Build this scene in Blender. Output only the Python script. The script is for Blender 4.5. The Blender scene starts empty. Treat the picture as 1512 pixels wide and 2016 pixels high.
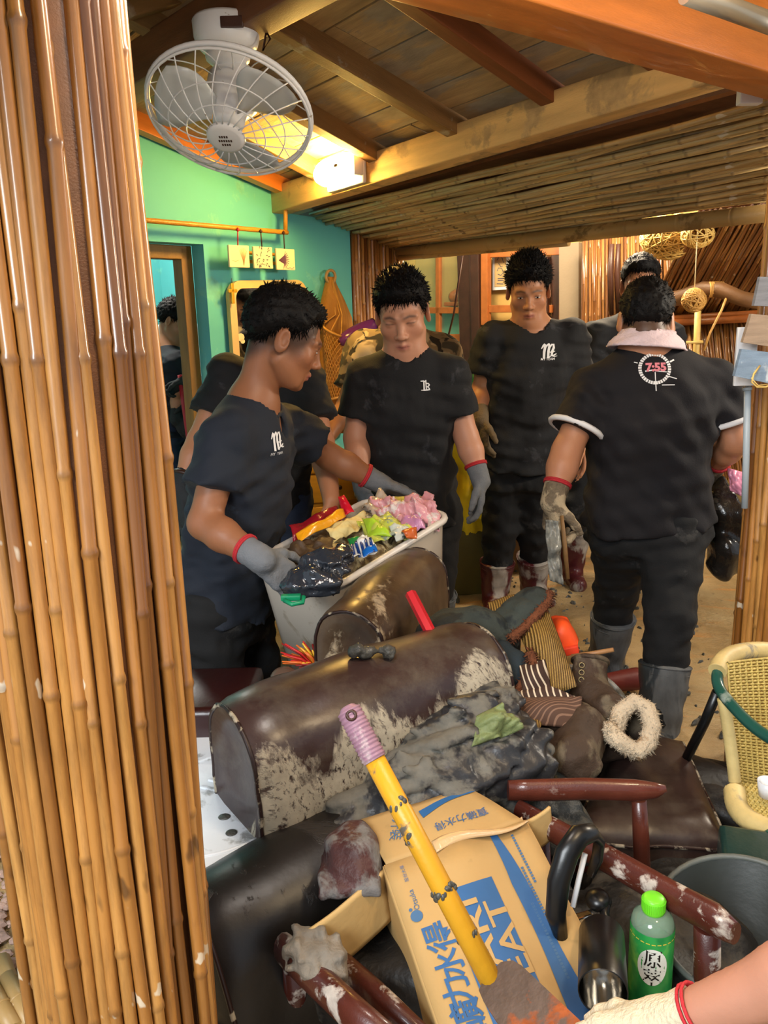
import bpy, bmesh, math, random
import numpy as np
from mathutils import Vector, Matrix
from mathutils.bvhtree import BVHTree

S = bpy.context.scene
COL = S.collection
rnd = random.Random(7)
# ---------------------------------------------------------------- camera
FPX, PITCH, ROLL, CAMZ = 1600.0, math.radians(13.2), math.radians(1.6), 1.30
_R0, _U0 = Vector((1, 0, 0)), Vector((0, math.sin(PITCH), math.cos(PITCH)))
FW = Vector((0, math.cos(PITCH), -math.sin(PITCH)))
RT = _R0 * math.cos(ROLL) - _U0 * math.sin(ROLL)
UP = _R0 * math.sin(ROLL) + _U0 * math.cos(ROLL)
CAM = Vector((0, 0, CAMZ))
cd = bpy.data.cameras.new('camera')
cd.sensor_fit = 'VERTICAL'; cd.sensor_height = 24.0; cd.lens = FPX / 2016 * 24.0
cd.clip_start = 0.02; cd.clip_end = 60
cam = bpy.data.objects.new('camera', cd); COL.objects.link(cam)
cam.matrix_world = Matrix(((RT.x, UP.x, -FW.x, CAM.x), (RT.y, UP.y, -FW.y, CAM.y), (RT.z, UP.z, -FW.z, CAM.z), (0, 0, 0, 1)))
S.camera = cam
# ---------------------------------------------------------------- world, exposure
S.view_settings.view_transform = 'Standard'
S.view_settings.look = 'None'
S.view_settings.exposure = 0.45
S.view_settings.gamma = 1.0
S.view_settings.use_curve_mapping = False
W = bpy.data.worlds.new('world'); S.world = W
W.use_nodes = True
W.node_tree.nodes['Background'].inputs[0].default_value = (0.78, 0.88, 1.0, 1)
W.node_tree.nodes['Background'].inputs[1].default_value = 0.55
# ---------------------------------------------------------------- lamps outside the frame, plus an added fill light at the back
def lamp(name, kind, loc, energy, color, size=0.2, target=None, spread=None):
    l = bpy.data.lights.new(name, kind); l.energy = energy; l.color = color
    if kind == 'AREA':
        l.shape = 'DISK'; l.size = size
    else:
        l.shadow_soft_size = size
    o = bpy.data.objects.new(name, l); COL.objects.link(o); o.location = loc
    if target is not None:
        o.rotation_euler = (Vector(target) - Vector(loc)).to_track_quat('-Z', 'Y').to_euler()
    return o
lamp('daylight_opening', 'AREA', (-1.5, -1.7, 2.6), 135, (0.92, 0.97, 1.0), 1.6, (0.1, 1.9, 0.6))
lamp('porch_lamp', 'POINT', (0.85, 0.45, 2.25), 38, (1.0, 0.78, 0.50), 0.12)
lamp('room_lamp', 'POINT', (-0.05, 1.15, 1.86), 24, (1.0, 0.93, 0.84), 0.15)
lamp('side_lamp', 'POINT', (2.25, 2.5, 1.75), 75, (1.0, 0.88, 0.70), 0.15)
lamp('kitchen_lamp', 'POINT', (1.15, 4.3, 2.02), 80, (1.0, 0.80, 0.55), 0.12)
lamp('back_fill_light', 'POINT', (0.50, 5.15, 2.05), 45, (1.0, 0.82, 0.55), 0.12)  # added unseen fill light that brightens the back windows and table
lamp('hall_lamp', 'POINT', (-1.75, 5.3, 2.3), 60, (1.0, 0.95, 0.88), 0.12)
# ---------------------------------------------------------------- pixel -> place
def ray(px, py):
    return FW + RT * ((px - 756) / FPX) + UP * ((1008 - py) / FPX)
def P(px, py, Y):
    v = ray(px, py); return CAM + v * (Y / v.y)
def PD(px, py, d):
    return CAM + ray(px, py) * d
def PZ(px, py, z):
    v = ray(px, py); return CAM + v * ((z - CAMZ) / v.z)
def PL(px, py, p0, n):
    v = ray(px, py); return CAM + v * ((p0 - CAM).dot(n) / v.dot(n))
def V(*a): return Vector(a)

# ---------------------------------------------------------------- materials
def srgb(h):
    h = h.lstrip('#'); c = [int(h[i:i + 2], 16) / 255 for i in (0, 2, 4)]
    return tuple((x / 12.92 if x <= .04045 else ((x + .055) / 1.055) ** 2.4) for x in c) + (1,)
_mats = {}
class NT:
    def __init__(s, name):
        m = bpy.data.materials.new(name); m.use_nodes = True
        s.m = m; s.t = m.node_tree; s.n = s.t.nodes; s.b = s.n['Principled BSDF']
    def node(s, kind, **kw):
        x = s.n.new(kind)
        for k, v in kw.items(): setattr(x, k, v)
        return x
    def link(s, a, b): s.t.links.new(a, b)
    def coords(s, scale=(1, 1, 1), kind='Object'):
        tc = s.node('ShaderNodeTexCoord'); mp = s.node('ShaderNodeMapping')
        mp.inputs['Scale'].default_value = scale
        s.link(tc.outputs[kind], mp.inputs[0]); return mp.outputs[0]
    def noise(s, vec, scale, detail=4, rough=.55, dist=0):
        x = s.node('ShaderNodeTexNoise'); x.inputs['Scale'].default_value = scale
        x.inputs['Detail'].default_value = detail; x.inputs['Roughness'].default_value = rough
        x.inputs['Distortion'].default_value = dist
        s.link(vec, x.inputs['Vector']); return x.outputs['Fac']
    def ramp(s, fac, stops):
        x = s.node('ShaderNodeValToRGB'); e = x.color_ramp.elements
        while len(e) < len(stops): e.new(.5)
        for q, (p, c) in zip(e, stops): q.position = p; q.color = c
        s.link(fac, x.inputs[0]); return x.outputs[0]
    def mix(s, fac, a, b):
        x = s.node('ShaderNodeMix', data_type='RGBA')
        for v, i in ((fac, 0), (a, 6), (b, 7)):
            if isinstance(v, (int, float, tuple)): x.inputs[i].default_value = v
            else: s.link(v, x.inputs[i])
        return x.outputs[2]
    def bump(s, h, strength, dist=.01, prev=None):
        x = s.node('ShaderNodeBump'); x.inputs['Strength'].default_value = strength
        x.inputs['Distance'].default_value = dist; s.link(h, x.inputs['Height'])
        if prev is not None: s.link(prev, x.inputs['Normal'])
        s.link(x.outputs[0], s.b.inputs['Normal']); return x.outputs[0]
from statistics import NormalDist
def thr(q, sd=.115):
    """noise value that a share q of a surface lies above"""
    return .5 + sd * NormalDist().inv_cdf(1 - min(max(q, .01), .99))
def sh(c, k):
    return tuple(min(1, x * k) for x in c[:3]) + (1,)
BLK = (0, 0, 0, 1); WHT = (1, 1, 1, 1)
def M(name, col, rough=.6, var=.18, scale=6, stretch=(1, 1, 1), bump=.15, bscale=60, metal=0, mud=None, mudcol='#8a8172',
      mudscale=7, trans=0, alpha=1, sheen=0, coat=0, emit=None, sss=0, objvar=0, spec=.5, muddist=.3, mudstretch=(1, 1, 1), attr=None, ior=1.45):
    if name in _mats: return _mats[name]
    t = NT(name); c = srgb(col); b = t.b
    vec = t.coords(stretch)
    if attr:
        a = t.node('ShaderNodeAttribute', attribute_name=attr); base = a.outputs['Color']
        f = t.noise(vec, scale)
        base = t.mix(t.ramp(f, [(.3, (var,) * 3 + (1,)), (.7, BLK)]), base, sh(c, .55)) if var else base
    else:
        f = t.noise(vec, scale)
        base = t.ramp(f, [(.25, sh(c, 1 - var)), (.75, sh(c, 1 + var))])
    if objvar:
        oi = t.node('ShaderNodeObjectInfo')
        base = t.mix(t.ramp(oi.outputs['Random'], [(0, BLK), (1, (objvar,) * 3 + (1,))]), base, sh(c, .42))
    r = rough
    if mud:
        mv = t.coords(mudstretch)
        mf = t.noise(mv, mudscale, 6, .62, muddist)
        mk = t.ramp(mf, [(thr(mud) - .03, BLK), (thr(mud) + .03, WHT)])
        mc = srgb(mudcol)
        mcol = t.ramp(t.noise(mv, mudscale * 4), [(.3, sh(mc, .75)), (.7, sh(mc, 1.15))])
        base = t.mix(mk, base, mcol)
        rr = t.ramp(mk, [(0, (rough,) * 3 + (1,)), (1, (.75,) * 3 + (1,))]); t.link(rr, b.inputs['Roughness'])
    else:
        b.inputs['Roughness'].default_value = rough
    t.link(base, b.inputs['Base Color'])
    b.inputs['Metallic'].default_value = metal
    b.inputs['Specular IOR Level'].default_value = spec
    b.inputs['IOR'].default_value = ior
    b.inputs['Transmission Weight'].default_value = trans
    b.inputs['Alpha'].default_value = alpha
    b.inputs['Sheen Weight'].default_value = sheen
    b.inputs['Coat Weight'].default_value = coat
    if sss:
        b.inputs['Subsurface Weight'].default_value = sss
        b.inputs['Subsurface Radius'].default_value = (.012, .005, .003)
        b.inputs['Subsurface Scale'].default_value = .6
    if emit:
        b.inputs['Emission Color'].default_value = srgb(emit[0]); b.inputs['Emission Strength'].default_value = emit[1]
    if bump:
        t.bump(t.noise(vec, bscale, 3), bump, .01)
    _mats[name] = t.m
    return t.m

# ---------------------------------------------------------------- mesh builder
def basis(zdir, xhint=None):
    z = Vector(zdir).normalized()
    h = Vector(xhint) if xhint is not None else (Vector((0, 0, 1)) if abs(z.z) < .9 else Vector((1, 0, 0)))
    x = (h - z * h.dot(z)).normalized(); y = z.cross(x)
    return x, y, z
def frame(o, x, y, z):
    return Matrix(((x[0], y[0], z[0], o[0]), (x[1], y[1], z[1], o[1]), (x[2], y[2], z[2], o[2]), (0, 0, 0, 1)))
class MB:
    def __init__(s): s.v = []; s.f = []; s.s = []; s.m = []
    def add(s, vs, fs, smooth=False, mi=0):
        b = len(s.v); s.v += [tuple(p) for p in vs]
        for f in fs:
            s.f.append(tuple(i + b for i in f)); s.s.append(smooth); s.m.append(mi)
        return s
    def box(s, c, size, x=None, y=None, z=None, mi=0, bev=0.0):
        x = Vector(x or (1, 0, 0)); y = Vector(y or (0, 1, 0)); z = Vector(z or x.cross(y)); c = Vector(c)
        hx, hy, hz = (k / 2 for k in size)
        if bev <= 0:
            vs = [c + x * (hx * a) + y * (hy * b) + z * (hz * d) for a in (-1, 1) for b in (-1, 1) for d in (-1, 1)]
            return s.add(vs, [(0, 1, 3, 2), (4, 6, 7, 5), (0, 4, 5, 1), (2, 3, 7, 6), (0, 2, 6, 4), (1, 5, 7, 3)], False, mi)
        bm = bmesh.new(); bmesh.ops.create_cube(bm, size=2)
        for q in bm.verts: q.co = Vector((q.co.x * hx, q.co.y * hy, q.co.z * hz))
        bmesh.ops.bevel(bm, geom=list(bm.edges), offset=bev, segments=2, profile=.6, affect='EDGES')
        bm.verts.index_update()
        vs = [c + x * q.co.x + y * q.co.y + z * q.co.z for q in bm.verts]
        fs = [[q.index for q in f.verts] for f in bm.faces]; bm.free()
        return s.add(vs, fs, bev > .004, mi)
    def tube(s, pts, r, n=10, caps=True, smooth=True, mi=0, closed=False, flat=1.0, up=None):
        pts = [Vector(p) for p in pts]; k = len(pts)
        rs = r if isinstance(r, (list, tuple)) else [r] * k
        vs = []; px = None
        for i, p in enumerate(pts):
            if closed: t = pts[(i + 1) % k] - pts[i - 1]
            else: t = pts[min(i + 1, k - 1)] - pts[max(i - 1, 0)]
            if t.length < 1e-9: t = Vector((0, 0, 1))
            x, y, z = basis(t, px if px is not None else up); px = x
            for j in range(n):
                a = 2 * math.pi * j / n
                vs.append(p + x * (math.cos(a) * rs[i]) + y * (math.sin(a) * rs[i] * flat))
        fs = []
        for i in range(k if closed else k - 1):
            i2 = (i + 1) % k
            for j in range(n):
                j2 = (j + 1) % n
                fs.append((i * n + j, i * n + j2, i2 * n + j2, i2 * n + j))
        s.add(vs, fs, smooth, mi)
        if caps and not closed:
            b = len(s.v) - len(vs)
            s.f.append(tuple(b + j for j in reversed(range(n)))); s.s.append(False); s.m.append(mi)
            s.f.append(tuple(b + (k - 1) * n + j for j in range(n))); s.s.append(False); s.m.append(mi)
        return s
    def lathe(s, prof, n=24, mat=None, smooth=True, mi=0, sx=1, sy=1):
        mat = mat or Matrix.Identity(4); vs = []; fs = []
        for r, z in prof:
            for j in range(n):
                a = 2 * math.pi * j / n
                vs.append(mat @ Vector((r * math.cos(a) * sx, r * math.sin(a) * sy, z)))
        for i in range(len(prof) - 1):
            for j in range(n):
                j2 = (j + 1) % n
                fs.append((i * n + j, i * n + j2, (i + 1) * n + j2, (i + 1) * n + j))
        s.add(vs, fs, smooth, mi)
        b = len(s.v) - len(vs)
        if prof[0][0] > 1e-5 and prof[0][0] != 'o':
            pass
        return s
    def disc(s, c, x, y, rx, ry=None, n=24, mi=0):
        c = Vector(c); x = Vector(x); y = Vector(y); ry = ry or rx
        vs = [c + x * (math.cos(2 * math.pi * j / n) * rx) + y * (math.sin(2 * math.pi * j / n) * ry) for j in range(n)]
        return s.add(vs, [tuple(range(n))], False, mi)
    def ell(s, c, r, x=(1, 0, 0), y=(0, 1, 0), z=(0, 0, 1), nu=16, nv=10, mi=0, smooth=True):
        c = Vector(c); x, y, z = Vector(x), Vector(y), Vector(z)
        r = r if isinstance(r, (tuple, list)) else (r, r, r)
        vs = []; fs = []
        for i in range(nv + 1):
            th = math.pi * i / nv
            for j in range(nu):
                a = 2 * math.pi * j / nu
                vs.append(c + x * (r[0] * math.sin(th) * math.cos(a)) + y * (r[1] * math.sin(th) * math.sin(a)) + z * (r[2] * math.cos(th)))
        for i in range(nv):
            for j in range(nu):
                j2 = (j + 1) % nu
                fs.append((i * nu + j, (i + 1) * nu + j, (i + 1) * nu + j2, i * nu + j2))
        return s.add(vs, fs, smooth, mi)
    def prism(s, poly, o, x, y, depth, mi=0, smooth=False):
        o = Vector(o); x = Vector(x); y = Vector(y); z = x.cross(y).normalized(); n = len(poly)
        vs = [o + x * a + y * b for a, b in poly] + [o + x * a + y * b - z * depth for a, b in poly]
        fs = [tuple(range(n)), tuple(reversed(range(n, 2 * n)))] + [(j, j + n, (j + 1) % n + n, (j + 1) % n) for j in range(n)]
        return s.add(vs, fs, smooth, mi)
    def sheet(s, A, thick=.002, mi=0, smooth=True):
        """A: H x W x 3 array of points -> a sheet with thickness"""
        A = np.asarray(A, float); H, Wd = A.shape[:2]
        du = np.gradient(A, axis=1); dv = np.gradient(A, axis=0)
        nn = np.cross(du, dv); nn /= (np.linalg.norm(nn, axis=2, keepdims=True) + 1e-12)
        top = (A + nn * thick / 2).reshape(-1, 3); bot = (A - nn * thick / 2).reshape(-1, 3); N = H * Wd
        fs = []
        for i in range(H - 1):
            for j in range(Wd - 1):
                a, b, c, d = i * Wd + j, i * Wd + j + 1, (i + 1) * Wd + j + 1, (i + 1) * Wd + j
                fs.append((a, b, c, d)); fs.append((a + N, d + N, c + N, b + N))
        rim = [j for j in range(Wd)] + [i * Wd + Wd - 1 for i in range(1, H)] + [(H - 1) * Wd + j for j in range(Wd - 2, -1, -1)] + [i * Wd for i in range(H - 2, 0, -1)]
        for q in range(len(rim)):
            a, b = rim[q], rim[(q + 1) % len(rim)]
            fs.append((b, a, a + N, b + N))
        return s.add(np.vstack([top, bot]).tolist(), fs, smooth, mi)
    def data(s, name, mats, off=(0, 0, 0)):
        me = bpy.data.meshes.new(name)
        ox, oy, oz = off
        me.from_pydata([(a - ox, b - oy, c - oz) for a, b, c in s.v], [], s.f)
        for m in (mats if isinstance(mats, (list, tuple)) else [mats]): me.materials.append(m)
        me.polygons.foreach_set('use_smooth', s.s); me.polygons.foreach_set('material_index', s.m)
        me.update(); return me
    def build(s, name, mats, root=None, **tags):
        loc = root.location if root is not None else Vector((0, 0, 0))
        return link(name, s.data(name, mats, loc), root, **tags)
def link(name, me, root=None, **tags):
    o = bpy.data.objects.new(name, me); COL.objects.link(o)
    if root is not None: o.parent = root
    for k, v in tags.items(): o[k] = v
    return o
ORIG = {}
def thing(name, label, cat, loc, group=None):
    o = bpy.data.objects.new(name, None); COL.objects.link(o); o.location = loc; o.empty_display_size = .05
    o['label'] = label; o['category'] = cat
    if group: o['group'] = group
    return o
def single(mb, name, mats, label, cat, group=None, loc=None):
    """a thing that is one mesh, origin at its centre bottom"""
    a = np.array(mb.v); c = a.mean(0) if loc is None else np.array(loc)
    off = (c[0], c[1], a[:, 2].min())
    o = link(name, mb.data(name, mats, off), None, label=label, category=cat); o.location = off
    if group: o['group'] = group
    return o
def child(name, me, root, world, **tags):
    """child with its own matrix given in world space (roots carry translation only)"""
    o = link(name, me, root, **tags); o.matrix_local = Matrix.Translation(-Vector(root.location)) @ world
    return o
def subpart(mb, name, mats, part, root, **tags):
    o = link(name, mb.data(name, mats, root.location), part, **tags); return o

# ---------------------------------------------------------------- text -> flat triangles
def text_mesh(s, size=1.0, shear=0.0, bold=0.0, align='CENTER', line=1.0):
    c = bpy.data.curves.new('t', 'FONT'); c.body = s; c.size = size; c.align_x = align; c.align_y = 'CENTER'
    c.shear = shear; c.offset = bold; c.resolution_u = 3; c.space_line = line
    o = bpy.data.objects.new('t', c); COL.objects.link(o)
    dg = bpy.context.evaluated_depsgraph_get()
    me = bpy.data.meshes.new_from_object(o.evaluated_get(dg))
    vs = [tuple(v.co) for v in me.vertices]; fs = [tuple(p.vertices) for p in me.polygons]
    bpy.data.objects.remove(o); bpy.data.meshes.remove(me); bpy.data.curves.remove(c)
    return vs, fs
def fit(tm, w=None, h=None):
    vs, fs = tm
    if not vs: return tm
    xs = [v[0] for v in vs]; ys = [v[1] for v in vs]
    cx, cy = (min(xs) + max(xs)) / 2, (min(ys) + max(ys)) / 2
    kx = w / (max(xs) - min(xs)) if w else None; ky = h / (max(ys) - min(ys)) if h else None
    kx = kx or ky; ky = ky or kx
    return [((v[0] - cx) * kx, (v[1] - cy) * ky, 0) for v in vs], fs
def poly2(pts):
    return [(a, b, 0) for a, b in pts], [tuple(range(len(pts)))]
def merge2(*tms):
    vs, fs = [], []
    for (v, f), (dx, dy) in tms:
        b = len(vs); vs += [(a[0] + dx, a[1] + dy, 0) for a in v]; fs += [tuple(i + b for i in q) for q in f]
    return vs, fs
def stroke(pts, w):
    """a pen stroke as quads, w = width or list of widths"""
    n = len(pts); ws = w if isinstance(w, (list, tuple)) else [w] * n; vs = []
    for i, (x, y) in enumerate(pts):
        a = pts[max(i - 1, 0)]; b = pts[min(i + 1, n - 1)]
        dx, dy = b[0] - a[0], b[1] - a[1]; l = math.hypot(dx, dy) or 1
        vs += [(x - dy / l * ws[i] / 2, y + dx / l * ws[i] / 2, 0), (x + dy / l * ws[i] / 2, y - dx / l * ws[i] / 2, 0)]
    return vs, [(2 * i, 2 * i + 1, 2 * i + 3, 2 * i + 2) for i in range(n - 1)]

# ---------------------------------------------------------------- signed-distance modelling -> one continuous mesh
def snoise(x, y, z, scale, seed=0, n=7, stretch=(1, 1, 1)):
    r = np.random.RandomState(seed); out = 0
    for i in range(n):
        k = r.normal(size=3); k = k / np.linalg.norm(k) * (2 * np.pi / scale) * r.uniform(.6, 1.5)
        out = out + np.sin(x * (k[0] / stretch[0]) + y * (k[1] / stretch[1]) + z * (k[2] / stretch[2]) + r.uniform(0, 6.28))
    return out / math.sqrt(n)
def surfnet(F, ax, ay, az):
    nx, ny, nz = F.shape; ins = F < 0
    cnt = np.zeros((nx - 1, ny - 1, nz - 1), np.int8)
    for i in (0, 1):
        for j in (0, 1):
            for k in (0, 1): cnt += ins[i:nx - 1 + i, j:ny - 1 + j, k:nz - 1 + k]
    I, J, K = np.nonzero((cnt > 0) & (cnt < 8)); n = len(I)
    idx = np.full(cnt.shape, -1, np.int64); idx[I, J, K] = np.arange(n)
    pos = np.zeros((n, 3)); w = np.zeros(n)
    for a, b in [((0,0,0),(1,0,0)),((0,1,0),(1,1,0)),((0,0,1),(1,0,1)),((0,1,1),(1,1,1)),((0,0,0),(0,1,0)),((1,0,0),(1,1,0)),((0,0,1),(0,1,1)),((1,0,1),(1,1,1)),((0,0,0),(0,0,1)),((1,0,0),(1,0,1)),((0,1,0),(0,1,1)),((1,1,0),(1,1,1))]:
        f0 = F[I + a[0], J + a[1], K + a[2]]; f1 = F[I + b[0], J + b[1], K + b[2]]
        m = (f0 < 0) != (f1 < 0); t = np.where(m, f0 / np.where(m, f0 - f1, 1), 0)
        for q, (A, ii, d0, d1) in enumerate(((ax, I, a[0], b[0]), (ay, J, a[1], b[1]), (az, K, a[2], b[2]))):
            p0 = A[ii + d0]; p1 = A[ii + d1]; pos[:, q] += np.where(m, p0 + (p1 - p0) * t, 0)
        w += m
    pos /= w[:, None]
    faces = []
    def quads(s0, s1, c):
        ch = s0 != s1; i, j, k = np.nonzero(ch)
        q = np.stack([c(i, j, k, u) for u in range(4)], 1); fl = s0[i, j, k]
        q[fl] = q[fl][:, ::-1]; faces.append(q)
    quads(ins[:-1, 1:-1, 1:-1], ins[1:, 1:-1, 1:-1], lambda i, j, k, u: idx[i, j + (0, 1, 1, 0)[u], k + (0, 0, 1, 1)[u]])
    quads(ins[1:-1, :-1, 1:-1], ins[1:-1, 1:, 1:-1], lambda i, j, k, u: idx[i + (0, 0, 1, 1)[u], j, k + (0, 1, 1, 0)[u]])
    quads(ins[1:-1, 1:-1, :-1], ins[1:-1, 1:-1, 1:], lambda i, j, k, u: idx[i + (0, 1, 1, 0)[u], j + (0, 0, 1, 1)[u], k])
    f = np.vstack(faces); return pos, f[:, ::-1]
class SD:
    def __init__(s): s.p = []
    def add(s, fn, lo, hi, k=.015, op='u'):
        s.p.append((fn, np.array(lo, float), np.array(hi, float), k, op)); return s
    def cap(s, a, b, ra, rb=None, k=.015, op='u', flat=False):
        a = np.array(a, float); b = np.array(b, float); rb = ra if rb is None else rb
        ba = b - a; L2 = max(ba @ ba, 1e-10); L = math.sqrt(L2)
        def fn(x, y, z):
            px, py, pz = x - a[0], y - a[1], z - a[2]
            tt = (px * ba[0] + py * ba[1] + pz * ba[2]) / L2; t = np.clip(tt, 0, 1)
            d = np.sqrt((px - t * ba[0]) ** 2 + (py - t * ba[1]) ** 2 + (pz - t * ba[2]) ** 2) - (ra + (rb - ra) * t)
            return np.maximum(d, (tt - 1) * L) if flat else d
        r = max(ra, rb)
        return s.add(fn, np.minimum(a, b) - r, np.maximum(a, b) + r, k, op)
    def ell(s, c, r, R=None, k=.015, op='u'):
        c = np.array(c, float); r = np.array(r if hasattr(r, '__len__') else (r, r, r), float)
        R = np.eye(3) if R is None else np.array(R)          # columns: local axes in world
        def fn(x, y, z):
            px, py, pz = x - c[0], y - c[1], z - c[2]
            q = [(px * R[0, i] + py * R[1, i] + pz * R[2, i]) / r[i] for i in range(3)]
            k0 = np.sqrt(q[0] ** 2 + q[1] ** 2 + q[2] ** 2); k1 = np.sqrt((q[0] / r[0]) ** 2 + (q[1] / r[1]) ** 2 + (q[2] / r[2]) ** 2) + 1e-9
            return k0 * (k0 - 1) / k1
        e = np.sqrt(((R * r) ** 2).sum(1))
        return s.add(fn, c - e, c + e, k, op)
    def box(s, c, h, R=None, rad=.01, k=.01, op='u'):
        c = np.array(c, float); h = np.array(h, float); R = np.eye(3) if R is None else np.array(R)
        def fn(x, y, z):
            px, py, pz = x - c[0], y - c[1], z - c[2]
            q = [np.abs(px * R[0, i] + py * R[1, i] + pz * R[2, i]) - (h[i] - rad) for i in range(3)]
            return np.sqrt(sum(np.maximum(v, 0) ** 2 for v in q)) + np.minimum(np.maximum(np.maximum(q[0], q[1]), q[2]), 0) - rad
        e = (np.abs(R) * h).sum(1)
        return s.add(fn, c - e, c + e, k, op)
    def grid(s, vox, fine=None, disp=None):
        lo = np.min([p[1] for p in s.p if p[4] == 'u'], 0) - 3 * vox; hi = np.max([p[2] for p in s.p if p[4] == 'u'], 0) + 3 * vox
        axs = []
        for q in range(3):
            A = np.arange(lo[q], hi[q] + vox, vox)
            if fine:
                fl, fh, fv = fine[0][q], fine[1][q], fine[2]
                A = np.concatenate([A[A < fl - fv * .5], np.arange(fl, fh, fv), A[A > fh + fv * .5]])
            axs.append(A)
        ax, ay, az = axs; F = np.full((len(ax), len(ay), len(az)), .5, np.float32)
        for post in (False, True):
          if post and disp is not None:
            I, J, K = np.nonzero(np.abs(F) < .05)
            F[I, J, K] += disp(ax[I], ay[J], az[K])
          for fn, l, h, k, op in s.p:
            if (op == 'p') != post: continue
            mg = k + vox * 2.2
            if op == 'i': sl = [slice(0, len(A)) for A in axs]
            else: sl = [slice(int(np.searchsorted(A, l[q] - mg)), int(np.searchsorted(A, h[q] + mg))) for q, A in enumerate(axs)]
            X, Y, Z = ax[sl[0]][:, None, None], ay[sl[1]][None, :, None], az[sl[2]][None, None, :]
            if 0 in (X.size, Y.size, Z.size): continue
            d = fn(X, Y, Z); sub = F[sl[0], sl[1], sl[2]]
            if op == 'u':
                hh = np.clip(.5 + .5 * (sub - d) / k, 0, 1); r = sub + (d - sub) * hh - k * hh * (1 - hh)
            elif op in 'sp':
                hh = np.clip(.5 - .5 * (sub + d) / k, 0, 1); r = sub + (-d - sub) * hh + k * hh * (1 - hh)
            else: r = np.maximum(sub, d)
            F[sl[0], sl[1], sl[2]] = r
        F[0] = F[-1] = .5; F[:, 0] = F[:, -1] = .5; F[:, :, 0] = F[:, :, -1] = .5
        return surfnet(F, ax, ay, az)
    def build(s, name, mat, root=None, vox=.01, fine=None, disp=None, smooth_iter=0, **tags):
        v, f = s.grid(vox, fine, disp); s.verts = v; s.faces = f
        loc = np.array(root.location if root is not None else (0, 0, 0))
        me = npmesh(name, v - loc, f, mat)
        return link(name, me, root, **tags)
def npmesh(name, v, f, mat, smooth=True):
    me = bpy.data.meshes.new(name); n = len(f); f = np.asarray(f)
    me.vertices.add(len(v)); me.vertices.foreach_set('co', np.asarray(v, np.float32).ravel())
    me.loops.add(n * 4); me.loops.foreach_set('vertex_index', f.ravel().astype(np.int32))
    me.polygons.add(n); me.polygons.foreach_set('loop_start', np.arange(0, n * 4, 4, dtype=np.int32))
    me.update(calc_edges=True); me.validate()
    me.polygons.foreach_set('use_smooth', np.full(len(me.polygons), smooth))
    for m in (mat if isinstance(mat, (list, tuple)) else [mat]): me.materials.append(m)
    return me
def single_sd(sd, name, mat, label, cat, vox=.01, disp=None, group=None, fine=None):
    v, f = sd.grid(vox, fine, disp); c = v.mean(0); off = np.array([c[0], c[1], v[:, 2].min()])
    o = link(name, npmesh(name, v - off, f, mat), None, label=label, category=cat); o.location = off
    sd.verts, sd.faces = v, f
    if group: o['group'] = group
    return o
# ================================================================ the setting
A_DIR = Vector((.67, .74, 0)).normalized(); NW = Vector((.74, -.67, 0)).normalized()
W0 = P(560, 430, 4.2)
ZUP = Vector((0, 0, 1))
def sz(px, py):
    p = PL(px, py, W0, NW); return (p - W0).dot(A_DIR), p.z
def wp(s, z, d=0.0):
    return Vector((W0.x, W0.y, 0)) + A_DIR * s + ZUP * z + NW * d
m_wall = M('painted_teal_plaster', '#5fbfc0', .72, .06, 3, bump=.12, bscale=9, mud=.14, mudcol='#74cbc0', mudscale=5)
m_planks = M('roof_plank_wood', '#b89c70', .7, .3, 5, (1, 9, 9), bump=.25, bscale=30, mud=.38, mudcol='#a0937e', mudscale=3.5, mudstretch=(.6, 1.6, 1.6), objvar=.4)
m_beam = M('tan_beam_wood', '#d3ab6c', .6, .22, 3.5, (1, 7, 7), bump=.2, bscale=40, mud=.25, mudcol='#b79766', mudscale=6)
m_darkbeam = M('brown_beam_wood', '#6d4527', .55, .25, 4, (1, 8, 8), bump=.15)
m_orange = M('varnished_orange_wood', '#c4732e', .38, .25, 3, (1.2, 9, 9), bump=.12, bscale=50, coat=.2)
m_cane = None
def cane_material(name, c0, c1, c2, rough=.35, knot='#4a2a10'):
    t = NT(name); vec = t.coords((1, 1, 1)); oi = t.node('ShaderNodeObjectInfo')
    base = t.ramp(oi.outputs['Random'], [(0, srgb(c0)), (.5, srgb(c1)), (1, srgb(c2))])
    v2 = t.coords((1, 1, .12)); f = t.noise(v2, 55, 6, .65)
    base = t.mix(t.ramp(f, [(.44, BLK), (.70, (.6, .6, .6, 1))]), base, sh(srgb(c0), .55))
    sp = t.noise(t.coords((1, 1, .45)), 28, 2, .5)
    base = t.mix(t.ramp(sp, [(.67, BLK), (.73, (.8, .8, .8, 1))]), base, srgb(knot))
    wh = t.noise(t.coords((1, 1, .5)), 33, 2, .5, .4)
    base = t.mix(t.ramp(wh, [(.70, BLK), (.73, (.7, .7, .7, 1))]), base, srgb('#e4d9c0'))
    at = t.node('ShaderNodeAttribute', attribute_name='Node'); base = t.mix(at.outputs['Fac'], base, srgb(knot))
    t.link(base, t.b.inputs['Base Color']); t.b.inputs['Roughness'].default_value = rough
    t.b.inputs['Coat Weight'].default_value = .7; t.b.inputs['Coat Roughness'].default_value = .16
    t.bump(f, .12, .004); return t.m
m_cane = cane_material('varnished_cane', '#7d4c1c', '#b87c38', '#d09850')
m_cane2 = cane_material('dry_cane', '#a5844f', '#d2b274', '#e0c68c', .5)
m_cane3 = cane_material('red_brown_cane', '#6e3f1a', '#9a6530', '#b98445', .4)

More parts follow.
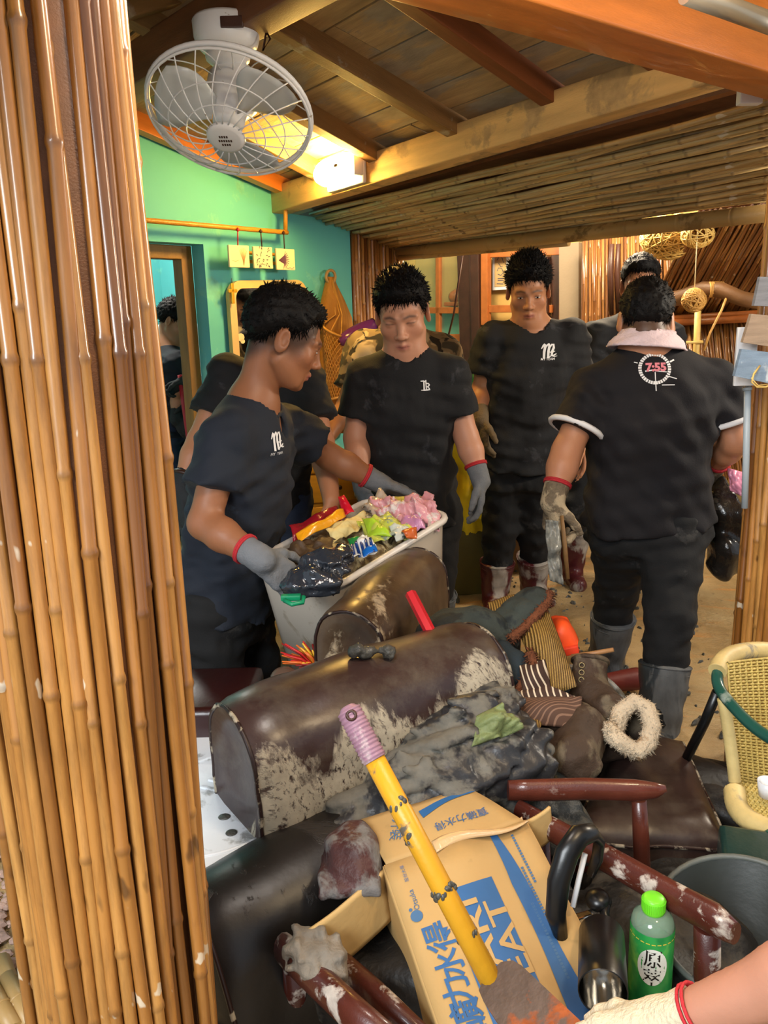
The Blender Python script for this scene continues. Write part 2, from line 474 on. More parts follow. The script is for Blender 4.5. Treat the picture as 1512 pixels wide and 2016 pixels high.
def cane_mesh(name, L, r, seed, mat, n=9, bend=.004, nodes=None):
    rr = random.Random(seed); mb = MB(); pts = []; rad = []
    z = 0; zs = []
    step = nodes or L / 5
    zz = rr.uniform(.1, 1) * step
    while zz < L: zs.append(zz); zz += step * rr.uniform(.75, 1.25)
    ks = [0]
    for q in zs: ks += [q - r * .9, q - r * .25, q + r * .25, q + r * .9]
    ks.append(L); ks = sorted(set(max(0, min(L, k)) for k in ks))
    ph = rr.uniform(0, 6); ph2 = rr.uniform(0, 6)
    for k in ks:
        u = k / L
        pts.append((bend * math.sin(u * 5 + ph) + bend * .6 * math.sin(u * 13 + ph2), bend * .5 * math.cos(u * 4 + ph), k))
        near = min([abs(k - q) for q in zs] or [9])
        rad.append(r * (1.16 if near < r * .4 else .97) * (1 - .06 * u))
    mb.tube(pts, rad, n, True, True, up=(1, 0, 0)); me = mb.data(name, mat)
    at = me.attributes.new('Node', 'FLOAT', 'POINT'); val = []
    for k in ks: val += [(.5 if min([abs(k - q) for q in zs] or [9]) < r * .4 else (.15 if min([abs(k - q) for q in zs] or [9]) < r else 0))] * n
    at.data.foreach_set('value', val[:len(me.vertices)]); return me
def z_frame(a, b, spin=0.0):
    a = Vector(a); b = Vector(b); x, y, z = basis(b - a)
    x2 = x * math.cos(spin) + y * math.sin(spin); return frame(a, x2, z.cross(x2), z)
def lay_cane(root, name, me, L, a, b, spin, **tags):
    m = z_frame(a, b, spin); k = (Vector(b) - Vector(a)).length / L
    return child(name, me, root, m @ Matrix.Diagonal((1, 1, k, 1)), **tags)
def beam(name, mat, a, b, w, h, face=None, root=None, bev=.006, **tags):
    """a squared timber from a to b; local X runs along it"""
    a = Vector(a); b = Vector(b); x = (b - a).normalized(); up = Vector(face) if face is not None else ZUP
    z = (up - x * up.dot(x)).normalized(); y = z.cross(x); L = (b - a).length
    mb = MB(); mb.box((0, 0, 0), (L, w, h), bev=bev); me = mb.data(name, mat)
    fr = frame((a + b) / 2, x, y, z)
    if root is None:
        o = link(name, me, None, **tags); o.matrix_world = fr; return o
    return child(name, me, root, fr, **tags)

# ---- floor: mud over boards
def floor_height(x, y):
    return (.012 * np.sin(2.1 * x + 1.3 * y) + .010 * np.sin(5.3 * x - 3.7 * y + 1) + .006 * np.sin(11 * x + 9 * y) + .004 * np.sin(23 * x - 17 * y + 2) + .004 * np.sin(31 * y + 13 * x))
def make_floor():
    xs = np.linspace(-5, 5, 150); ys = np.linspace(-1.5, 9, 170); mb = MB()
    A = np.array([[(x, y, float(floor_height(x, y))) for x in xs] for y in ys])
    H, Wd = A.shape[:2]
    mb.add(A.reshape(-1, 3).tolist(), [(i * Wd + j, i * Wd + j + 1, (i + 1) * Wd + j + 1, (i + 1) * Wd + j) for i in range(H - 1) for j in range(Wd - 1)], True)
    t = NT('wet_mud_floor'); v = t.coords()
    f1 = t.noise(v, 2.2, 8, .65, .6); f2 = t.noise(v, 26, 5, .7); f3 = t.noise(t.coords((1, 6, 1)), 3, 4, .5, .3)
    c = t.ramp(f1, [(.3, srgb('#75603f')), (.5, srgb('#9c8258')), (.7, srgb('#ab966c'))])
    c = t.mix(t.ramp(f3, [(.56, BLK), (.68, (.75, .75, .75, 1))]), c, srgb('#b9803f'))
    c = t.mix(t.ramp(f2, [(.6, BLK), (.72, (.8, .8, .8, 1))]), c, srgb('#5c4d3a'))
    t.link(c, t.b.inputs['Base Color'])
    t.link(t.ramp(f1, [(.3, (.3,) * 3 + (1,)), (.7, (.62,) * 3 + (1,))]), t.b.inputs['Roughness'])
    n1 = t.bump(f2, .55, .02); t.bump(f1, .5, .05, n1)
    o = link('floor', mb.data('floor', t.m), None, kind='structure')
make_floor()

# ---- gable wall (teal) with the doorway
sR, zD = sz(400, 481); sL = sR - .86
sE, _ = sz(690, 500); s0, z0 = sz(275, 246); s1, z1 = sz(562, 378)
slope = (z1 - z0) / (s1 - s0)
def roof_z(s): return min(z0 + slope * (s - s0), 3.2)
TH = .09
wall = MB()
def wall_poly(pts):
    wall.prism([(a, b) for a, b in pts], wp(0, 0), A_DIR, ZUP, TH)
sLL = sL - .9; sBm, zBm = sz(566, 420)
wall_poly([(sLL, -.05), (sL, -.05), (sL, zD), (sLL, zD)])
wall_poly([(sR, -.05), (sE, -.05), (sE, zD), (sR, zD)])
zE = sz(690, 442)[1]
wall_poly([(sLL, zD), (sE, zD), (sE, zE), (sz(622, 430)[0], sz(622, 428)[1]), (sBm, zBm), (s1, z1), (sLL, roof_z(sLL))])
wall_left = wall.build('wall_left', m_wall, None, kind='structure')
# door frame of yellow-brown timber set in the opening, plus inner room
m_dframe = M('ochre_door_wood', '#8a6426', .5, .25, 5, (6, 6, 1), bump=.15)
dm = MB()
dm.box(wp(sR - .03, zD / 2 - .02, -.125), (.06, .07, zD + .02), A_DIR, -NW, ZUP, bev=.004)
dm.box(wp((sL + sR) / 2, zD - .03, -.125), (sR - sL, .07, .06), A_DIR, -NW, ZUP, bev=.004)
dm.box(wp(sL + .03, zD / 2 - .02, -.125), (.06, .07, zD + .02), A_DIR, -NW, ZUP, bev=.004)
dm.build('door_1', m_dframe, None, kind='structure')
inner = MB()
c = wp((sL + sR) / 2 - .2, 0, -2.6)
inner.box(c + ZUP * 1.3, (5, .1, 2.8), A_DIR, -NW, ZUP)
inner.box(wp(sR + 1.5, 1.3, -1.5), (.1, 2.6, 2.8), A_DIR, -NW, ZUP)
inner.build('wall_hall', m_wall, None, kind='structure')
hb = MB(); hb.box(wp(sL - .2, 2.62, -1.4), (5, 2.8, .05), A_DIR, -NW, ZUP); hb.build('ceiling', m_planks, None, kind='structure')

# ---- main beam, ridge beam, tie beam
BL = PL(552, 397, W0, NW) - NW * .05; BR = P(1470, 106, 2.42)
beam('trim_1', m_beam, BL, BR + (BR - BL).normalized() * .5, .10, .118, kind='structure')
BD = (BR - BL).normalized()
RB = P(452, 36, 2.50)
RD = Vector((BD.x, BD.y, .0)).normalized()
beam('trim_2', m_darkbeam, RB - RD * 1.55, RB + RD * 1.5, .11, .125, kind='structure')
mbt = MB()
E0 = P(1000, -12, 1.5); E1 = P(1540, 150, 1.98); ex = (E1 - E0).normalized()
ey = Vector((-ex.y, ex.x, 0)).normalized(); ez = ex.cross(ey)
fr = E0 - ex * .7 + ez * .07 + ey * .065; to = E1 + ex * .5 + ez * .07 + ey * .065
beam('trim_3', m_orange, fr, to, .13, .14, kind='structure')
tube = MB(); tube.tube([P(1350, -14, 1.42), P(1440, 18, 1.46), P(1560, 62, 1.52)], .0165, 14)
m_pipe = M('grey_metal_pipe', '#a59a86', .3, .1, 5, metal=.6, bump=.02)
single(tube, 'ceiling_pipe', m_pipe, 'grey round pipe running beside the orange beam', 'pipe')

# ---- plank roof
RA = PL(562, 376, W0, NW); RC = P(1270, 128, 2.66); RBp = PL(275, 246, W0, NW)
RN = (RC - RA).cross(RBp - RA).normalized()
if RN.z > 0: RN = -RN                       # facing down into the room
ux = (RC - RA).normalized(); uy = RN.cross(ux).normalized()
if uy.z < 0: uy = -uy
def uv(px, py):
    p = PL(px, py, RA, RN) - RA; return p.dot(ux), p.dot(uy)
def ruv(u, v, d=0.0): return RA + ux * u + uy * v + RN * d
ceil = link('ceiling', MB().box(ruv(1.6, .9, -.10), (5.6, 3.6, .03), ux, uy).data('ceiling', m_darkbeam), None, kind='structure')
seams = []
for group in ([(751, 275), (895, 226)], [(686, 236), (818, 176), (820, 240)], [(602, 193), (736, 124)], [(538, 134), (647, 69)]):
    seams.append(sum(uv(*q)[1] for q in group) / len(group))
print('SEAMS', [round(q, 3) for q in seams], 'ridge v', [round(uv(*q)[1], 2) for q in ((275, 246), (452, 80))])
seams.sort(); step = (seams[-1] - seams[0]) / (len(seams) - 1)
edges = [seams[0] - step, *seams]
while edges[-1] < 2.4: edges.append(edges[-1] + step)
edges.insert(0, edges[0] - step)
pr = random.Random(3)
for i in range(len(edges) - 1):
    a, b = edges[i] + .004, edges[i + 1] - .004; cuts = [-1.0, pr.uniform(.2, 1.6), 4.2]
    for q in range(2):
        mb = MB(); L = cuts[q + 1] - cuts[q] - .004
        mb.box((0, 0, 0), (L, b - a, .018), bev=.002)
        child('plank', mb.data('plank', m_planks), ceil, frame(ruv((cuts[q] + cuts[q + 1]) / 2, (a + b) / 2, -.03 + pr.uniform(-.002, .002)), ux, uy, ux.cross(uy)))
m_raft = M('rafter_wood', '#8d6a3e', .6, .28, 4, (1, 8, 8), bump=.2, bscale=40, mud=.2, mudcol='#a99a80', mudscale=7)
m_raft2 = M('red_rafter_wood', '#7a4422', .55, .25, 4, (1, 8, 8), bump=.15)
raf = [((580, 372), (275, 236), m_orange), ((652, 346), (470, 246), m_raft), ((750, 303), (560, 192), m_raft), ((918, 256), (546, 36), m_raft), ((1100, 190), (836, 2), m_raft2), ((1300, 105), (1075, -60), m_raft2)]
for (x0, y0), (x1, y1), mt in raf:
    u0, v0 = uv(x0, y0); u1, v1 = uv(x1, y1); k = 2.3 / max(v1 - v0, .05) if v1 - v0 < 2.3 else 1
    beam('rafter', mt, ruv(u0, v0, .01), ruv(u0 + (u1 - u0) * k, v0 + (v1 - v0) * k, .01), .055, .075, face=RN, root=ceil, bev=.004)
# far slope of the roof beyond the ridge
far = MB(); rv = uv(300, 60)[1]
q0 = RB + ZUP * .06 - RD * 1.6; down = (Vector((-RD.y, RD.x, 0)) * -1)
if down.x > 0: down = -down
sl = (down - ZUP * .42).normalized(); nn = RD.cross(sl).normalized()
c2 = link('ceiling', MB().box(q0 + RD * 1.5 + sl * .9 + ZUP * .16, (3.6, 1.8, .03), RD, sl).data('ceiling', m_darkbeam), None, kind='structure')
for i in range(3):
    p = q0 + RD * (.55 + i * .75) + ZUP * .09
    beam('rafter', m_raft, p, p + sl * 1.7, .06, .07, root=c2, face=ZUP)

# ---- bamboo cane ceiling sloping from the beam to the bamboo pole
Q1 = PL(612, 424, W0, NW); Q2 = PL(792, 492, W0, NW); Q3 = P(1540, 388, 3.25)
CN = (Q2 - Q1).cross(Q3 - Q1).normalized()
Q4 = PL(1560, 176, Q1, CN)
print('Q4', Q4, 'Q3', Q3)
if CN.z > 0: CN = -CN
bamb = link('ceiling', MB().prism([(0, 0)] and [(0, 0), (1, 0), (1, 1), (0, 1)], (0, 0, 0), (1, 0, 0), (0, 1, 0), .01).data('ceiling', m_darkbeam), None, kind='structure')
mbq = MB(); vs = [Q1, Q2, Q3, Q4]; off = -CN * .03
mbq.add([p + off for p in vs] + [p + off * 1.4 for p in vs], [(0, 1, 2, 3), (7, 6, 5, 4), (0, 4, 5, 1), (1, 5, 6, 2), (2, 6, 7, 3), (3, 7, 4, 0)])
bamb.data = mbq.data('ceiling', m_darkbeam)
cm = [cane_mesh('ceiling_cane', 2.4, .0105, 50 + i, m_cane2, 7, .010, .32) for i in range(5)]
cr = random.Random(5); NC = 40
for i in range(NC):
    t = (i + .5) / NC; t2 = t + cr.uniform(-.012, .012)
    a = Q1.lerp(Q2, t) - CN * cr.uniform(-.006, .006); b = Q4.lerp(Q3, t2) + CN * cr.uniform(-.004, .010)
    a = a + (a - b).normalized() * .02
    lay_cane(bamb, 'bamboo_cane', cm[i % 5], 2.4, a, b, cr.uniform(0, 6))
# thick bamboo pole under the edge of the cane ceiling
pb = random.Random(2); PA = P(778, 500, 4.84); PB = P(1580, 412, 3.18)
def thick_bamboo(name, a, b, r, nn, mat, n=18):
    a, b = Vector(a), Vector(b); mb = MB(); pts = []; rad = []
    ks = [0.0]
    for i in range(1, nn):
        q = (i + pb.uniform(-.12, .12)) / nn
        ks += [q - .006, q - .0018, q, q + .0018, q + .006]
    ks.append(1.0)
    for j, k in enumerate(ks):
        pts.append(a.lerp(b, k)); m5 = (j - 1) % 5
        rad.append(r * (1 if j in (0, len(ks) - 1) else (1.0, 1.07, .97, 1.05, 1.0)[m5]))
    mb.tube(pts, rad, n); return mb
m_bam = M('old_thick_bamboo', '#a58552', .42, .22, 3, (1, 1, 1), bump=.08, mud=.22, mudcol='#7d6238', mudscale=5)
single(thick_bamboo('bamboo_pole', PA, PB, .034, 9, m_bam), 'bamboo_pole', m_bam, 'thick horizontal bamboo pole under the lower edge of the cane ceiling', 'bamboo pole')
PA2 = P(786, 508, 4.78); PB2 = P(1120, 478, 4.0)
single(thick_bamboo('bamboo_pole', PA2, PB2, .016, 6, m_bam), 'bamboo_pole', m_bam, 'thin bamboo pole tied below the thick bamboo pole', 'bamboo pole')

# ---- cane-clad end of the gable wall
strip = link('wall_cane', MB().box(wp((sE + sz(792, 500)[0]) / 2, .85, -.06), (sz(792, 500)[0] - sE, .08, 1.8), A_DIR, -NW, ZUP).data('wall_cane', m_darkbeam), None, kind='structure')
cm2 = [cane_mesh('wall_cane_stem', 2.0, .0125, 90 + i, m_cane3, 7, .005, .28) for i in range(4)]
sF = sz(792, 500)[0]; n = 17
for i in range(n):
    s = sE + (i + .5) * (sF - sE) / n; zt = sz(690 + (792 - 690) * (i + .5) / n, 440 + (502 - 440) * (i + .5) / n)[1]
    lay_cane(strip, 'bamboo_cane', cm2[i % 4], 2.0, wp(s, -.02, .004 + cr.uniform(-.003, .004)), wp(s + cr.uniform(-.003, .003), zt, .004), cr.uniform(0, 6))

# ---- the two cane-clad pillars
def clad_pillar(name, base, r, zt, n, variants, seed, mat, cane_r, a0=0, a1=2 * math.pi):
    core = MB(); core.tube([base, base + ZUP * zt], r - cane_r * .9, 28)
    o = core.build(name, m_darkbeam, None, kind='structure'); q = random.Random(seed)
    ms = [cane_mesh('pillar_cane', zt, cane_r, seed * 31 + i, mat, 10, .006, .36) for i in range(variants)]
    for i in range(n):
        an = a0 + (a1 - a0) * (i + q.uniform(-.12, .12)) / n
        d = Vector((math.cos(an), math.sin(an), 0)); an2 = an + q.uniform(-.02, .02); d2 = Vector((math.cos(an2), math.sin(an2), 0))
        rr = r + q.uniform(-.004, .003)
        lay_cane(o, 'bamboo_cane', ms[i % variants], zt, base + d * rr + ZUP * 0, base + d2 * rr + ZUP * zt, q.uniform(0, 6.28))
    return o
pL = V(-.368, .925, -.02)
pillar = clad_pillar('pillar', pL, .1085, 2.5, 44, 9, 11, m_cane, .0083)
pR = V(1.106, 2.13, -.02)
clad_pillar('pillar', pR, .118, 2.15, 40, 6, 17, m_cane, .0100)
# ---- far wall with windows
FD = Vector((.74, -.67, 0)).normalized(); FN = Vector((-.67, -.74, 0)).normalized(); F0 = P(860, 640, 6.3)
def fp(px, py, d=0.0): return PL(px, py, F0 + FN * d, FN)
m_beige = M('ochre_plaster', '#c9a35c', .8, .12, 4, bump=.3, bscale=25)
m_mint = M('mint_plaster', '#79b79a', .8, .1, 4, bump=.2, bscale=25)
fw = MB(); cc = fp(860, 640, -.06); cc.z = 1.4
fw.box(cc + FD * .9, (6.5, .08, 3.0), FD, -FN, ZUP); fw.build('wall_back', m_beige, None, kind='structure')
lo = MB()
for x0, x1, y0, y1 in ((815, 941, 612, 800),):
    lo.box((fp(x0, y0) + fp(x1, y1)) / 2 + FN * .004, ((fp(x1, y0) - fp(x0, y0)).dot(FD), .02, (fp(x0, y0).z - fp(x0, y1).z)), FD, -FN, ZUP)
lo.build('trim_4', m_mint, None, kind='structure')
m_win = M('red_brown_window_wood', '#9a5626', .4, .25, 5, (3, 3, 3), bump=.1)
m_dark = M('dark_stained_wood', '#3b2116', .45, .25, 5, (3, 3, 3), bump=.1)
def bar(mb, x0, y0, x1, y1, w, d, dep=.10, mi=0):
    a, b = fp(x0, y0, dep), fp(x1, y1, dep); x = (b - a).normalized(); yv = -FN
    mb.box((a + b) / 2, ((b - a).length, d, w), x, yv, x.cross(yv), mi=mi, bev=.004)
w1 = link('window_1', MB().box(fp(940, 590, .08), (.001, .001, .001)).data('window_1', m_win), None, kind='structure')
wm = MB(); bar(wm, 812, 611, 905, 611, .045, .04); bar(wm, 812, 667, 946, 664, .055, .05)
bar(wm, 864, 470, 864, 668, .034, .04); w1.data = wm.data('window_1', m_win)
wm = MB(); bar(wm, 917, 470, 927, 820, .11, .07, .12); bar(wm, 938, 470, 942, 820, .07, .06, .14); wm.build('window_post', m_dark, w1)
wm = MB(); bar(wm, 906, 480, 912, 690, .03, .05, .09); wm.build('bamboo_post', m_bam, w1)
mg = M('window_glass', '#dfeee6', .08, 0, 5, trans=.95, bump=0, alpha=.25)
for x0, x1, y0, y1 in ((820, 861, 505, 607), (868, 904, 505, 607), (820, 861, 616, 662), (868, 904, 616, 662)):
    g = MB(); a, b = fp(x0, y1, .10), fp(x1, y0, .10)
    g.box((a + b) / 2, (abs((b - a).dot(FD)), .004, abs(b.z - a.z)), FD, -FN, ZUP); g.build('pane', mg, w1)
w2 = link('window_2', MB().box(fp(1030, 590, .08), (.001,) * 3).data('window_2', m_win), None, kind='structure')
wm = MB(); bar(wm, 957, 490, 957, 640, .055, .05, .14); bar(wm, 960, 608, 1090, 608, .05, .05, .12); bar(wm, 960, 500, 1112, 494, .05, .06, .1)
bar(wm, 1112, 488, 1110, 660, .045, .06, .12); w2.data = wm.data('window_2', m_win)
wm = MB(); bar(wm, 1077, 505, 1077, 660, .035, .05, .14); bar(wm, 1098, 500, 1098, 660, .07, .05, .10); wm.build('window_post', m_dark, w2)
gc = MB(); bar(gc, 1129, 480, 1129, 960, .14, .12, .16); gc.build('trim_5', M('grey_plaster', '#8c7a64', .8, .1, 5), None, kind='structure')
# far cane panels
def cane_panel(name, tops, bots, n, r, mat, seed, backing=True):
    (t0, t1), (b0, b1) = tops, bots; q = random.Random(seed); L = (t0 - b0).length
    back = (t1 - t0).cross(b0 - t0).normalized()
    if back.dot(CAM - t0) > 0: back = -back
    mb = MB(); o1 = back * .02; o2 = back * .04; vs = [t0, t1, b1, b0]
    mb.add([p + o1 for p in vs] + [p + o2 for p in vs], [(0, 1, 2, 3), (7, 6, 5, 4), (0, 4, 5, 1), (1, 5, 6, 2), (2, 6, 7, 3), (3, 7, 4, 0)])
    o = mb.build(name, m_darkbeam, None, kind='structure')
    ms = [cane_mesh(name + '_stem', L, r, seed * 13 + i, mat, 6, .005, .4) for i in range(4)]
    for i in range(n):
        t = (i + .5) / n + q.uniform(-.2, .2) / n
        lay_cane(o, 'bamboo_cane', ms[i % 4], L, b0.lerp(b1, t) + back * q.uniform(-.004, .006), t0.lerp(t1, t) + back * q.uniform(-.004, .006), q.uniform(0, 6))
    return o
cane_panel('wall_panel', (P(1146, 470, 5.0), P(1318, 452, 4.9)), (P(1140, 1010, 5.0), P(1330, 1000, 4.9)), 38, .0085, m_cane3, 23)
cane_panel('wall_right', (P(1292, 640, 4.9), P(1520, 628, 4.2)), (P(1330, 1040, 4.7), P(1560, 1000, 4.0)), 46, .0085, m_cane3, 29)
cane_panel('ceiling', (P(1372, 420, 4.0), P(1700, 380, 3.4)), (P(1262, 640, 5.0), P(1530, 628, 4.25)), 50, .0085, m_cane3, 37)
rail = MB(); rail.tube([P(1284, 637, 4.86), P(1530, 624, 4.1)], .02, 10); rail.tube([P(1284, 627, 4.86), P(1530, 614, 4.1)], .014, 10)
rail.build('trim_6', m_win, None, kind='structure')
dk = MB()
for x in (1203, 1216):
    dk.tube([P(x + 2, 480, 4.75), P(x - 1, 540, 4.76), P(x + 1, 620, 4.78)], [.014, .018, .013], 8)
    single(dk, 'branch', m_dark, 'dark knotted branch fixed upright on the far cane panel, the %s one' % ('left' if x < 1210 else 'right'), 'branch'); dk = MB()
# ================================================================ things hung on walls and beams
m_white = M('white_plastic', '#d9dadb', .35, .05, 5, bump=.03)
m_whitep = M('white_metal_enamel', '#dde0e4', .35, .06, 8, bump=.05, mud=.05, mudcol='#8d7a60', mudscale=30)
# ---- bulkhead lamp on the beam
bn = Vector((BD.y, -BD.x, 0)).normalized()
if bn.dot(CAM - BL) < 0: bn = -bn
def on_beam(px):
    best = min(range(0, 400), key=lambda i: abs(((BL + BD * (i * .005) - CAM).dot(RT) / (BL + BD * (i * .005) - CAM).dot(FW)) * FPX + 756 - px))
    return BL + BD * (best * .005)
lc = on_beam(706) + bn * .055 + ZUP * .012
lampo = thing('wall_lamp', 'glowing yellow oval lamp fixed to the side of the tan beam', 'lamp', lc)
mb = MB(); mb.box(lc + bn * .012, (.25, .022, .13), BD, bn, ZUP, bev=.008); mb.box(lc + BD * .115 + bn * .04, (.02, .05, .075), BD, bn, ZUP, bev=.006)
mb.build('base', m_white, lampo)
mb = MB(); yv = bn
prof = [(0, -.5), (.3, -.48), (.6, -.42), (.85, -.3), (.97, -.15), (1, 0), (1, .2), (.97, .34), (.9, .42), (0, .43)]
fr = frame(lc + bn * .065 - BD * .01, ZUP, BD.cross(ZUP), BD)
mb.lathe([(r * .058, z * .245) for r, z in prof], 22, fr)
mb.build('diffuser', M('lit_lamp_diffuser', '#fff0c0', .4, 0, 5, bump=0, emit=('#ffcc6a', 125)), lampo)
mb = MB(); mb.box(lc + BD * .075 + bn * .122, (.02, .006, .012), BD, bn, ZUP, bev=.002); mb.build('clip', m_dark, lampo)

# ---- orbiting ceiling fan
fc = P(453, 222, 2.42)
fn_ = Vector((-.10, -.52, -.85)).normalized()
fx, fy, fz = basis(fn_, (1, 0, .1)); FR = .222
fan = thing('ceiling_fan', 'white wire-caged ceiling fan hanging from the ridge beam', 'fan', fc)
def fpnt(r, a, h): return fc + fx * (r * math.cos(a)) + fy * (r * math.sin(a)) + fz * h
mb = MB(); mb.tube([fpnt(FR, 2 * math.pi * i / 48, 0) for i in range(48)], .0075, 8, closed=True)
mb.tube([fpnt(FR, 2 * math.pi * i / 48, .016) for i in range(48)], .004, 6, closed=True)
mb.build('cage_ring', m_whitep, fan)
def cage_prof(t): return FR * (1 - t) + .052 * t, .016 + .072 * math.sin(t * math.pi / 2)
for i in range(22):
    a = 2 * math.pi * i / 22; mb = MB()
    mb.tube([fpnt(*(lambda rh: (rh[0], a + .35 * t / 7, rh[1]))(cage_prof(t / 7))) for t in range(8)], .0019, 5)
    mb.build('cage_wire', m_whitep, fan)
for t in (.38, .68):
    r, h = cage_prof(t); mb = MB(); mb.tube([fpnt(r, 2 * math.pi * i / 40, h) for i in range(40)], .0019, 5, closed=True); mb.build('cage_wire', m_whitep, fan)
for i in range(14):
    a = 2 * math.pi * i / 14; mb = MB()
    mb.tube([fpnt(FR - (FR - .07) * t / 5, a, -.075 * math.sin(t / 5 * math.pi / 2)) for t in range(6)], .0017, 5); mb.build('cage_wire', m_whitep, fan)
ff = frame(fc, fx, fy, fz)
mb = MB(); mb.lathe([(0, .094), (.04, .094), (.05, .09), (.053, .082), (.05, .078), (0, .078)], 28, ff); hub = mb.build('badge', m_white, fan)
mb = MB()
for (w, y) in ((.026, .012), (.034, -.002), (.022, -.016)):
    k = -w / 2
    while k < w / 2: mb.box(ff @ V(k, y, .0945), (.004, .007, .0012), fx, fy, fz); k += .0065
subpart(mb, 'badge_marks', m_dark, hub, fan)
m_blade = M('grey_fan_blade', '#b9bec0', .3, .04, 5, bump=0, alpha=1)
for q in range(3):
    G = []
    for i in range(9):
        row = []; r = .045 + (.20 - .045) * i / 8
        for j in range(7):
            u = j / 6; a0 = 2 * math.pi * q / 3 + .4 + .25 * i / 8; wdt = (.75 + .55 * math.sin(i / 8 * 2.6)) * (1 - .12 * (i / 8) ** 4)
            row.append(tuple(fpnt(r, a0 + (u - .5) * wdt, .012 + .045 * (u - .5) * (1 - .3 * i / 8))))
        G.append(row)
    mb = MB(); mb.sheet(G, .003); mb.build('blade', m_blade, fan)
mb = MB(); mb.lathe([(0, .045), (.03, .045), (.043, .035), (.046, 0), (.06, -.02), (.075, -.045), (.075, -.10), (.06, -.125), (0, -.128)], 26, ff); mb.build('motor', m_whitep, fan)
mt = P(447, 84, 2.44)
mb = MB(); up = frame(mt, (1, 0, 0), (0, 1, 0), (0, 0, 1))
mb.lathe([(0, -.022), (.07, -.022), (.082, -.01), (.088, .01), (.09, .05), (.084, .058), (0, .058)], 30, up); mount = mb.build('mount', m_whitep, fan)
mb = MB(); mb.box(mt + V(.03, -.087, .022), (.06, .01, .028), bev=.003); subpart(mb, 'mount_slot', m_dark, mount, fan)
mb = MB(); j0 = fc - fz * .10
mb.tube([mt - ZUP * .02, mt - ZUP * .055 + (j0 - mt) * .2, j0], [.03, .026, .03], 12)
mb.ell(mt - ZUP * .035, (.062, .062, .03)); mb.build('yoke', m_whitep, fan)
mb = MB(); mb.tube([mt + V(.095, 0, .05), mt + V(.12, -.02, .0), mt + V(.10, -.03, -.03), mt + V(.115, 0, .05)], .003, 6); mb.build('cord', m_dark, fan)

# ---- yellow rod with three hanging plaques
def wq(px, py, d): return PL(px, py, W0 + NW * d, NW)
m_rod = M('ochre_lacquered_rod', '#b58228', .35, .2, 30, bump=.3, bscale=90)
rod = thing('hanging_rail', 'ochre bamboo rail across the teal wall with a short upright end', 'rail', wq(430, 446, .09))
mb = MB(); a, b = wq(255, 431, .09), wq(566, 458, .09); mb.tube([a + (b - a) * t / 20 for t in range(21)], [.0105 + .001 * (i % 2) for i in range(21)], 9); mb.build('rod', m_rod, rod)
mb = MB(); mb.tube([wq(562, 374, .09), wq(562, 415, .09), wq(562, 461, .09)], .0105, 9); mb.build('upright', m_rod, rod)
m_plaque = M('cream_glazed_tile', '#e9dcae', .35, .06, 6, bump=.05)
m_red = M('red_plastic', '#b3202a', .4, .1, 5, bump=.03)
m_ink = M('plum_print', '#6b4660', .5, .1, 5, bump=0); m_ink2 = M('grey_print', '#55525c', .5, .1, 5, bump=0); m_ink3 = M('pale_brown_print', '#a98a5e', .5, .1, 5, bump=0)
pls = [((448, 482), (488, 484), 44, 468, 'pale coral branch'), ((497, 485), (534, 487), 43, 513, 'dark scattered petal'), ((542, 489), (578, 491), 42, 558, 'plum feather')]
for i, ((x0, y0), (x1, y1), h, hx, what) in enumerate(pls):
    p0, p1, p2 = wq(x0, y0, .10), wq(x1, y1, .10), wq(x0 + 1, y0 + h, .10)
    ex_ = (p1 - p0); wd = ex_.length; ex_.normalize(); hh = p0.z - p2.z; cc_ = (p0 + p1) / 2 - ZUP * hh / 2
    t = thing('wall_plaque', 'square cream plaque with a %s print hanging from the ochre rail' % what, 'plaque', cc_ - ZUP * hh / 2, 'plaques on the ochre rail')
    mb = MB(); mb.box(cc_, (wd, .012, hh), ex_, -NW, ZUP, bev=.003); mb.build('tile', m_plaque, t)
    mb = MB(); tp = wq(hx, 448 + i * 3, .105); mb.tube([tp, cc_ + ZUP * hh / 2], .003, 6); mb.ell(tp - ZUP * .01, .008); mb.build('hook', m_dark if i else m_red, t)
    mb = MB(); q = random.Random(i + 3); s_ = wd
    def pr_(pts, w, mi=0):
        v, f = stroke(pts, w); mb.add([cc_ + ex_ * (a * s_) + ZUP * (b * s_) + NW * .0068 for a, b, _ in v], f, False)
    if i == 0:
        for k in range(7):
            a = .9 + k * .22; pr_([(.2, -.35), (.2 + .08 * math.cos(a), -.1), (.2 + .3 * math.cos(a), -.1 + .42 * math.sin(a))], [.02, .03, .015])
        pr_([(-.36, -.16), (-.2, -.2), (-.06, -.14)], .02)
    elif i == 1:
        for k in range(30):
            x, y = q.uniform(-.36, .36), q.uniform(-.42, .4); a = math.atan2(y, x + .15) + q.uniform(-.3, .3); l = q.uniform(.04, .09)
            pr_([(x - l * math.cos(a), y - l * math.sin(a)), (x, y), (x + l * math.cos(a), y + l * math.sin(a))], [.01, .05, .012])
    else:
        for k in range(11):
            a = -1.3 + k * .22; pr_([(-.4, -.05), (-.1 + .05 * math.cos(a), .18 * math.sin(a)), (-.32 + .5 * math.cos(a), .42 * math.sin(a))], [.012, .05, .02])
        pr_([(-.02, -.33), (.1, -.36), (.2, -.32), (.3, -.38), (.42, -.3)], .02)
    mb.build('print', (m_ink3, m_ink2, m_ink)[i], t)
mb = MB()
for y in (500, 517): mb.tube([wq(478, y - 3, .035), wq(566, y + 3, .035)], .008, 8)
single(mb, 'peg_rail', m_rod, 'pair of thin rods fixed to the wall behind the plaques', 'rail')

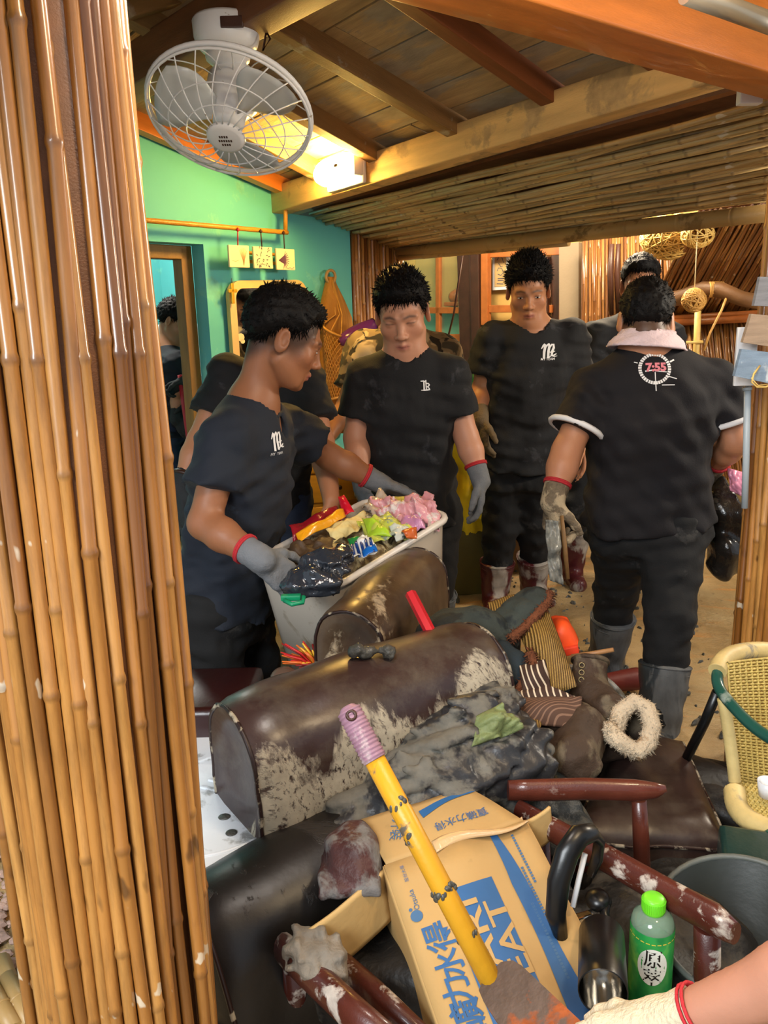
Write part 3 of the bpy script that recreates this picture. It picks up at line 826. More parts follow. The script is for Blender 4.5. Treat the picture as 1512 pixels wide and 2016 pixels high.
# ---- mirror with rounded pale wood frame
c00, c10, c01 = wq(436, 553, .03), wq(592, 551, .03), wq(452, 800, .03)
mx = (c10 - c00); mw = mx.length; mx.normalize(); mh = c00.z - c01.z; mc = c00 + mx * (mw / 2) - ZUP * (mh / 2) + mx * .03
mir = thing('wall_mirror', 'wall mirror with a rounded pale wood frame on the teal wall', 'mirror', mc - ZUP * mh / 2)
def rrect(w, h, r, n=6):
    out = []
    for cx, cy, a in ((w / 2 - r, h / 2 - r, 0), (-w / 2 + r, h / 2 - r, 90), (-w / 2 + r, -h / 2 + r, 180), (w / 2 - r, -h / 2 + r, 270)):
        for i in range(n + 1):
            t = math.radians(a + 90 * i / n); out.append((cx + r * math.cos(t), cy + r * math.sin(t)))
    return out
o_, i_ = rrect(mw, mh, .07), rrect(mw - .07, mh - .07, .045); n = len(o_); mb = MB()
L3 = lambda p, d: mc + mx * p[0] + ZUP * p[1] + NW * d
mb.add([L3(p, .012) for p in o_] + [L3(p, .016) for p in i_] + [L3(p, -.015) for p in o_] + [L3(p, -.002) for p in i_],
       [(j, (j + 1) % n, (j + 1) % n + n, j + n) for j in range(n)] + [(j + 2 * n, (j + 1) % n + 2 * n, (j + 1) % n, j) for j in range(n)] + [(j + n, (j + 1) % n + n, (j + 1) % n + 3 * n, j + 3 * n) for j in range(n)])
mb.build('frame', M('pale_frame_wood', '#d8b878', .45, .15, 5, bump=.08), mir)
mb = MB(); mb.add([L3(p, 0) for p in i_] + [L3(p, -.014) for p in i_], [tuple(range(n)), tuple(reversed(range(n, 2 * n)))] + [(j, j + n, (j + 1) % n + n, (j + 1) % n) for j in range(n)])
t = NT('mirror_glass'); t.b.inputs['Metallic'].default_value = 1; t.b.inputs['Roughness'].default_value = .04
t.link(t.ramp(t.noise(t.coords(), 6, 5), [(.4, (.35, .34, .3, 1)), (.6, (.62, .62, .6, 1))]), t.b.inputs['Base Color'])
mb.build('glass', t.m, mir)
mb = MB()
for x, y, r in ((460, 652, .02), (474, 664, .022), (478, 672, .013)):
    mb.disc(wq(x, y, .034), mx, ZUP, r, r * .85, 14)
mb.build('sticker', m_plaque, mir)
cp = wq(458, 578, .06)
cr_ = thing('cross_pendant', 'small yellow cross pendant hanging over the corner of the mirror', 'pendant', cp - ZUP * .05)
mb = MB(); mb.box(cp, (.016, .008, .09), mx, -NW, ZUP, bev=.003); mb.box(cp + ZUP * .012, (.05, .008, .015), mx, -NW, ZUP, bev=.003); mb.build('cross', M('yellow_brass', '#d8a62c', .3, .1, 5, metal=.5, bump=0), cr_)
mb = MB(); mb.tube([cp + ZUP * .045, wq(456, 548, .055)], .0015, 5); mb.build('thread', m_dark, cr_)

# ---- woven carrier hanging on the teal wall, with the purple flask in its pocket
bk = thing('woven_carrier', 'long tan woven bark carrier with a net pocket hanging on the teal wall', 'basket', wq(662, 850, .05))
m_bark = M('tan_bark_sheath', '#a8742c', .6, .3, 4, (8, 8, 1), bump=.35, bscale=40)
m_net = M('rattan_strips', '#c4934a', .5, .2, 20, bump=.1)
rows = [(651, 545, 6), (651, 560, 11), (655, 590, 22), (660, 625, 32), (662, 660, 34), (664, 700, 36), (664, 740, 34), (664, 780, 29), (662, 820, 24), (660, 850, 18)]
G = []
for k, (x, y, w) in enumerate(rows):
    G.append([tuple(wq(x + w * math.sin(a), y + (3 if k else 0) * math.sin(2 * a), .02 + (.07 if 1 < k < 9 else .03) * math.cos(a) ** 2)) for a in np.linspace(-1.57, 1.57, 11)])
mb = MB(); mb.sheet(G, .006); mb.build('sheath', m_bark, bk)
mb = MB(); mb.tube([wq(651 + 9 * math.cos(t), 545 + 13 * math.sin(t), .04) for t in np.linspace(0, 6.283, 18)[:-1]], .008, 7, closed=True); mb.build('ring', m_bam, bk)
def pocket(u, v):
    a = -1.5 + 3.0 * u; y0 = 640 + 46 * u; y = y0 + (790 - 14 * u - y0) * v; w = (38 - 16 * v)
    return wq(672 - 6 * v + w * math.sin(a), y, .06 + .13 * (1 - .6 * v) * max(math.cos(a), 0))
mb = MB()
for k in range(-9, 15):
    for sg in (1, -1):
        pts = []
        for i in range(13):
            v = i / 12; u = k / 14 + (v * .7 if sg > 0 else .0 + (1 - v) * .7)
            if 0 <= u <= 1: pts.append(pocket(u, v))
        if len(pts) > 2: mb.tube(pts, .0028, 4, False)
for v in (0, 1): mb.tube([pocket(u, v) for u in np.linspace(0, 1, 16)], .007, 7)
for u in (0, .3, .5): mb.tube([pocket(u, 0), wq(668 + 26 * (u - .3), 620, .10), wq(654, 552, .05)], .004, 5)
mb.build('net_pocket', m_net, bk, kind='stuff')
a, b = wq(688, 664, .20), wq(736, 638, .24)
fl = thing('purple_flask', 'glossy purple plastic flask stuck in the net pocket of the woven carrier', 'flask', (a + b) / 2)
x_, y_, z_ = basis(b - a); L = (b - a).length; mb = MB(); fm = frame(a, x_, y_, z_)
mb.lathe([(0, -.06), (.02, -.058), (.036, -.03), (.042, .02), (.042, L * .45), (.036, L * .8), (.03, L), (.026, L), (.024, L - .03), (0, L - .03)], 22, fm)
mb.build('body', M('purple_gloss_plastic', '#6a2f78', .2, .08, 5, bump=0), fl)
mb = MB(); mb.tube([fm @ V(.0305 * math.cos(t), .0305 * math.sin(t), L) for t in np.linspace(0, 6.283, 20)[:-1]], .003, 6, closed=True); mb.build('rim', m_dark, fl)

# ---- scroll frame on the far wall
a, b = fp(971, 497, .02), fp(1003, 570, .02)
sc = thing('framed_scroll', 'narrow framed ink scroll on the ochre back wall', 'picture', V((a.x + b.x) / 2, (a.y + b.y) / 2, b.z))
c_ = (a + b) / 2; w_ = (b - a).dot(FD); h_ = a.z - b.z; sx_, sy_ = FD, ZUP
mb = MB(); mb.box(c_, (w_, .02, h_), FD, -FN, ZUP, bev=.004); mb.build('frame', m_white, sc)
mb = MB(); mb.box(c_ + FN * .012, (w_ * .68, .004, h_ * .82), FD, -FN, ZUP); mb.build('sheet', M('scroll_paper', '#b79a68', .8, .1, 5, bump=.05), sc)
mb = MB()
for pts in (((-.2, .28), (-.05, .38), (.12, .33), (.2, .2)), ((-.1, .2), (.05, .1), (.15, .12)), ((-.18, .0), (-.1, .08), (.1, .06), (.2, -.05), (.05, -.12), (-.15, -.08)), ((-.15, -.2), (.18, -.2)), ((-.15, -.25), (.18, -.25)), ((-.2, -.33), (.2, -.35))):
    v, f = stroke([(x * w_, y * h_) for x, y in pts], .006); mb.add([c_ + FD * p[0] + ZUP * p[1] + FN * .0146 for p in v], f)
mb.build('ink_lines', m_ink2, sc)
mb = MB(); mb.tube([P(911, 500, 4.7), P(902, 560, 4.72), P(893, 620, 4.75), P(880, 672, 4.8)], .006, 7)
single(mb, 'cable', m_dark, 'thin black cable hanging down in front of the back windows', 'cable')
mb = MB(); hp = fp(907, 598, .03); mb.box(hp, (.22, .12, .03), FD, -FN, ZUP, bev=.005); mb.ell(hp + ZUP * .05, (.09, .05, .06)); single(mb, 'wall_shelf', m_win, 'small brown shelf with a rounded thing on it behind the window bars', 'shelf')

# ---- rattan ball lamps
def rattan_ball(name, c, r, n, wr, mat, label, cat, seed, sq=(1, 1, 1), core=None, hang=None):
    t = thing(name, label, cat, c - ZUP * r); q = random.Random(seed); mb = MB(); c = Vector(c)
    for i in range(n):
        ax = Vector((q.gauss(0, 1), q.gauss(0, 1), q.gauss(0, 1))).normalized(); x, y, z = basis(ax); off = q.uniform(-.6, .6); rr = math.sqrt(1 - off * off) * q.uniform(.95, 1.02); k = 18
        pts = []
        for j in range(k):
            p = (x * math.cos(6.283 * j / k) + y * math.sin(6.283 * j / k)) * rr * r + z * off * r
            pts.append(c + Vector((p.x * sq[0], p.y * sq[1], p.z * sq[2])))
        mb.tube(pts, wr, 4, closed=True)
    mb.build('weave', mat, t, kind='stuff')
    if core:
        mb = MB(); mb.ell(c, tuple(r * .93 * k for k in sq)); mb.build('shell', core, t)
    if hang is not None:
        mb = MB(); mb.tube([c + ZUP * r * .9, hang], .0025, 5); mb.build('string', m_plaque, t)
    return t
m_rat = M('pale_rattan', '#d8b566', .5, .2, 20, bump=.05)
rattan_ball('rattan_lamp', P(1322, 466, 4.35), .155, 90, .0032, m_rat, 'large pale woven rattan ball lamp below the thick bamboo pole', 'lamp', 4, (1, 1, .72), M('rattan_shell', '#b08a44', .7, .2, 30, bump=.4, bscale=80))
rattan_ball('rattan_lamp', P(1374, 462, 4.05), .075, 40, .0034, m_rat, 'small pale rattan ball in front of the large rattan lamp', 'lamp', 6, (1, 1, .8))
rattan_ball('twig_ball', P(1366, 591, 4.0), .055, 40, .0034, m_net, 'small brown twig ball hanging on a white string', 'ornament', 9, hang=P(1374, 440, 4.0))
# curved trunk with twine, on the far right wall
tr = thing('bent_trunk', 'curved brown trunk bound with twine along the far cane wall', 'trunk', P(1400, 620, 4.1))
mb = MB(); mb.tube([P(1226, 606, 4.5), P(1300, 596, 4.4), P(1345, 584, 4.3), P(1385, 569, 4.2), P(1420, 571, 4.12), P(1460, 588, 4.05), P(1520, 600, 3.95)], [.034, .038, .040, .038, .038, .036, .034], 14); mb.build('log', M('dark_trunk_bark', '#6d4b2b', .55, .3, 5, bump=.3, bscale=30), tr)
mb = MB()
for k in range(9): x = 1398 + k * 3.2; mb.tube([P(x + 10 * math.cos(t) * .3, 570 + 14 * math.sin(t), 4.16 - .045 * math.cos(t)) for t in np.linspace(0, 6.283, 14)[:-1]], .006, 5, closed=True)
mb.tube([P(1436, 572, 4.08), P(1420, 612, 4.07), P(1398, 655, 4.06), P(1386, 690, 4.06)], .006, 6); mb.build('twine', m_net, tr)
mb = MB(); mb.tube([P(1374, 612, 4.1), P(1371, 690, 4.1), P(1369, 760, 4.1)], .016, 10); mb.tube([P(1330, 676, 4.07), P(1384, 673, 4.07)], .007, 8)
single(mb, 'pale_stake', m_rat, 'pale upright stake with a short orange crossbar before the far cane wall', 'stake')
# ---- weathered signboards on the right pillar
m_gb = M('grey_weathered_board', '#85868a', .75, .25, 3, (3, 3, 22), bump=.4, bscale=60)
m_tb = M('tan_weathered_board', '#a48d76', .75, .25, 3, (3, 3, 22), bump=.4, bscale=60)
m_bb = M('bluish_weathered_board', '#8094a8', .75, .3, 3, (3, 3, 22), bump=.4, bscale=60, mud=.2, mudcol='#c3ccd2', mudscale=18)
for poly, Y, mt, lab in (([(1494, 545), (1580, 548), (1578, 606), (1482, 602)], 1.975, m_gb, 'grey weathered wooden board, topmost on the right pillar'),
                          ([(1477, 618), (1570, 626), (1566, 690), (1460, 674)], 1.955, m_tb, 'tan weathered wooden board between two greyer boards'),
                          ([(1458, 687), (1570, 700), (1566, 766), (1444, 740)], 1.935, m_bb, 'bluish worn wooden board with a cord loop, lowest on the pillar')):
    pts = [P(x, y, Y) for x, y in poly]; mb = MB(); n_ = (pts[1] - pts[0]).cross(pts[2] - pts[0]).normalized(); n_ = n_ if n_.y < 0 else -n_
    q = [p + n_ * .007 for p in pts] + [p - n_ * .007 for p in pts]
    mb.add(q, [(3, 2, 1, 0), (4, 5, 6, 7), (0, 1, 5, 4), (1, 2, 6, 5), (2, 3, 7, 6), (3, 0, 4, 7)])
    if 'lowest' in lab:
        bo = thing('sign_board', lab, 'board', pts[3], 'boards hung on the right pillar'); mb.build('board', mt, bo)
        mb = MB(); mb.tube([P(1496, 720, 1.92), P(1484, 736, 1.90), P(1480, 752, 1.9), P(1490, 762, 1.9), P(1508, 762, 1.9), P(1530, 752, 1.92)], .0022, 6); mb.tube([P(1496, 720, 1.92), P(1480, 745, 1.9), P(1492, 759, 1.9), P(1512, 757, 1.91)], .0018, 6); mb.build('cord_loop', m_rat, bo)
    else: single(mb, 'sign_board', mt, lab, 'board', 'boards hung on the right pillar')
mb = MB(); a = P(1468, 702, 2.0); mb.box(a, (.05, .01, .14), bev=.002); single(mb, 'paper_notice', m_white, 'white sheet peeping out behind the lowest worn board', 'paper')
mb = MB(); mb.tube([P(1472, 755, 2.03), P(1469, 900, 2.03), P(1466, 1000, 2.03)], .0085, 10); mb.tube([P(1471, 762, 2.03), P(1471, 768, 2.03)], .012, 10)
single(mb, 'conduit', M('grey_conduit', '#9aa4aa', .4, .1, 5, bump=.02), 'grey plastic conduit running down beside the right pillar', 'pipe')
mb = MB(); mb.box(P(1476, 190, 2.3), (.06, .03, .04), bev=.004); single(mb, 'junction_box', m_white, 'small white box at the right end of the tan beam', 'box')
# ================================================================ people
def npv(p): return np.array([p[0], p[1], p[2]], float)
def unit(v): v = np.asarray(v, float); return v / (np.linalg.norm(v) + 1e-12)
def smooth(x, a, b): t = np.clip((x - a) / (b - a), 0, 1); return t * t * (3 - 2 * t)
m_skin = M('skin', '#c68a68', .48, .06, 14, bump=.05, bscale=160, attr='Col', sss=.08)
m_hair = M('black_hair', '#0c0a0a', .6, .3, 60, bump=.25, bscale=140, spec=.22)
m_eye = M('eye_white', '#d9d2c8', .2, 0, 5, bump=0); m_iris = M('dark_iris', '#120c08', .15, 0, 5, bump=0)
m_glove = M('grey_knit_glove', '#6f7276', .85, .12, 30, bump=.3, bscale=220)
m_glove_b = M('brown_muddy_glove', '#6b5a42', .85, .25, 14, bump=.3, bscale=150)
m_glove_w = M('cream_knit_glove', '#cdbfa2', .9, .12, 20, bump=.5, bscale=190)
m_glove_m = M('muddy_cream_glove', '#a8977a', .9, .2, 20, bump=.4, bscale=170, mud=.45, mudcol='#6e604c', mudscale=22)
m_glove_k = M('black_glove', '#2a2c2e', .8, .12, 30, bump=.3, bscale=200)
m_cuff = M('red_glove_cuff', '#b3262e', .8, .1, 30, bump=.3, bscale=200)
def shirt_mat(name, col, mud=.0, mudcol='#6f6d68', ms=7):
    return M(name, col, .82, .12, 5, bump=.12, bscale=240, mud=mud, mudcol=mudcol, mudscale=ms, sheen=.03)
m_black = shirt_mat('black_cotton', '#111215', .10, '#2b2c30', 9)
m_black2 = shirt_mat('washed_black_cotton', '#18191c', .10, '#303136', 10)
m_navy = shirt_mat('blue_black_cotton', '#151c28', .08, '#283342', 9)
m_trou = M('black_trousers', '#0b0c0e', .85, .15, 5, bump=.12, bscale=200, mud=.14, mudcol='#2e2d2c', mudscale=8)
m_jean = M('blue_jeans', '#26324a', .85, .25, 9, bump=.2, bscale=220)
m_boot_g = M('grey_muddy_boot', '#33373a', .3, .2, 6, bump=.1, mud=.42, mudcol='#595b5c', mudscale=9, mudstretch=(1, 1, .3))
m_boot_r = M('maroon_muddy_boot', '#4f1f22', .3, .2, 6, bump=.1, mud=.42, mudcol='#9a9288', mudscale=7, mudstretch=(1, 1, .3))
m_boot_b = M('brown_muddy_boot', '#4a4133', .4, .25, 6, bump=.1, mud=.45, mudcol='#7a7466', mudscale=7, mudstretch=(1, 1, .3))
def camo(name):
    t = NT(name); v = t.coords()
    c = t.ramp(t.noise(v, 9, 3, .5, .5), [(.42, srgb('#4d4433')), (.45, srgb('#8f7a58')), (.55, srgb('#8f7a58')), (.58, srgb('#c2ab82'))])
    c = t.mix(t.ramp(t.noise(v, 13, 2, .5, .8), [(.58, BLK), (.61, WHT)]), c, srgb('#2c2720'))
    t.link(c, t.b.inputs['Base Color']); t.b.inputs['Roughness'].default_value = .85; return t.m
m_camo = camo('desert_camouflage')

class Head:
    def __init__(s, c, f, up=(0, 0, 1), k=1.0):
        s.c = npv(c); s.f = unit(f); u = np.asarray(up, float); s.u = unit(u - s.f * (u @ s.f)); s.r = np.cross(s.f, s.u); s.k = k
        s.R = np.stack([s.r, s.f, s.u], 1)
    def p(s, x, y, z): return s.c + s.k * (s.r * x + s.f * y + s.u * z)
    def loc(s, v): return ((v - s.c) @ s.R) / s.k
    def build(s, sd, ears=True):
        k = s.k; E = lambda c, r, kk=.02, op='u', R=None: sd.ell(s.p(*c), tuple(q * k for q in r), s.R if R is None else R, kk * k, op)
        C = lambda a, b, ra, rb=None, kk=.012, op='u': sd.cap(s.p(*a), s.p(*b), ra * k, (rb if rb is not None else ra) * k, kk * k, op)
        E((0, -.018, .035), (.0745, .094, .083)); E((0, .028, -.030), (.0625, .062, .088), .03)
        for q in (-1, 1):
            C((q * .050, -.005, -.055), (q * .030, .055, -.092), .018, .016, .03)
            E((q * .043, .055, -.022), (.022, .020, .020), .02)
            C((q * .014, .082, .020), (q * .046, .068, .020), .0105, .009, .014)
        E((0, .070, -.100), (.020, .016, .015), .02)
        C((0, .082, .012), (0, .100, -.030), .0075, .0105, .012); E((0, .1035, -.033), (.0115, .010, .009), .008)
        for q in (-1, 1):
            E((q * .0135, .0935, -.037), (.008, .0095, .0075), .006)
            E((q * .033, .097, .002), (.017, .012, .010), .012, 's')
            E((q * .032, .0685, .001), (.0165, .0165, .0135), .004)
        C((-.020, .078, -.066), (0, .0895, -.063), .0055, .007, .006); C((.020, .078, -.066), (0, .0895, -.063), .0055, .007, .006)
        C((-.016, .079, -.075), (.016, .079, -.075), .0075, .0075, .006); E((0, .088, -.074), (.010, .006, .006), .006)
        C((-.023, .092, -.0695), (.023, .092, -.0695), .0012, .0012, .004, 's')
        if ears:
            for q in (-1, 1):
                R2 = np.stack([unit(s.r * q + s.f * -.45), unit(s.f + s.r * q * .45), s.u], 1)
                E((q * .079, -.016, -.004), (.0085, .020, .032), .008, 'u', R2); E((q * .0875, -.010, .002), (.006, .011, .019), .006, 's', R2)
    def colors(s, v, skin, fade=None, lip='#a8605a', brow='#1c1412'):
        L = s.loc(v); x, y, z = np.abs(L[:, 0]), L[:, 1], L[:, 2]; col = np.tile(np.array(skin), (len(v), 1))
        near = (np.abs(L[:, 0]) < .12) & (np.abs(y) < .14) & (np.abs(z) < .15)
        def mixc(w, c): col[:] = col * (1 - w[:, None]) + np.array(c) * w[:, None]
        lips = np.exp(-((x / .021) ** 4)) * np.exp(-(((z + .0695) / .0085) ** 4)) * (y > .06) * near; mixc(lips * .75, srgb(lip)[:3])
        cheeks = np.exp(-(((x - .042) / .022) ** 2)) * np.exp(-(((z + .03) / .02) ** 2)) * (y > .03) * near; mixc(cheeks * .18, srgb('#b5624c')[:3])
        zb = .0255 - .22 * np.abs(x - .03); bw = np.exp(-(((x - .031) / .0195) ** 6)) * np.exp(-(((z - zb) / .0042) ** 2)) * (y > .04) * near; mixc(bw * .85, srgb(brow)[:3])
        ln = np.exp(-(((x - .032) / .0155) ** 6)) * np.exp(-(((z - .0035 + .0) / .0022) ** 2)) * (y > .06) * near; mixc(ln * .8, srgb('#1a100c')[:3])
        ll = np.exp(-((x / .022) ** 6)) * np.exp(-(((z + .0695) / .0017) ** 2)) * (y > .06) * near; mixc(ll * .7, srgb('#5a2a28')[:3])
        no = np.exp(-(((x - .009) / .004) ** 2)) * np.exp(-(((z + .043) / .003) ** 2)) * (y > .085) * near; mixc(no * .8, srgb('#3a1c14')[:3])
        if fade:
            zl = s.hairline(y) ; w = smooth(z, zl - fade[0] - .03, zl - fade[0] + .03) * (y < .065) * near
            earm = np.exp(-(((x - .083) / .012) ** 4)) * (x > .074); w = w * (1 - earm); mixc(np.clip(w, 0, 1) * fade[1], srgb('#25211f')[:3])
        return col
    def hairline(s, y):
        return np.interp(y, [-.11, -.08, -.04, -.005, .02, .04, .055, .07, .10], [-.062, -.05, -.005, .012, .008, .020, .052, .060, .062])
    def hair(s, root, thick=.016, top=.01, drop=0.0, seed=1, tufts=900, tl=.024, fr=0.0, lift=.5, name='hair'):
        k = s.k; sd = SD()
        sd.ell(s.p(0, -.020, .037), tuple(q * k for q in (.0755 + thick, .096 + thick, .085 + thick + top)), s.R, .01)
        sd.ell(s.p(0, .050, .078), tuple(q * k for q in (.055, .042 + fr, .030 + top)), s.R, .02)
        v, f = sd.grid(.0062 * k); L = s.loc(v)
        zl = s.hairline(L[:, 1]) - drop; dz = L[:, 2] - zl
        # pull the cap in to the scalp towards its lower edge, then drop what hangs below
        t = smooth(dz, -.004, .05); c0 = np.array([0, -.018, .035]); d = L - c0
        base = np.array([.0735, .0925, .0815]); rad = np.sqrt(((d / base) ** 2).sum(1)); Lb = c0 + d / np.maximum(rad, 1e-6)[:, None]
        n = snoise(L[:, 0], L[:, 1], L[:, 2], .02, seed, 9) * .0022
        L2 = Lb * (1 - t)[:, None] + (L + d / np.linalg.norm(d, axis=1)[:, None] * n[:, None]) * t[:, None]
        ok = dz > -.008; fm = ok[f].all(1); v2 = s.c + k * (L2 @ s.R.T); f2 = f[fm]
        used = np.unique(f2); remap = -np.ones(len(v), int); remap[used] = np.arange(len(used)); v2 = v2[used]; f2 = remap[f2]; L3 = L2[used]; dz3 = dz[used]
        vs = v2.tolist(); fs = f2.tolist(); q = np.random.RandomState(seed); cand = np.nonzero(dz3 > .012)[0]; edge = np.nonzero((dz3 < .02) & (L3[:, 1] < .085))[0]
        if tufts and len(cand):
            for i in q.choice(cand, tufts):
                p = v2[i]; o = L3[i] - c0; nrm = unit(s.R @ (o / base ** 2)); dr = unit(nrm * lift + s.f * (.55 + .3 * q.normal()) * (1 if o[1] > -.03 else -.2) * .6 + s.u * (.25 if o[2] > .05 else -.35) + q.normal(size=3) * .22)
                sd_ = unit(np.cross(dr, q.normal(size=3))); l = tl * k * q.uniform(.5, 1.15) * (.45 + .55 * min(1, dz3[i] / .06)); w = .0032 * k; b = len(vs); sb = np.cross(dr, sd_)
                vs += [(p + sd_ * w - nrm * .004).tolist(), (p - sd_ * w * .5 + sb * w - nrm * .004).tolist(), (p - sd_ * w * .5 - sb * w - nrm * .004).tolist(), (p + dr * l).tolist()]
                fs += [(b, b + 1, b + 3), (b + 1, b + 2, b + 3), (b + 2, b, b + 3)]
        if tufts and len(edge):      # short hairs laid over the lower edge, so that it thins out into the fade
            for i in q.choice(edge, 900):
                p = v2[i]; o = L3[i] - c0; nrm = unit(s.R @ (o / base ** 2)); dr = unit(nrm * .12 - s.u * (1.0 if o[1] < .05 else .7) + s.f * q.normal() * .35 + q.normal(size=3) * .15)
                sd_ = unit(np.cross(dr, nrm)); l = k * q.uniform(.008, .022); w = .0018 * k; b = len(vs); p = p + nrm * .0006
                vs += [(p + sd_ * w).tolist(), (p - sd_ * w).tolist(), (p + nrm * w).tolist(), (p + dr * l).tolist()]; fs += [(b, b + 1, b + 3), (b + 1, b + 2, b + 3), (b + 2, b, b + 3)]
        mb = MB(); mb.add(vs, fs, True); return mb.build(name, m_hair, root)
    def eyes(s, root, open_=.0042, look=-.001):
        k = s.k
        for q in (-1, 1):
            mb = MB(); mi = MB()
            mb.ell(s.p(q * .032, .0815, -.0005), (.0115 * k, .0042 * k, open_ * k), s.r, s.f, s.u, 12, 8)
            mi.ell(s.p(q * .032, .0838, -.0005 + look * .3), (.0052 * k, .0024 * k, min(.0048, open_ * .95) * k), s.r, s.f, s.u, 10, 6)
            e = mb.build('eye', m_eye, root); subpart(mi, 'iris', m_iris, e, root)

def hand(sd, w, d, n, side, k=1.0, curl=.5, grow=0.0, spread=.12, thumb=.6):
    """w wrist, d finger direction, n palm side normal, side = thumb-side vector"""
    w, d, n = npv(w), unit(d), unit(n); n = unit(n - d * (n @ d)); t = np.cross(d, n); t = t * (1 if t @ np.asarray(side, float) > 0 else -1)
    g = grow; L = .092 * k
    for o in (-.028, -.009, .011, .030): sd.cap(w + t * o * .55 * k, w + d * L * (.98 - abs(o) * 1.5) + t * o * k, (.0155 + g) * k, (.0125 + g) * k, .014)
    for i, (o, l) in enumerate(((.031, .075), (.011, .084), (-.010, .078), (-.029, .060))):
        p = w + d * L * (.98 - abs(o) * 1.2) + t * o * k; a = curl * (.35 + .12 * i); dirv = unit(d + t * o * spread * 10)
        for j, fr_ in enumerate((.42, .32, .26)):
            cs, sn = math.cos(a), math.sin(a); dd = unit(dirv * cs + n * sn); p2 = p + dd * l * k * fr_ * 1.02
            sd.cap(p, p2, (.0098 - .0010 * j + g) * k, (.0090 - .0010 * j + g) * k, .005); p = p2; a += curl * (.75 + .1 * j)
    p = w + d * L * .28 + t * .024 * k + n * .004; dv = unit(d * (1 - thumb * .4) + t * (.8 * (1 - curl * .35)) + n * .55 * curl)
    for j, l in enumerate((.042, .034, .026)):
        p2 = p + dv * l * k; sd.cap(p, p2, (.0135 - .002 * j + g) * k, (.0118 - .002 * j + g) * k, .008); p = p2; dv = unit(dv + d * .35 + n * .25 * curl - t * .25 * curl)

class Torso:
    """elliptic loft from pelvis A to neck base B"""
    def __init__(s, A, B, sideA, sideB, front, hs, k):
        s.A, s.B = npv(A), npv(B); s.L = np.linalg.norm(s.B - s.A); s.ax = (s.B - s.A) / s.L
        s.sa, s.sb = [unit(npv(q) - s.ax * (npv(q) @ s.ax)) for q in (sideA, sideB)]; s.front = np.asarray(front, float); s.hs = hs; s.k = k
    def add(s, sd, wa, wb, t0, t1, kk=.03, rnd_=.0):
        A, ax, L = s.A, s.ax, s.L; ta = np.array([q[0] for q in wa]); va = np.array([q[1] for q in wa]); tb = np.array([q[0] for q in wb]); vb = np.array([q[1] for q in wb])
        fa = np.cross(s.sa, ax); fb = np.cross(s.sb, ax)
        if fa @ s.front < 0: fa = -fa
        if fb @ s.front < 0: fb = -fb
        def fn(x, y, z):
            px, py, pz = x - A[0], y - A[1], z - A[2]
            t = (px * ax[0] + py * ax[1] + pz * ax[2]) / L; tc = np.clip(t, 0, 1)
            a = np.interp(t, ta, va); b = np.interp(t, tb, vb)
            u = sum(q * (s.sa[i] * (1 - tc) + s.sb[i] * tc) for i, q in enumerate((px, py, pz)))
            w = sum(q * (fa[i] * (1 - tc) + fb[i] * tc) for i, q in enumerate((px, py, pz)))
            e = 2.4; d = ((np.abs(u / a) ** e + np.abs(w / b) ** e) ** (1 / e) - 1) * np.minimum(a, b)
            return np.maximum(d, np.maximum((t0 - t) * L, (t - t1) * L))
        m = max(va.max(), vb.max()); p0 = A + ax * L * t0; p1 = A + ax * L * t1
        sd.add(fn, np.minimum(p0, p1) - m, np.maximum(p0, p1) + m, kk)

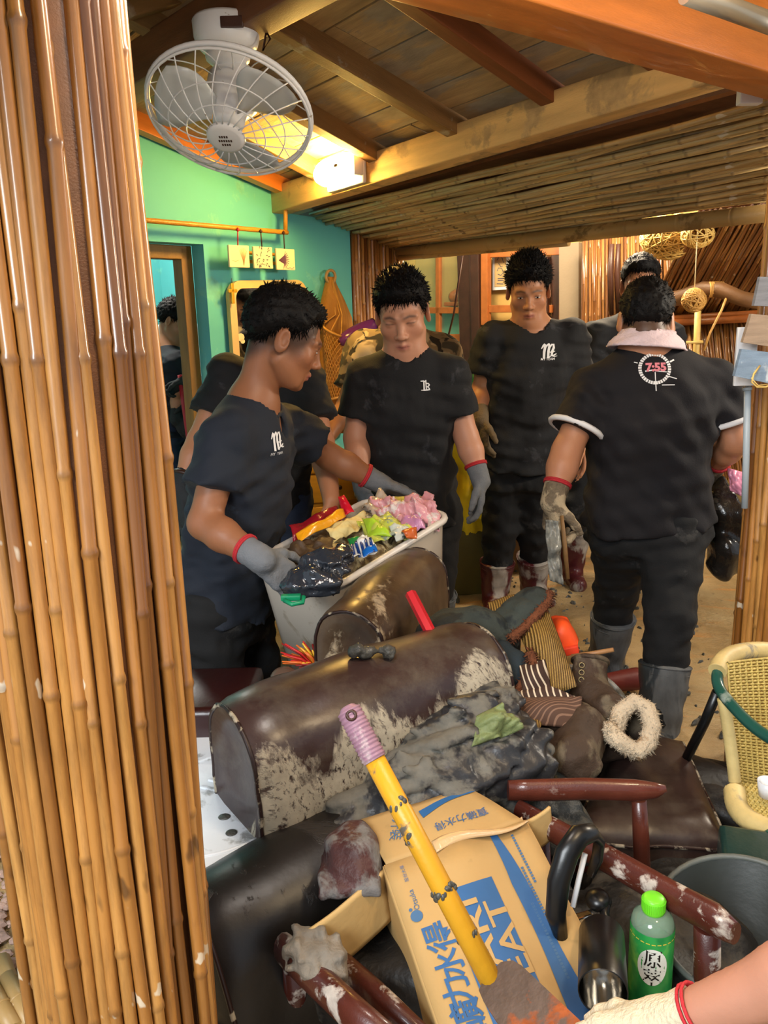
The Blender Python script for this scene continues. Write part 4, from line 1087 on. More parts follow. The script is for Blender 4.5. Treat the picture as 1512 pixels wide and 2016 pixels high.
def person(label, head, neck, pelvis, sh, el, wr, hand_d, hand_n, skin='#c08460', k=1.0, hipside=None, front=(0, -1, 0), hips=None, knees=None, ankles=None, toes=None,
           shirt=m_black, trousers=m_trou, boots=m_boot_g, glove=(m_glove, m_glove), hair={}, eyes=(.004, 0), fade=None, hem=-.12, sleeve=.62, curl=(.4, .4), fine=True, seed=1,
           boot_top=.35, cuff=True, cuff_r=.0042, thumbs=None, chest=1.0, belly=1.0, sleeve_r=.066, group=None, fold=.006, collar=.062, vneck=0, legs=True, foot=None):
    T = lambda q: npv(P(*q)) if q is not None else None
    neck, pelvis = T(neck), T(pelvis); sh = [T(q) for q in sh]; el = [T(q) for q in el]; wr = [T(q) for q in wr]
    sside = unit(sh[1] - sh[0]); hside = unit(hipside) if hipside is not None else unit(np.array([sside[0], sside[1], 0]))
    front = np.asarray(front, float)
    hips = [T(q) for q in hips] if hips else [pelvis - hside * .095 * k, pelvis + hside * .095 * k]
    if knees: knees = [T(q) for q in knees]
    else: knees = [np.array([h[0], h[1], h[2] * .52]) + unit(front) * .03 for h in hips]
    if ankles: ankles = [T(q) for q in ankles]
    else: ankles = [np.array([h[0], h[1], .09]) - unit(front) * .02 for h in hips]
    toes = [unit(np.array([t[0], t[1], 0])) for t in toes] if toes else [unit(np.array([front[0], front[1], 0]))] * 2
    base = V((ankles[0][0] + ankles[1][0]) / 2, (ankles[0][1] + ankles[1][1]) / 2, min(ankles[0][2], ankles[1][2]) - .08)
    root = thing('person', label, 'person', base, group)
    hsd = np.linalg.norm(sh[1] - sh[0]) / 2; tor = Torso(pelvis, neck, hside, sside, front, hsd, k)
    ca, be = chest, belly
    # ---- body, one continuous skin
    sd = SD(); hd = Head(T(head[0]), head[1], head[2] if len(head) > 2 else (0, 0, 1), head[3] if len(head) > 3 else 1.05)
    hd.build(sd)
    sd.cap(neck - tor.ax * .03, hd.p(0, -.040, -.040), .054 * k, .049 * k, .014)
    sd.cap(neck + front * .0, neck - tor.ax * .10, .075 * k, .10 * k, .04)
    tor.add(sd, [(0, .14 * k), (.35, .125 * k), (.65, .145 * k * ca), (.85, hsd * .85), (.95, hsd * .5), (1, .05 * k)], [(0, .10 * k), (.35, .09 * k * be), (.65, .10 * k * ca), (.85, .08 * k), (.95, .055 * k), (1, .045 * k)], -.05, 1.0)
    for i in (0, 1):
        sd.cap(neck + tor.ax * .005 + (sh[i] - neck) * .15, sh[i], .042 * k, .046 * k, .04)
        sd.cap(sh[i], el[i], .050 * k, .041 * k, .03); sd.cap(el[i], el[i] + (wr[i] - el[i]) * .35, .042 * k, .043 * k, .02); sd.cap(el[i] + (wr[i] - el[i]) * .35, wr[i], .043 * k, .029 * k, .02)
        hand(sd, wr[i], hand_d[i], hand_n[i], (thumbs or [-front, -front])[i] if thumbs else front, k * .98, curl[i], -.0012)
        if legs:
            sd.cap(hips[i], knees[i], .072 * k, .05 * k, .03); sd.cap(knees[i], ankles[i], .05 * k, .036 * k, .02); sd.cap(ankles[i] - np.array([0, 0, .04]), ankles[i] - np.array([0, 0, .05]) + toes[i] * .12, .034 * k, .028 * k, .02)
    fb = None
    if fine:
        e = .155 * hd.k; fb = (hd.c - e, hd.c + e, .0036)
    v, f = sd.grid(.0105, fb); loc = np.array(base); me = npmesh('body', v - loc, f, m_skin)
    col = hd.colors(v, srgb(skin)[:3], fade); at = me.color_attributes.new('Col', 'FLOAT_COLOR', 'POINT')
    at.data.foreach_set('color', np.hstack([col, np.ones((len(col), 1))]).astype(np.float32).ravel()); link('body', me, root)
    if hair is not None: hd.hair(root, seed=seed, **hair)
    if eyes and fine: hd.eyes(root, *eyes)
    # ---- shirt
    if shirt:
        sd = SD(); W = lambda t, q: (t, q)
        tor.add(sd, [(hem, .180 * k * be), (0, .172 * k * be), (.35, .160 * k * be), (.65, .172 * k * ca), (.84, hsd + .012), (.93, hsd * .78), (1.0, .085 * k), (1.05, .06 * k)],
                [(hem, .135 * k * be), (0, .13 * k * be), (.35, .122 * k * be), (.65, .128 * k * ca), (.84, .112 * k), (.93, .095 * k), (1.0, .075 * k), (1.05, .06 * k)], hem, 1.03, .03)
        for i in (0, 1):
            sd.cap(neck - tor.ax * .01 + (sh[i] - neck) * .25, sh[i], .055 * k, .060 * k, .05)
            e = sh[i] + (el[i] - sh[i]) * sleeve; sd.cap(sh[i] - (el[i] - sh[i]) * .02, e, .062 * k, sleeve_r * k, .035, 'u', True)
        nd = unit(hd.p(0, -.03, -.05) - neck); sd.cap(neck + nd * .005 + unit(front) * .012, neck + nd * .2 + unit(front) * .012, collar * k, collar * 1.1 * k, .006, 'p')
        if vneck: sd.cap(neck + unit(front) * .05 - tor.ax * .02, neck + unit(front) * .13 - tor.ax * vneck, .03 * k, .008, .006, 'p')
        fs_ = np.array([.5, .5, 1.0]); sdn = seed
        def disp(x, y, z):
            b = snoise(x, y, z, .16, sdn, 6) * fold + snoise(x + .5 * z, y, z * 2.2, .11, sdn + 5, 6) * fold * .7
            nw_ = smooth(np.sqrt((x - neck[0]) ** 2 + (y - neck[1]) ** 2 + (z - neck[2]) ** 2), .09, .19)
            return (b + snoise(x, y, z, .045, sdn + 9, 6) * fold * .16) * nw_ - .003 * (1 - nw_)
        so = sd.build('shirt', shirt, root, .0092, disp=disp); root_sd = sd
        person.shirt = (sd.verts, sd.faces)
    # ---- trousers
    if trousers and legs:
        sd = SD()
        tor.add(sd, [(-.2, .165 * k * be), (.12, .15 * k * be)], [(-.2, .118 * k * be), (.12, .112 * k * be)], -.16, .12, .03)
        for i in (0, 1):
            sd.cap(hips[i], knees[i], .095 * k * be, .070 * k, .04); sd.cap(knees[i], ankles[i] + np.array([0, 0, .03]), .070 * k, .055 * k, .03)
        sd.build('trousers', trousers, root, .011, disp=lambda x, y, z: snoise(x, y, z * 1.6, .11, seed + 2, 6) * fold * .8 + snoise(x, y, z, .05, seed + 3, 6) * fold * .25)
        if boots:
            for i in (0, 1):
                t0 = knees[i] + (ankles[i] - knees[i]) * boot_top; sd = SD()
                sd.cap(ankles[i], t0, .058 * k, .075 * k, .02, 'u', True); sd.cap(ankles[i] - np.array([0, 0, .035]), ankles[i] - np.array([0, 0, .042]) + toes[i] * .14, .046 * k, .042 * k, .03)
                sd.cap(ankles[i] - np.array([0, 0, .04]) - toes[i] * .03, ankles[i] - np.array([0, 0, .04]), .045 * k, .045 * k, .02)
                bo = sd.build('boot', boots, root, .010, disp=lambda x, y, z: snoise(x, y, z, .06, seed + i, 6) * .0022 + .0012 * np.sin(z * 160) * (z > .2))
                mb = MB(); c = V(*t0); ax_ = V(*(t0 - ankles[i])).normalized(); x_, y_, z_ = basis(ax_)
                for hh in (-.006, -.03): mb.tube([c + ax_ * hh + (x_ * math.cos(a) + y_ * math.sin(a)) * (.0755 + hh * .2) * k for a in np.linspace(0, 6.283, 22)[:-1]], .0035, 6, closed=True)
                subpart(mb, 'boot_rim', boots, bo, root)
    # ---- gloves
    for i in (0, 1):
        if glove and glove[i]:
            sd = SD(); hand(sd, wr[i], hand_d[i], hand_n[i], (thumbs or [front, front])[i] if thumbs else front, k, curl[i], .0022)
            bd = unit(wr[i] - el[i]); sd.cap(wr[i] + bd * .02, wr[i] - bd * .045, .033 * k, .037 * k, .015, 'u', True)
            g = sd.build('glove', glove[i], root, .0052 if fine else .008, disp=lambda x, y, z: snoise(x, y, z, .02, 3, 5) * .0007)
            if cuff:
                mb = MB(); c = V(*(wr[i] - bd * .045)); x_, y_, z_ = basis(V(*bd))
                for hh in (-.003, .003): mb.tube([c + z_ * hh + (x_ * math.cos(a) + y_ * math.sin(a)) * .038 * k for a in np.linspace(0, 6.283, 20)[:-1]], cuff_r, 6, closed=True)
                subpart(mb, 'glove_cuff', m_cuff, g, root, label='red knitted cuff')
    person.tor = tor; person.head = hd; person.root = root
    person.j = dict(sh=sh, el=el, wr=wr, k=k, sleeve=sleeve)
    return root
def decal(root, name, tm, mat, px, py, size_m, rot=0.0, off=.0025, updir=(0, 0, 1), verts=None, part=None):
    """print laid on the surface `verts` where the ray of this pixel meets it"""
    vv, ff = verts or person.shirt; bv = BVHTree.FromPolygons([Vector(q) for q in vv], [tuple(q) for q in ff])
    d = ray(px, py).normalized(); loc, nrm, _, _ = bv.ray_cast(CAM, d)
    if loc is None: print('decal missed', name); return None
    n = Vector(nrm)
    if n.dot(d) > 0: n = -n
    u = Vector(updir); u = (u - n * u.dot(n)).normalized(); r = u.cross(n)
    r2 = r * math.cos(rot) + u * math.sin(rot); u2 = -r * math.sin(rot) + u * math.cos(rot)
    vs, fs = fit(tm, size_m) if size_m else tm
    out = []
    for a, b, _ in vs:
        o = loc + r2 * a + u2 * b + n * .06; h = bv.ray_cast(o, -n, .2)[0]; out.append((h if h is not None else o - n * .06) + n * off)
    mb = MB(); mb.add(out, fs); o = mb.build(name, mat, root) if part is None else subpart(mb, name, mat, part, root); return o
m_print = M('white_shirt_print', '#e8e8e8', .7, .03, 5, bump=0); m_pink = M('pink_shirt_print', '#d9808c', .7, .05, 5, bump=0)

# ---- front left: young man in a blue-black tee reaching over the tub
person('young man in blue-black tee reaching over the tub, seen from the side',
       ((562, 668, 2.42), (.90, .22, -.42), (.25, 0, 1), 1.12), (497, 800, 2.42), (444, 1190, 2.40),
       [(446, 862, 2.26), (556, 834, 2.62)], [(402, 1030, 2.18), (650, 900, 2.74)], [(507, 1096, 2.08), (742, 948, 2.76)],
       [(.75, .25, -.75), (.93, .12, -.42)], [(.2, .6, -.6), (.0, -.35, -.9)], k=1.06, hipside=(.35, .93, 0), front=(.9, -.1, -.25), skin='#946142',
       shirt=m_navy, hair=dict(thick=.011, top=.006, drop=-.012, tufts=700, tl=.011, fr=.006, lift=.15), fade=(.034, .86), eyes=(.003, -.002), seed=3, curl=(.55, .25), sleeve=.60, sleeve_r=.082, hem=-.03, vneck=.06, collar=.066,
       thumbs=[(0, -.6, .8), (.2, -1, .2)], boots=m_boot_b)
LV = m_print
def letter_m():   # slanted double-stroke letter emblem
    s = []
    for pts, w in ((((-.46, .18), (-.34, .34), (-.26, .40), (-.20, .38), (-.30, 0), (-.36, -.40)), [.05, .12, .16, .16, .16, .14]),
                   (((-.22, .2), (-.08, .38), (.02, .42), (.06, .36), (-.04, 0), (-.1, -.38)), [.05, .1, .15, .16, .16, .14]),
                   (((.06, .2), (.2, .4), (.32, .4), (.32, .22), (.2, 0), (.14, -.2), (.24, -.24), (.44, -.14)), [.05, .1, .14, .15, .14, .14, .09, .05]),
                   (((.0, -.02), (.2, -.06), (.38, .02)), [.05, .07, .03]), (((-.1, -.38), (.1, -.24), (.3, -.3), (.46, -.28)), [.05, .06, .06, .02])):
        s.append((stroke(pts, w), (0, 0)))
    return merge2(*s)
decal(person.root, 'chest_emblem', letter_m(), m_print, 545, 868, .058)
decal(person.root, 'chest_lettering', merge2((fit(text_mesh('MY'), .016), (-.014, 0)), (fit(text_mesh('TEAM'), .024), (.014, 0))), m_print, 544, 893, None)
mb = MB()
for (x, y, a, b) in ((430, 1192, .05, .02), (470, 1202, .06, .03), (460, 1225, .04, .05)): pass
# ---- behind him: bending figure in plain black, head hidden
person('person in plain black tee bending down behind the young man, head hidden',
       ((556, 672, 3.0), (.2, -.8, -.6), (0, 0, 1), .92), (536, 742, 3.05), (520, 985, 3.15),
       [(448, 735, 3.02), (606, 752, 3.0)], [(392, 868, 2.94), (634, 872, 2.9)], [(358, 950, 2.86), (652, 985, 2.74)],
       [(-.1, -.3, -1), (.05, -.3, -1)], [(.5, .5, 0), (-.6, .4, 0)], k=1.02, front=(.1, -.95, 0), shirt=m_black2, trousers=m_jean, glove=(m_glove_k, None), fine=False,
       hair=dict(tufts=0), eyes=None, seed=5, hem=.02, sleeve=.62, sleeve_r=.075, cuff=False, boots=m_boot_b)
mb = MB(); c = V(*person.j['wr'][0]); d = V(*(person.j['el'][0] - person.j['wr'][0])).normalized(); x_, y_, z_ = basis(d)
mb.tube([c + d * .03 + (x_ * math.cos(a) + y_ * math.sin(a)) * .036 for a in np.linspace(0, 6.283, 20)[:-1]], .008, 6, closed=True, flat=1.6)
single(mb, 'wristband', m_dark, 'black wristband on the bare wrist beside the left pillar', 'wristband')
mb = MB(); mb.tube([P(570, 862, 2.80), P(566, 888, 2.80), P(580, 908, 2.78), P(590, 900, 2.78), P(588, 884, 2.79), P(574, 880, 2.80)], .0035, 6); mb.tube([P(570, 905, 2.79), P(580, 908, 2.78)], .005, 6)
single(mb, 'white_cable', m_white, 'looped white earphone cable hanging from the black tee', 'cable')
# ---- camouflage shirt, mostly hidden
person('person in desert camouflage shirt, almost hidden behind the central man',
       ((806, 600, 3.75), (.1, -.95, -.3), (0, 0, 1), .95), (800, 660, 3.75), (780, 930, 3.8),
       [(716, 680, 3.72), (880, 690, 3.8)], [(682, 800, 3.68), (888, 830, 3.8)], [(646, 862, 3.58), (880, 930, 3.7)],
       [(-.3, -.3, -.9), (0, -.1, -1)], [(.5, .4, 0), (-1, 0, 0)], k=1.05, shirt=m_camo, trousers=m_camo, glove=(None, None), fine=False, hair=dict(tufts=0), eyes=None, seed=8, skin='#a8714a',
       hem=-.05, sleeve=.7, sleeve_r=.075, boots=m_boot_b)
# ---- centre: man in black tee looking down
person('man in black tee with small white chest print looking down behind the tub',
       ((792, 620, 3.05), (-.10, -.93, -.36), (-.05, 0, 1), 1.17), (800, 700, 3.08), (808, 1000, 3.12),
       [(716, 742, 3.08), (886, 738, 3.08)], [(700, 862, 3.06), (918, 860, 3.04)], [(712, 950, 2.98), (944, 938, 2.98)],
       [(.1, -.25, -1), (.02, -.15, -1)], [(.9, .2, 0), (-.9, .1, 0)], k=1.06, skin='#c68f72', hair=dict(thick=.012, top=.010, tufts=1300, tl=.016, fr=.004, lift=.28), eyes=None, fade=(.012, .45), seed=11,
       hem=-.08, sleeve=.66, sleeve_r=.074, curl=(.35, .5), trousers=m_trou, thumbs=[(.3, -1, 0), (-.3, -1, 0)], collar=.07)
def emblem_jp():
    return merge2((stroke([(-.42, .42), (-.1, .42), (.06, .34)], [.1, .13, .1]), (0, 0)), (stroke([(-.1, .42), (-.12, -.38)], .14), (0, 0)), (stroke([(-.44, -.42), (-.1, -.44), (.2, -.42), (.46, -.4)], [.05, .12, .14, .1]), (0, 0)),
                  (stroke([(.1, .5), (.1, -.42)], .11), (0, 0)), (stroke([(.1, .2), (.34, .16), (.42, .04), (.3, -.1), (.14, -.14)], [.1, .13, .14, .13, .09]), (0, 0)), (stroke([(.2, -.1), (.42, -.34)], .1), (0, 0)))
decal(person.root, 'chest_emblem', emblem_jp(), m_print, 837, 759, .036)
# ---- second row: tall-haired youth in black tee
person('youth in long black tee with white lettering standing by the bamboo pole',
       ((1040, 574, 3.55), (-.13, -.94, -.30), (-.02, 0, 1), 1.08), (1045, 646, 3.58), (1022, 915, 3.6),
       [(966, 668, 3.58), (1122, 664, 3.58)], [(950, 768, 3.60), (1138, 776, 3.60)], [(946, 820, 3.52), (1150, 868, 3.5)],
       [(.08, -.2, -1), (0, -.2, -1)], [(.9, .2, 0), (-.9, .2, 0)], k=1.08, skin='#b9805c', hair=dict(thick=.011, top=.018, tufts=1400, tl=.022, lift=.7), eyes=(.0034, -.001), fade=(.016, .5), seed=17,
       hem=-.02, sleeve=.68, sleeve_r=.082, boots=m_boot_r, glove=(m_glove_b, None), hips=[(988, 938, 3.6), (1056, 938, 3.6)], knees=[(984, 1050, 3.58), (1052, 1046, 3.62)], ankles=[(974, 1168, 3.62), (1050, 1150, 3.72)],
       toes=[(-.2, -1, 0), (.25, -1, 0)], boot_top=.45, cuff=False, thumbs=[(.3, -1, 0), (-.3, -1, 0)], chest=1.02, fold=.007, collar=.072)
decal(person.root, 'chest_emblem', letter_m(), m_print, 1080, 691, .068)
decal(person.root, 'chest_lettering', fit(text_mesh('MY TEAM', shear=.2, bold=.012), .062), m_print, 1078, 707, None)
# ---- far right: man whose face shows over another's head
person('man in black tee standing behind the one with the towel, eyes showing',
       ((1261, 563, 3.85), (-.22, -.93, -.15), (0, 0, 1), 1.05), (1250, 632, 3.9), (1200, 905, 3.95),
       [(1172, 660, 3.88), (1320, 664, 3.9)], [(1150, 780, 3.86), (1340, 790, 3.9)], [(1152, 872, 3.74), (1330, 880, 3.8)],
       [(.05, -.2, -1), (0, -.2, -1)], [(.9, .2, 0), (-.9, .2, 0)], k=1.0, skin='#b07a58', hair=dict(thick=.010, top=.008, drop=-.012, tufts=300, tl=.012, lift=.2), eyes=(.003, 0), fade=(.014, .5), seed=23,
       hem=-.05, sleeve=.7, sleeve_r=.075, boots=m_boot_r, cuff=False, hips=[(1152, 930, 3.9), (1230, 930, 3.95)], knees=[(1138, 1000, 3.8), (1236, 1020, 3.95)], ankles=[(1126, 1120, 3.92), (1236, 1110, 4.0)], boot_top=.3)
# ---- right: man with a towel, seen from behind
person('man seen from behind with a pale towel round his neck and a printed shirt',
       ((1270, 634, 2.62), (.16, .93, -.28), (.03, 0, 1), 1.0), (1276, 694, 2.60), (1275, 1010, 2.66),
       [(1168, 770, 2.62), (1412, 760, 2.64)], [(1116, 888, 2.56), (1446, 868, 2.62)], [(1090, 978, 2.50), (1404, 918, 2.78)],
       [(-.05, -.1, -1), (-.25, .3, -.8)], [(.9, .3, -.1), (-.6, -.5, -.3)], k=1.10, front=(.1, 1, 0), skin='#b9805e', hair=dict(thick=.008, top=.004, drop=.0, tufts=600, tl=.011, lift=.2), eyes=None, fade=(.03, .85), seed=31,
       shirt=M('black_polo', '#131115', .85, .1, 5, bump=.12, bscale=240), hem=-.06, sleeve=.66, sleeve_r=.078, boots=m_boot_g, glove=(m_glove_m, m_glove_m), curl=(1.15, 1.15),
       hips=[(1228, 1050, 2.66), (1322, 1050, 2.62)], knees=[(1216, 1150, 2.80), (1318, 1215, 2.48)], ankles=[(1196, 1296, 2.88), (1298, 1430, 2.40)], toes=[(.05, 1, 0), (.1, 1, 0)], boot_top=.42, belly=1.10, chest=1.1, fold=.006,
       thumbs=[(.2, -1, 0), (-.4, .5, .4)], collar=.05)
back_root = person.root; J = person.j; back_shirt = person.shirt; hdb = person.head
def ring_text():
    parts = []; n = 36
    for i in range(n):
        a0 = 2 * math.pi * (i + .12 + .1 * (i % 3 == 0)) / n; a1 = 2 * math.pi * (i + .9) / n
        r0, r1 = .40, .50
        parts.append((poly2([(r0 * math.cos(a0), r0 * math.sin(a0)), (r1 * math.cos(a0), r1 * math.sin(a0)), (r1 * math.cos(a1), r1 * math.sin(a1)), (r0 * math.cos(a1), r0 * math.sin(a1))]), (0, 0)))
    for (a, b, w) in (((.0, -.12), (.02, -.7), .03), ((.48, .2), (.62, .27), .05), ((.42, -.26), (.66, -.34), .03), ((.2, -.52), (.6, -.52), .03), ((-.3, -.08), (.0, -.04), .04), ((.0, -.08), (.36, -.12), .03), ((-.5, .2), (-.6, .24), .03), ((0, .5), (0, .56), .03)):
        parts.append((stroke([a, b], w), (0, 0)))
    return merge2(*parts)
decal(back_root, 'back_emblem_ring', ring_text(), m_print, 1291, 730, .125, off=.003, verts=back_shirt)
decal(back_root, 'back_emblem_figures', merge2((fit(text_mesh('7:55', bold=.05), .062, .028), (0, .004))), m_pink, 1291, 726, None, off=.004, verts=back_shirt)
for i in (0, 1):   # white sleeve hems
    e = J['sh'][i] + (J['el'][i] - J['sh'][i]) * (J['sleeve'] - .02); d = V(*(J['el'][i] - J['sh'][i])).normalized(); x_, y_, z_ = basis(d); mb = MB()
    mb.tube([V(*e) + (x_ * math.cos(a) + y_ * math.sin(a)) * .0865 for a in np.linspace(0, 6.283, 28)[:-1]], .0095, 6, closed=True)
    mb.build('sleeve_hem', m_print, back_root, label='white ribbed sleeve hem')
tw = V(*(person.tor.B * .55 + hdb.p(0, -.03, -.06) * .45)); tax = V(.10, .10, 1).normalized(); tx_, ty_, tz_ = basis(tax, (1, 0, -.12)); G = []
for j in range(9):
    row = []
    for a in np.linspace(0, 6.283, 33):
        u = j / 8; fl_ = math.sin(u * 3.14) ; r_ = .068 + .006 * fl_ + .036 * u ** 1.5 + .004 * math.sin(a * 7 + j)
        row.append(tuple(tw + tx_ * (math.cos(a) * r_ * 1.16) + ty_ * (math.sin(a) * r_) + tz_ * (.046 - .054 * u)))
    G.append(row)
mb = MB(); mb.sheet(G, .007); single(mb, 'towel', M('pink_white_towel', '#dcc7cc', .9, .08, 20, bump=.4, bscale=120), 'pinkish white towel draped round the neck of the man seen from behind', 'towel')

# ---- beyond the doorway
person('young man in dark tee with bowed head seen through the doorway',
       ((345, 634, 5.1), (.92, -.1, -.45), (.2, 0, 1), 1.0), (333, 688, 5.1), (336, 840, 5.1),
       [(345, 712, 4.95), (322, 708, 5.3)], [(352, 775, 4.95), (318, 780, 5.3)], [(346, 820, 4.9), (330, 830, 5.25)],
       [(.5, 0, -.9), (.5, 0, -.9)], [(0, .5, 0), (0, -.5, 0)], k=.98, hipside=(.2, 1, 0), front=(.95, -.1, 0), shirt=m_navy, trousers=m_jean, glove=(m_glove_k, m_glove_k), cuff=False, hair=dict(tufts=300, tl=.02, thick=.014), eyes=None, seed=41, hem=-.1)
person('person in grey sleeves half hidden by the door post, holding a red pole',
       ((452, 650, 5.1), (-.9, -.4, -.2), (0, 0, 1), 1.0), (446, 712, 5.1), (442, 880, 5.1),
       [(432, 742, 4.95), (452, 740, 5.3)], [(398, 770, 4.85), (430, 800, 5.1)], [(366, 752, 4.80), (380, 800, 4.95)],
       [(-.9, -.1, -.35), (-.9, -.1, -.2)], [(0, -.6, -.5), (0, -.6, -.5)], k=.98, hipside=(-.2, -1, 0), front=(-.95, -.1, 0), shirt=M('grey_cotton', '#6d625a', .85, .2, 8, bump=.1), glove=(m_glove_k, m_glove_k), cuff=False, fine=False, hair=dict(tufts=0), eyes=None, seed=43, sleeve=1.7, hem=-.1, curl=(1.1, 1.1))
mb = MB(); mb.tube([P(354, 738, 4.78), P(362, 800, 4.78), P(372, 870, 4.78), P(385, 980, 4.78)], .014, 10)
single(mb, 'red_pole', m_red, 'red painted pole held upright just beyond the doorway', 'pole')
# ---- foreground: helper at the camera's right, only an arm in view
person('helper at the lower right with a bare arm and a cream knitted glove',
       ((2760, 1430, .50), (-.6, .7, -.4), (0, 0, 1), 1.0), (2760, 1800, .53), (3100, 2900, .50),
       [(2330, 1880, .62), (2960, 1960, .42)], [(1720, 1866, .66), (3100, 2500, .40)], [(1304, 2018, .74), (2800, 2700, .55)],
       [(-.90, .05, -.42), (-.3, .6, -.6)], [(.25, .35, -.9), (0, -.5, -.8)], k=.76, cuff_r=.002, hipside=(.85, -.5, 0), front=(-.3, .9, 0), glove=(m_glove_w, m_glove_w), fine=True, hair=dict(tufts=0), eyes=None, seed=47, sleeve=.5, hem=-.1, curl=(.75, .6), legs=False,
       thumbs=[(0, 1, .5), (0, 1, 0)], skin='#b37e66')
# ================================================================ the heap of soaked belongings
def quadgrid(c, n, m):
    """c: four corner points (a b / d c order: a-b top edge, d-c bottom edge)"""
    a, b, cc_, d = [npv(q) for q in c]; U = np.linspace(0, 1, m)[None, :, None]; Vv = np.linspace(0, 1, n)[:, None, None]
    return (a * (1 - U) + b * U) * (1 - Vv) + (d * (1 - U) + cc_ * U) * Vv
def crumple(name, corners, mat, label, cat, amp=.012, bulge=.02, seed=1, scale=.09, n=20, thick=.002, group=None, edge=.0, root=None, smooth=True, curl=0):
    c = [PD(*q) if not isinstance(q, Vector) else q for q in corners]; A = quadgrid(c, n, n)
    nr = np.cross(A[0, -1] - A[0, 0], A[-1, 0] - A[0, 0]); nr /= np.linalg.norm(nr)
    if nr @ (npv(CAM) - A.mean((0, 1))) < 0: nr = -nr
    U = np.linspace(0, 1, n); B = np.sin(U * np.pi)[None, :] * np.sin(U * np.pi)[:, None]
    h = amp * snoise(A[..., 0], A[..., 1], A[..., 2], scale, seed, 7) + amp * .5 * np.abs(snoise(A[..., 0], A[..., 1], A[..., 2], scale * .45, seed + 3, 6)) + bulge * B
    h = h + curl * (2 * U[:, None] - 1) ** 2
    A = A + nr * h[..., None]
    if edge: A = A + np.stack([snoise(A[..., 0], A[..., 1], A[..., 2], scale * .6, seed + k, 5) for k in (11, 12, 13)], -1) * edge
    mb = MB(); mb.sheet(A, thick, smooth=smooth)
    if root is not None: return mb.build(name, mat, root)
    return single(mb, name, mat, label, cat, group)
def leather(name, col, mudc, amount, scale, seed=0, rough=.32, fine=.0, front=None):
    t = NT(name); v = t.coords(); c = srgb(col); mc = srgb(mudc)
    base = t.ramp(t.noise(v, 7, 4), [(.3, sh(c, .75)), (.7, sh(c, 1.25))])
    mp = t.node('ShaderNodeMapping'); tc = t.node('ShaderNodeTexCoord'); t.link(tc.outputs['Object'], mp.inputs[0]); mp.inputs['Location'].default_value = (seed, seed * 2, 0); mp.inputs['Scale'].default_value = (1.0, 1.0, .6)
    f = t.noise(mp.outputs[0], scale, 8, .68, .5)
    if front:      # dried mud brushed over one side of the cushion
        dp = t.node('ShaderNodeVectorMath', operation='DOT_PRODUCT'); t.link(tc.outputs['Object'], dp.inputs[0]); dp.inputs[1].default_value = front[0]
        mm = t.node('ShaderNodeMapRange'); t.link(dp.outputs['Value'], mm.inputs['Value']); mm.inputs['From Min'].default_value = front[1]; mm.inputs['From Max'].default_value = front[2]
        mm.inputs['To Min'].default_value = -.16; mm.inputs['To Max'].default_value = .12
        ad = t.node('ShaderNodeMath', operation='ADD'); t.link(f, ad.inputs[0]); t.link(mm.outputs[0], ad.inputs[1]); f = ad.outputs[0]
    mk = t.ramp(f, [(thr(amount) - .02, BLK), (thr(amount) + .035, WHT)])
    st = t.noise(t.coords((3, 22, 7)), 8, 4, .7); mk = t.mix(t.ramp(st, [(.35, (.0, 0, 0, 1)), (.48, WHT)]), BLK, mk)
    film = t.ramp(t.noise(v, scale * 1.7, 6, .7), [(.45, BLK), (.75, (.45, .45, .45, 1))])
    base = t.mix(film, base, sh(mc, .42)); mcol = t.ramp(t.noise(v, 40, 4), [(.3, sh(mc, .8)), (.7, sh(mc, 1.1))])
    t.link(t.mix(mk, base, mcol), t.b.inputs['Base Color'])
    t.link(t.ramp(mk, [(0, (rough,) * 3 + (1,)), (1, (.85,) * 3 + (1,))]), t.b.inputs['Roughness'])
    n1 = t.bump(t.noise(v, 90, 3), .08, .004); t.bump(mk, .35, .004, n1); return t.m
m_pipec = M('dark_piping', '#2a1a17', .4, .2, 20, bump=.1, mud=.3, mudcol='#a89c86', mudscale=25)
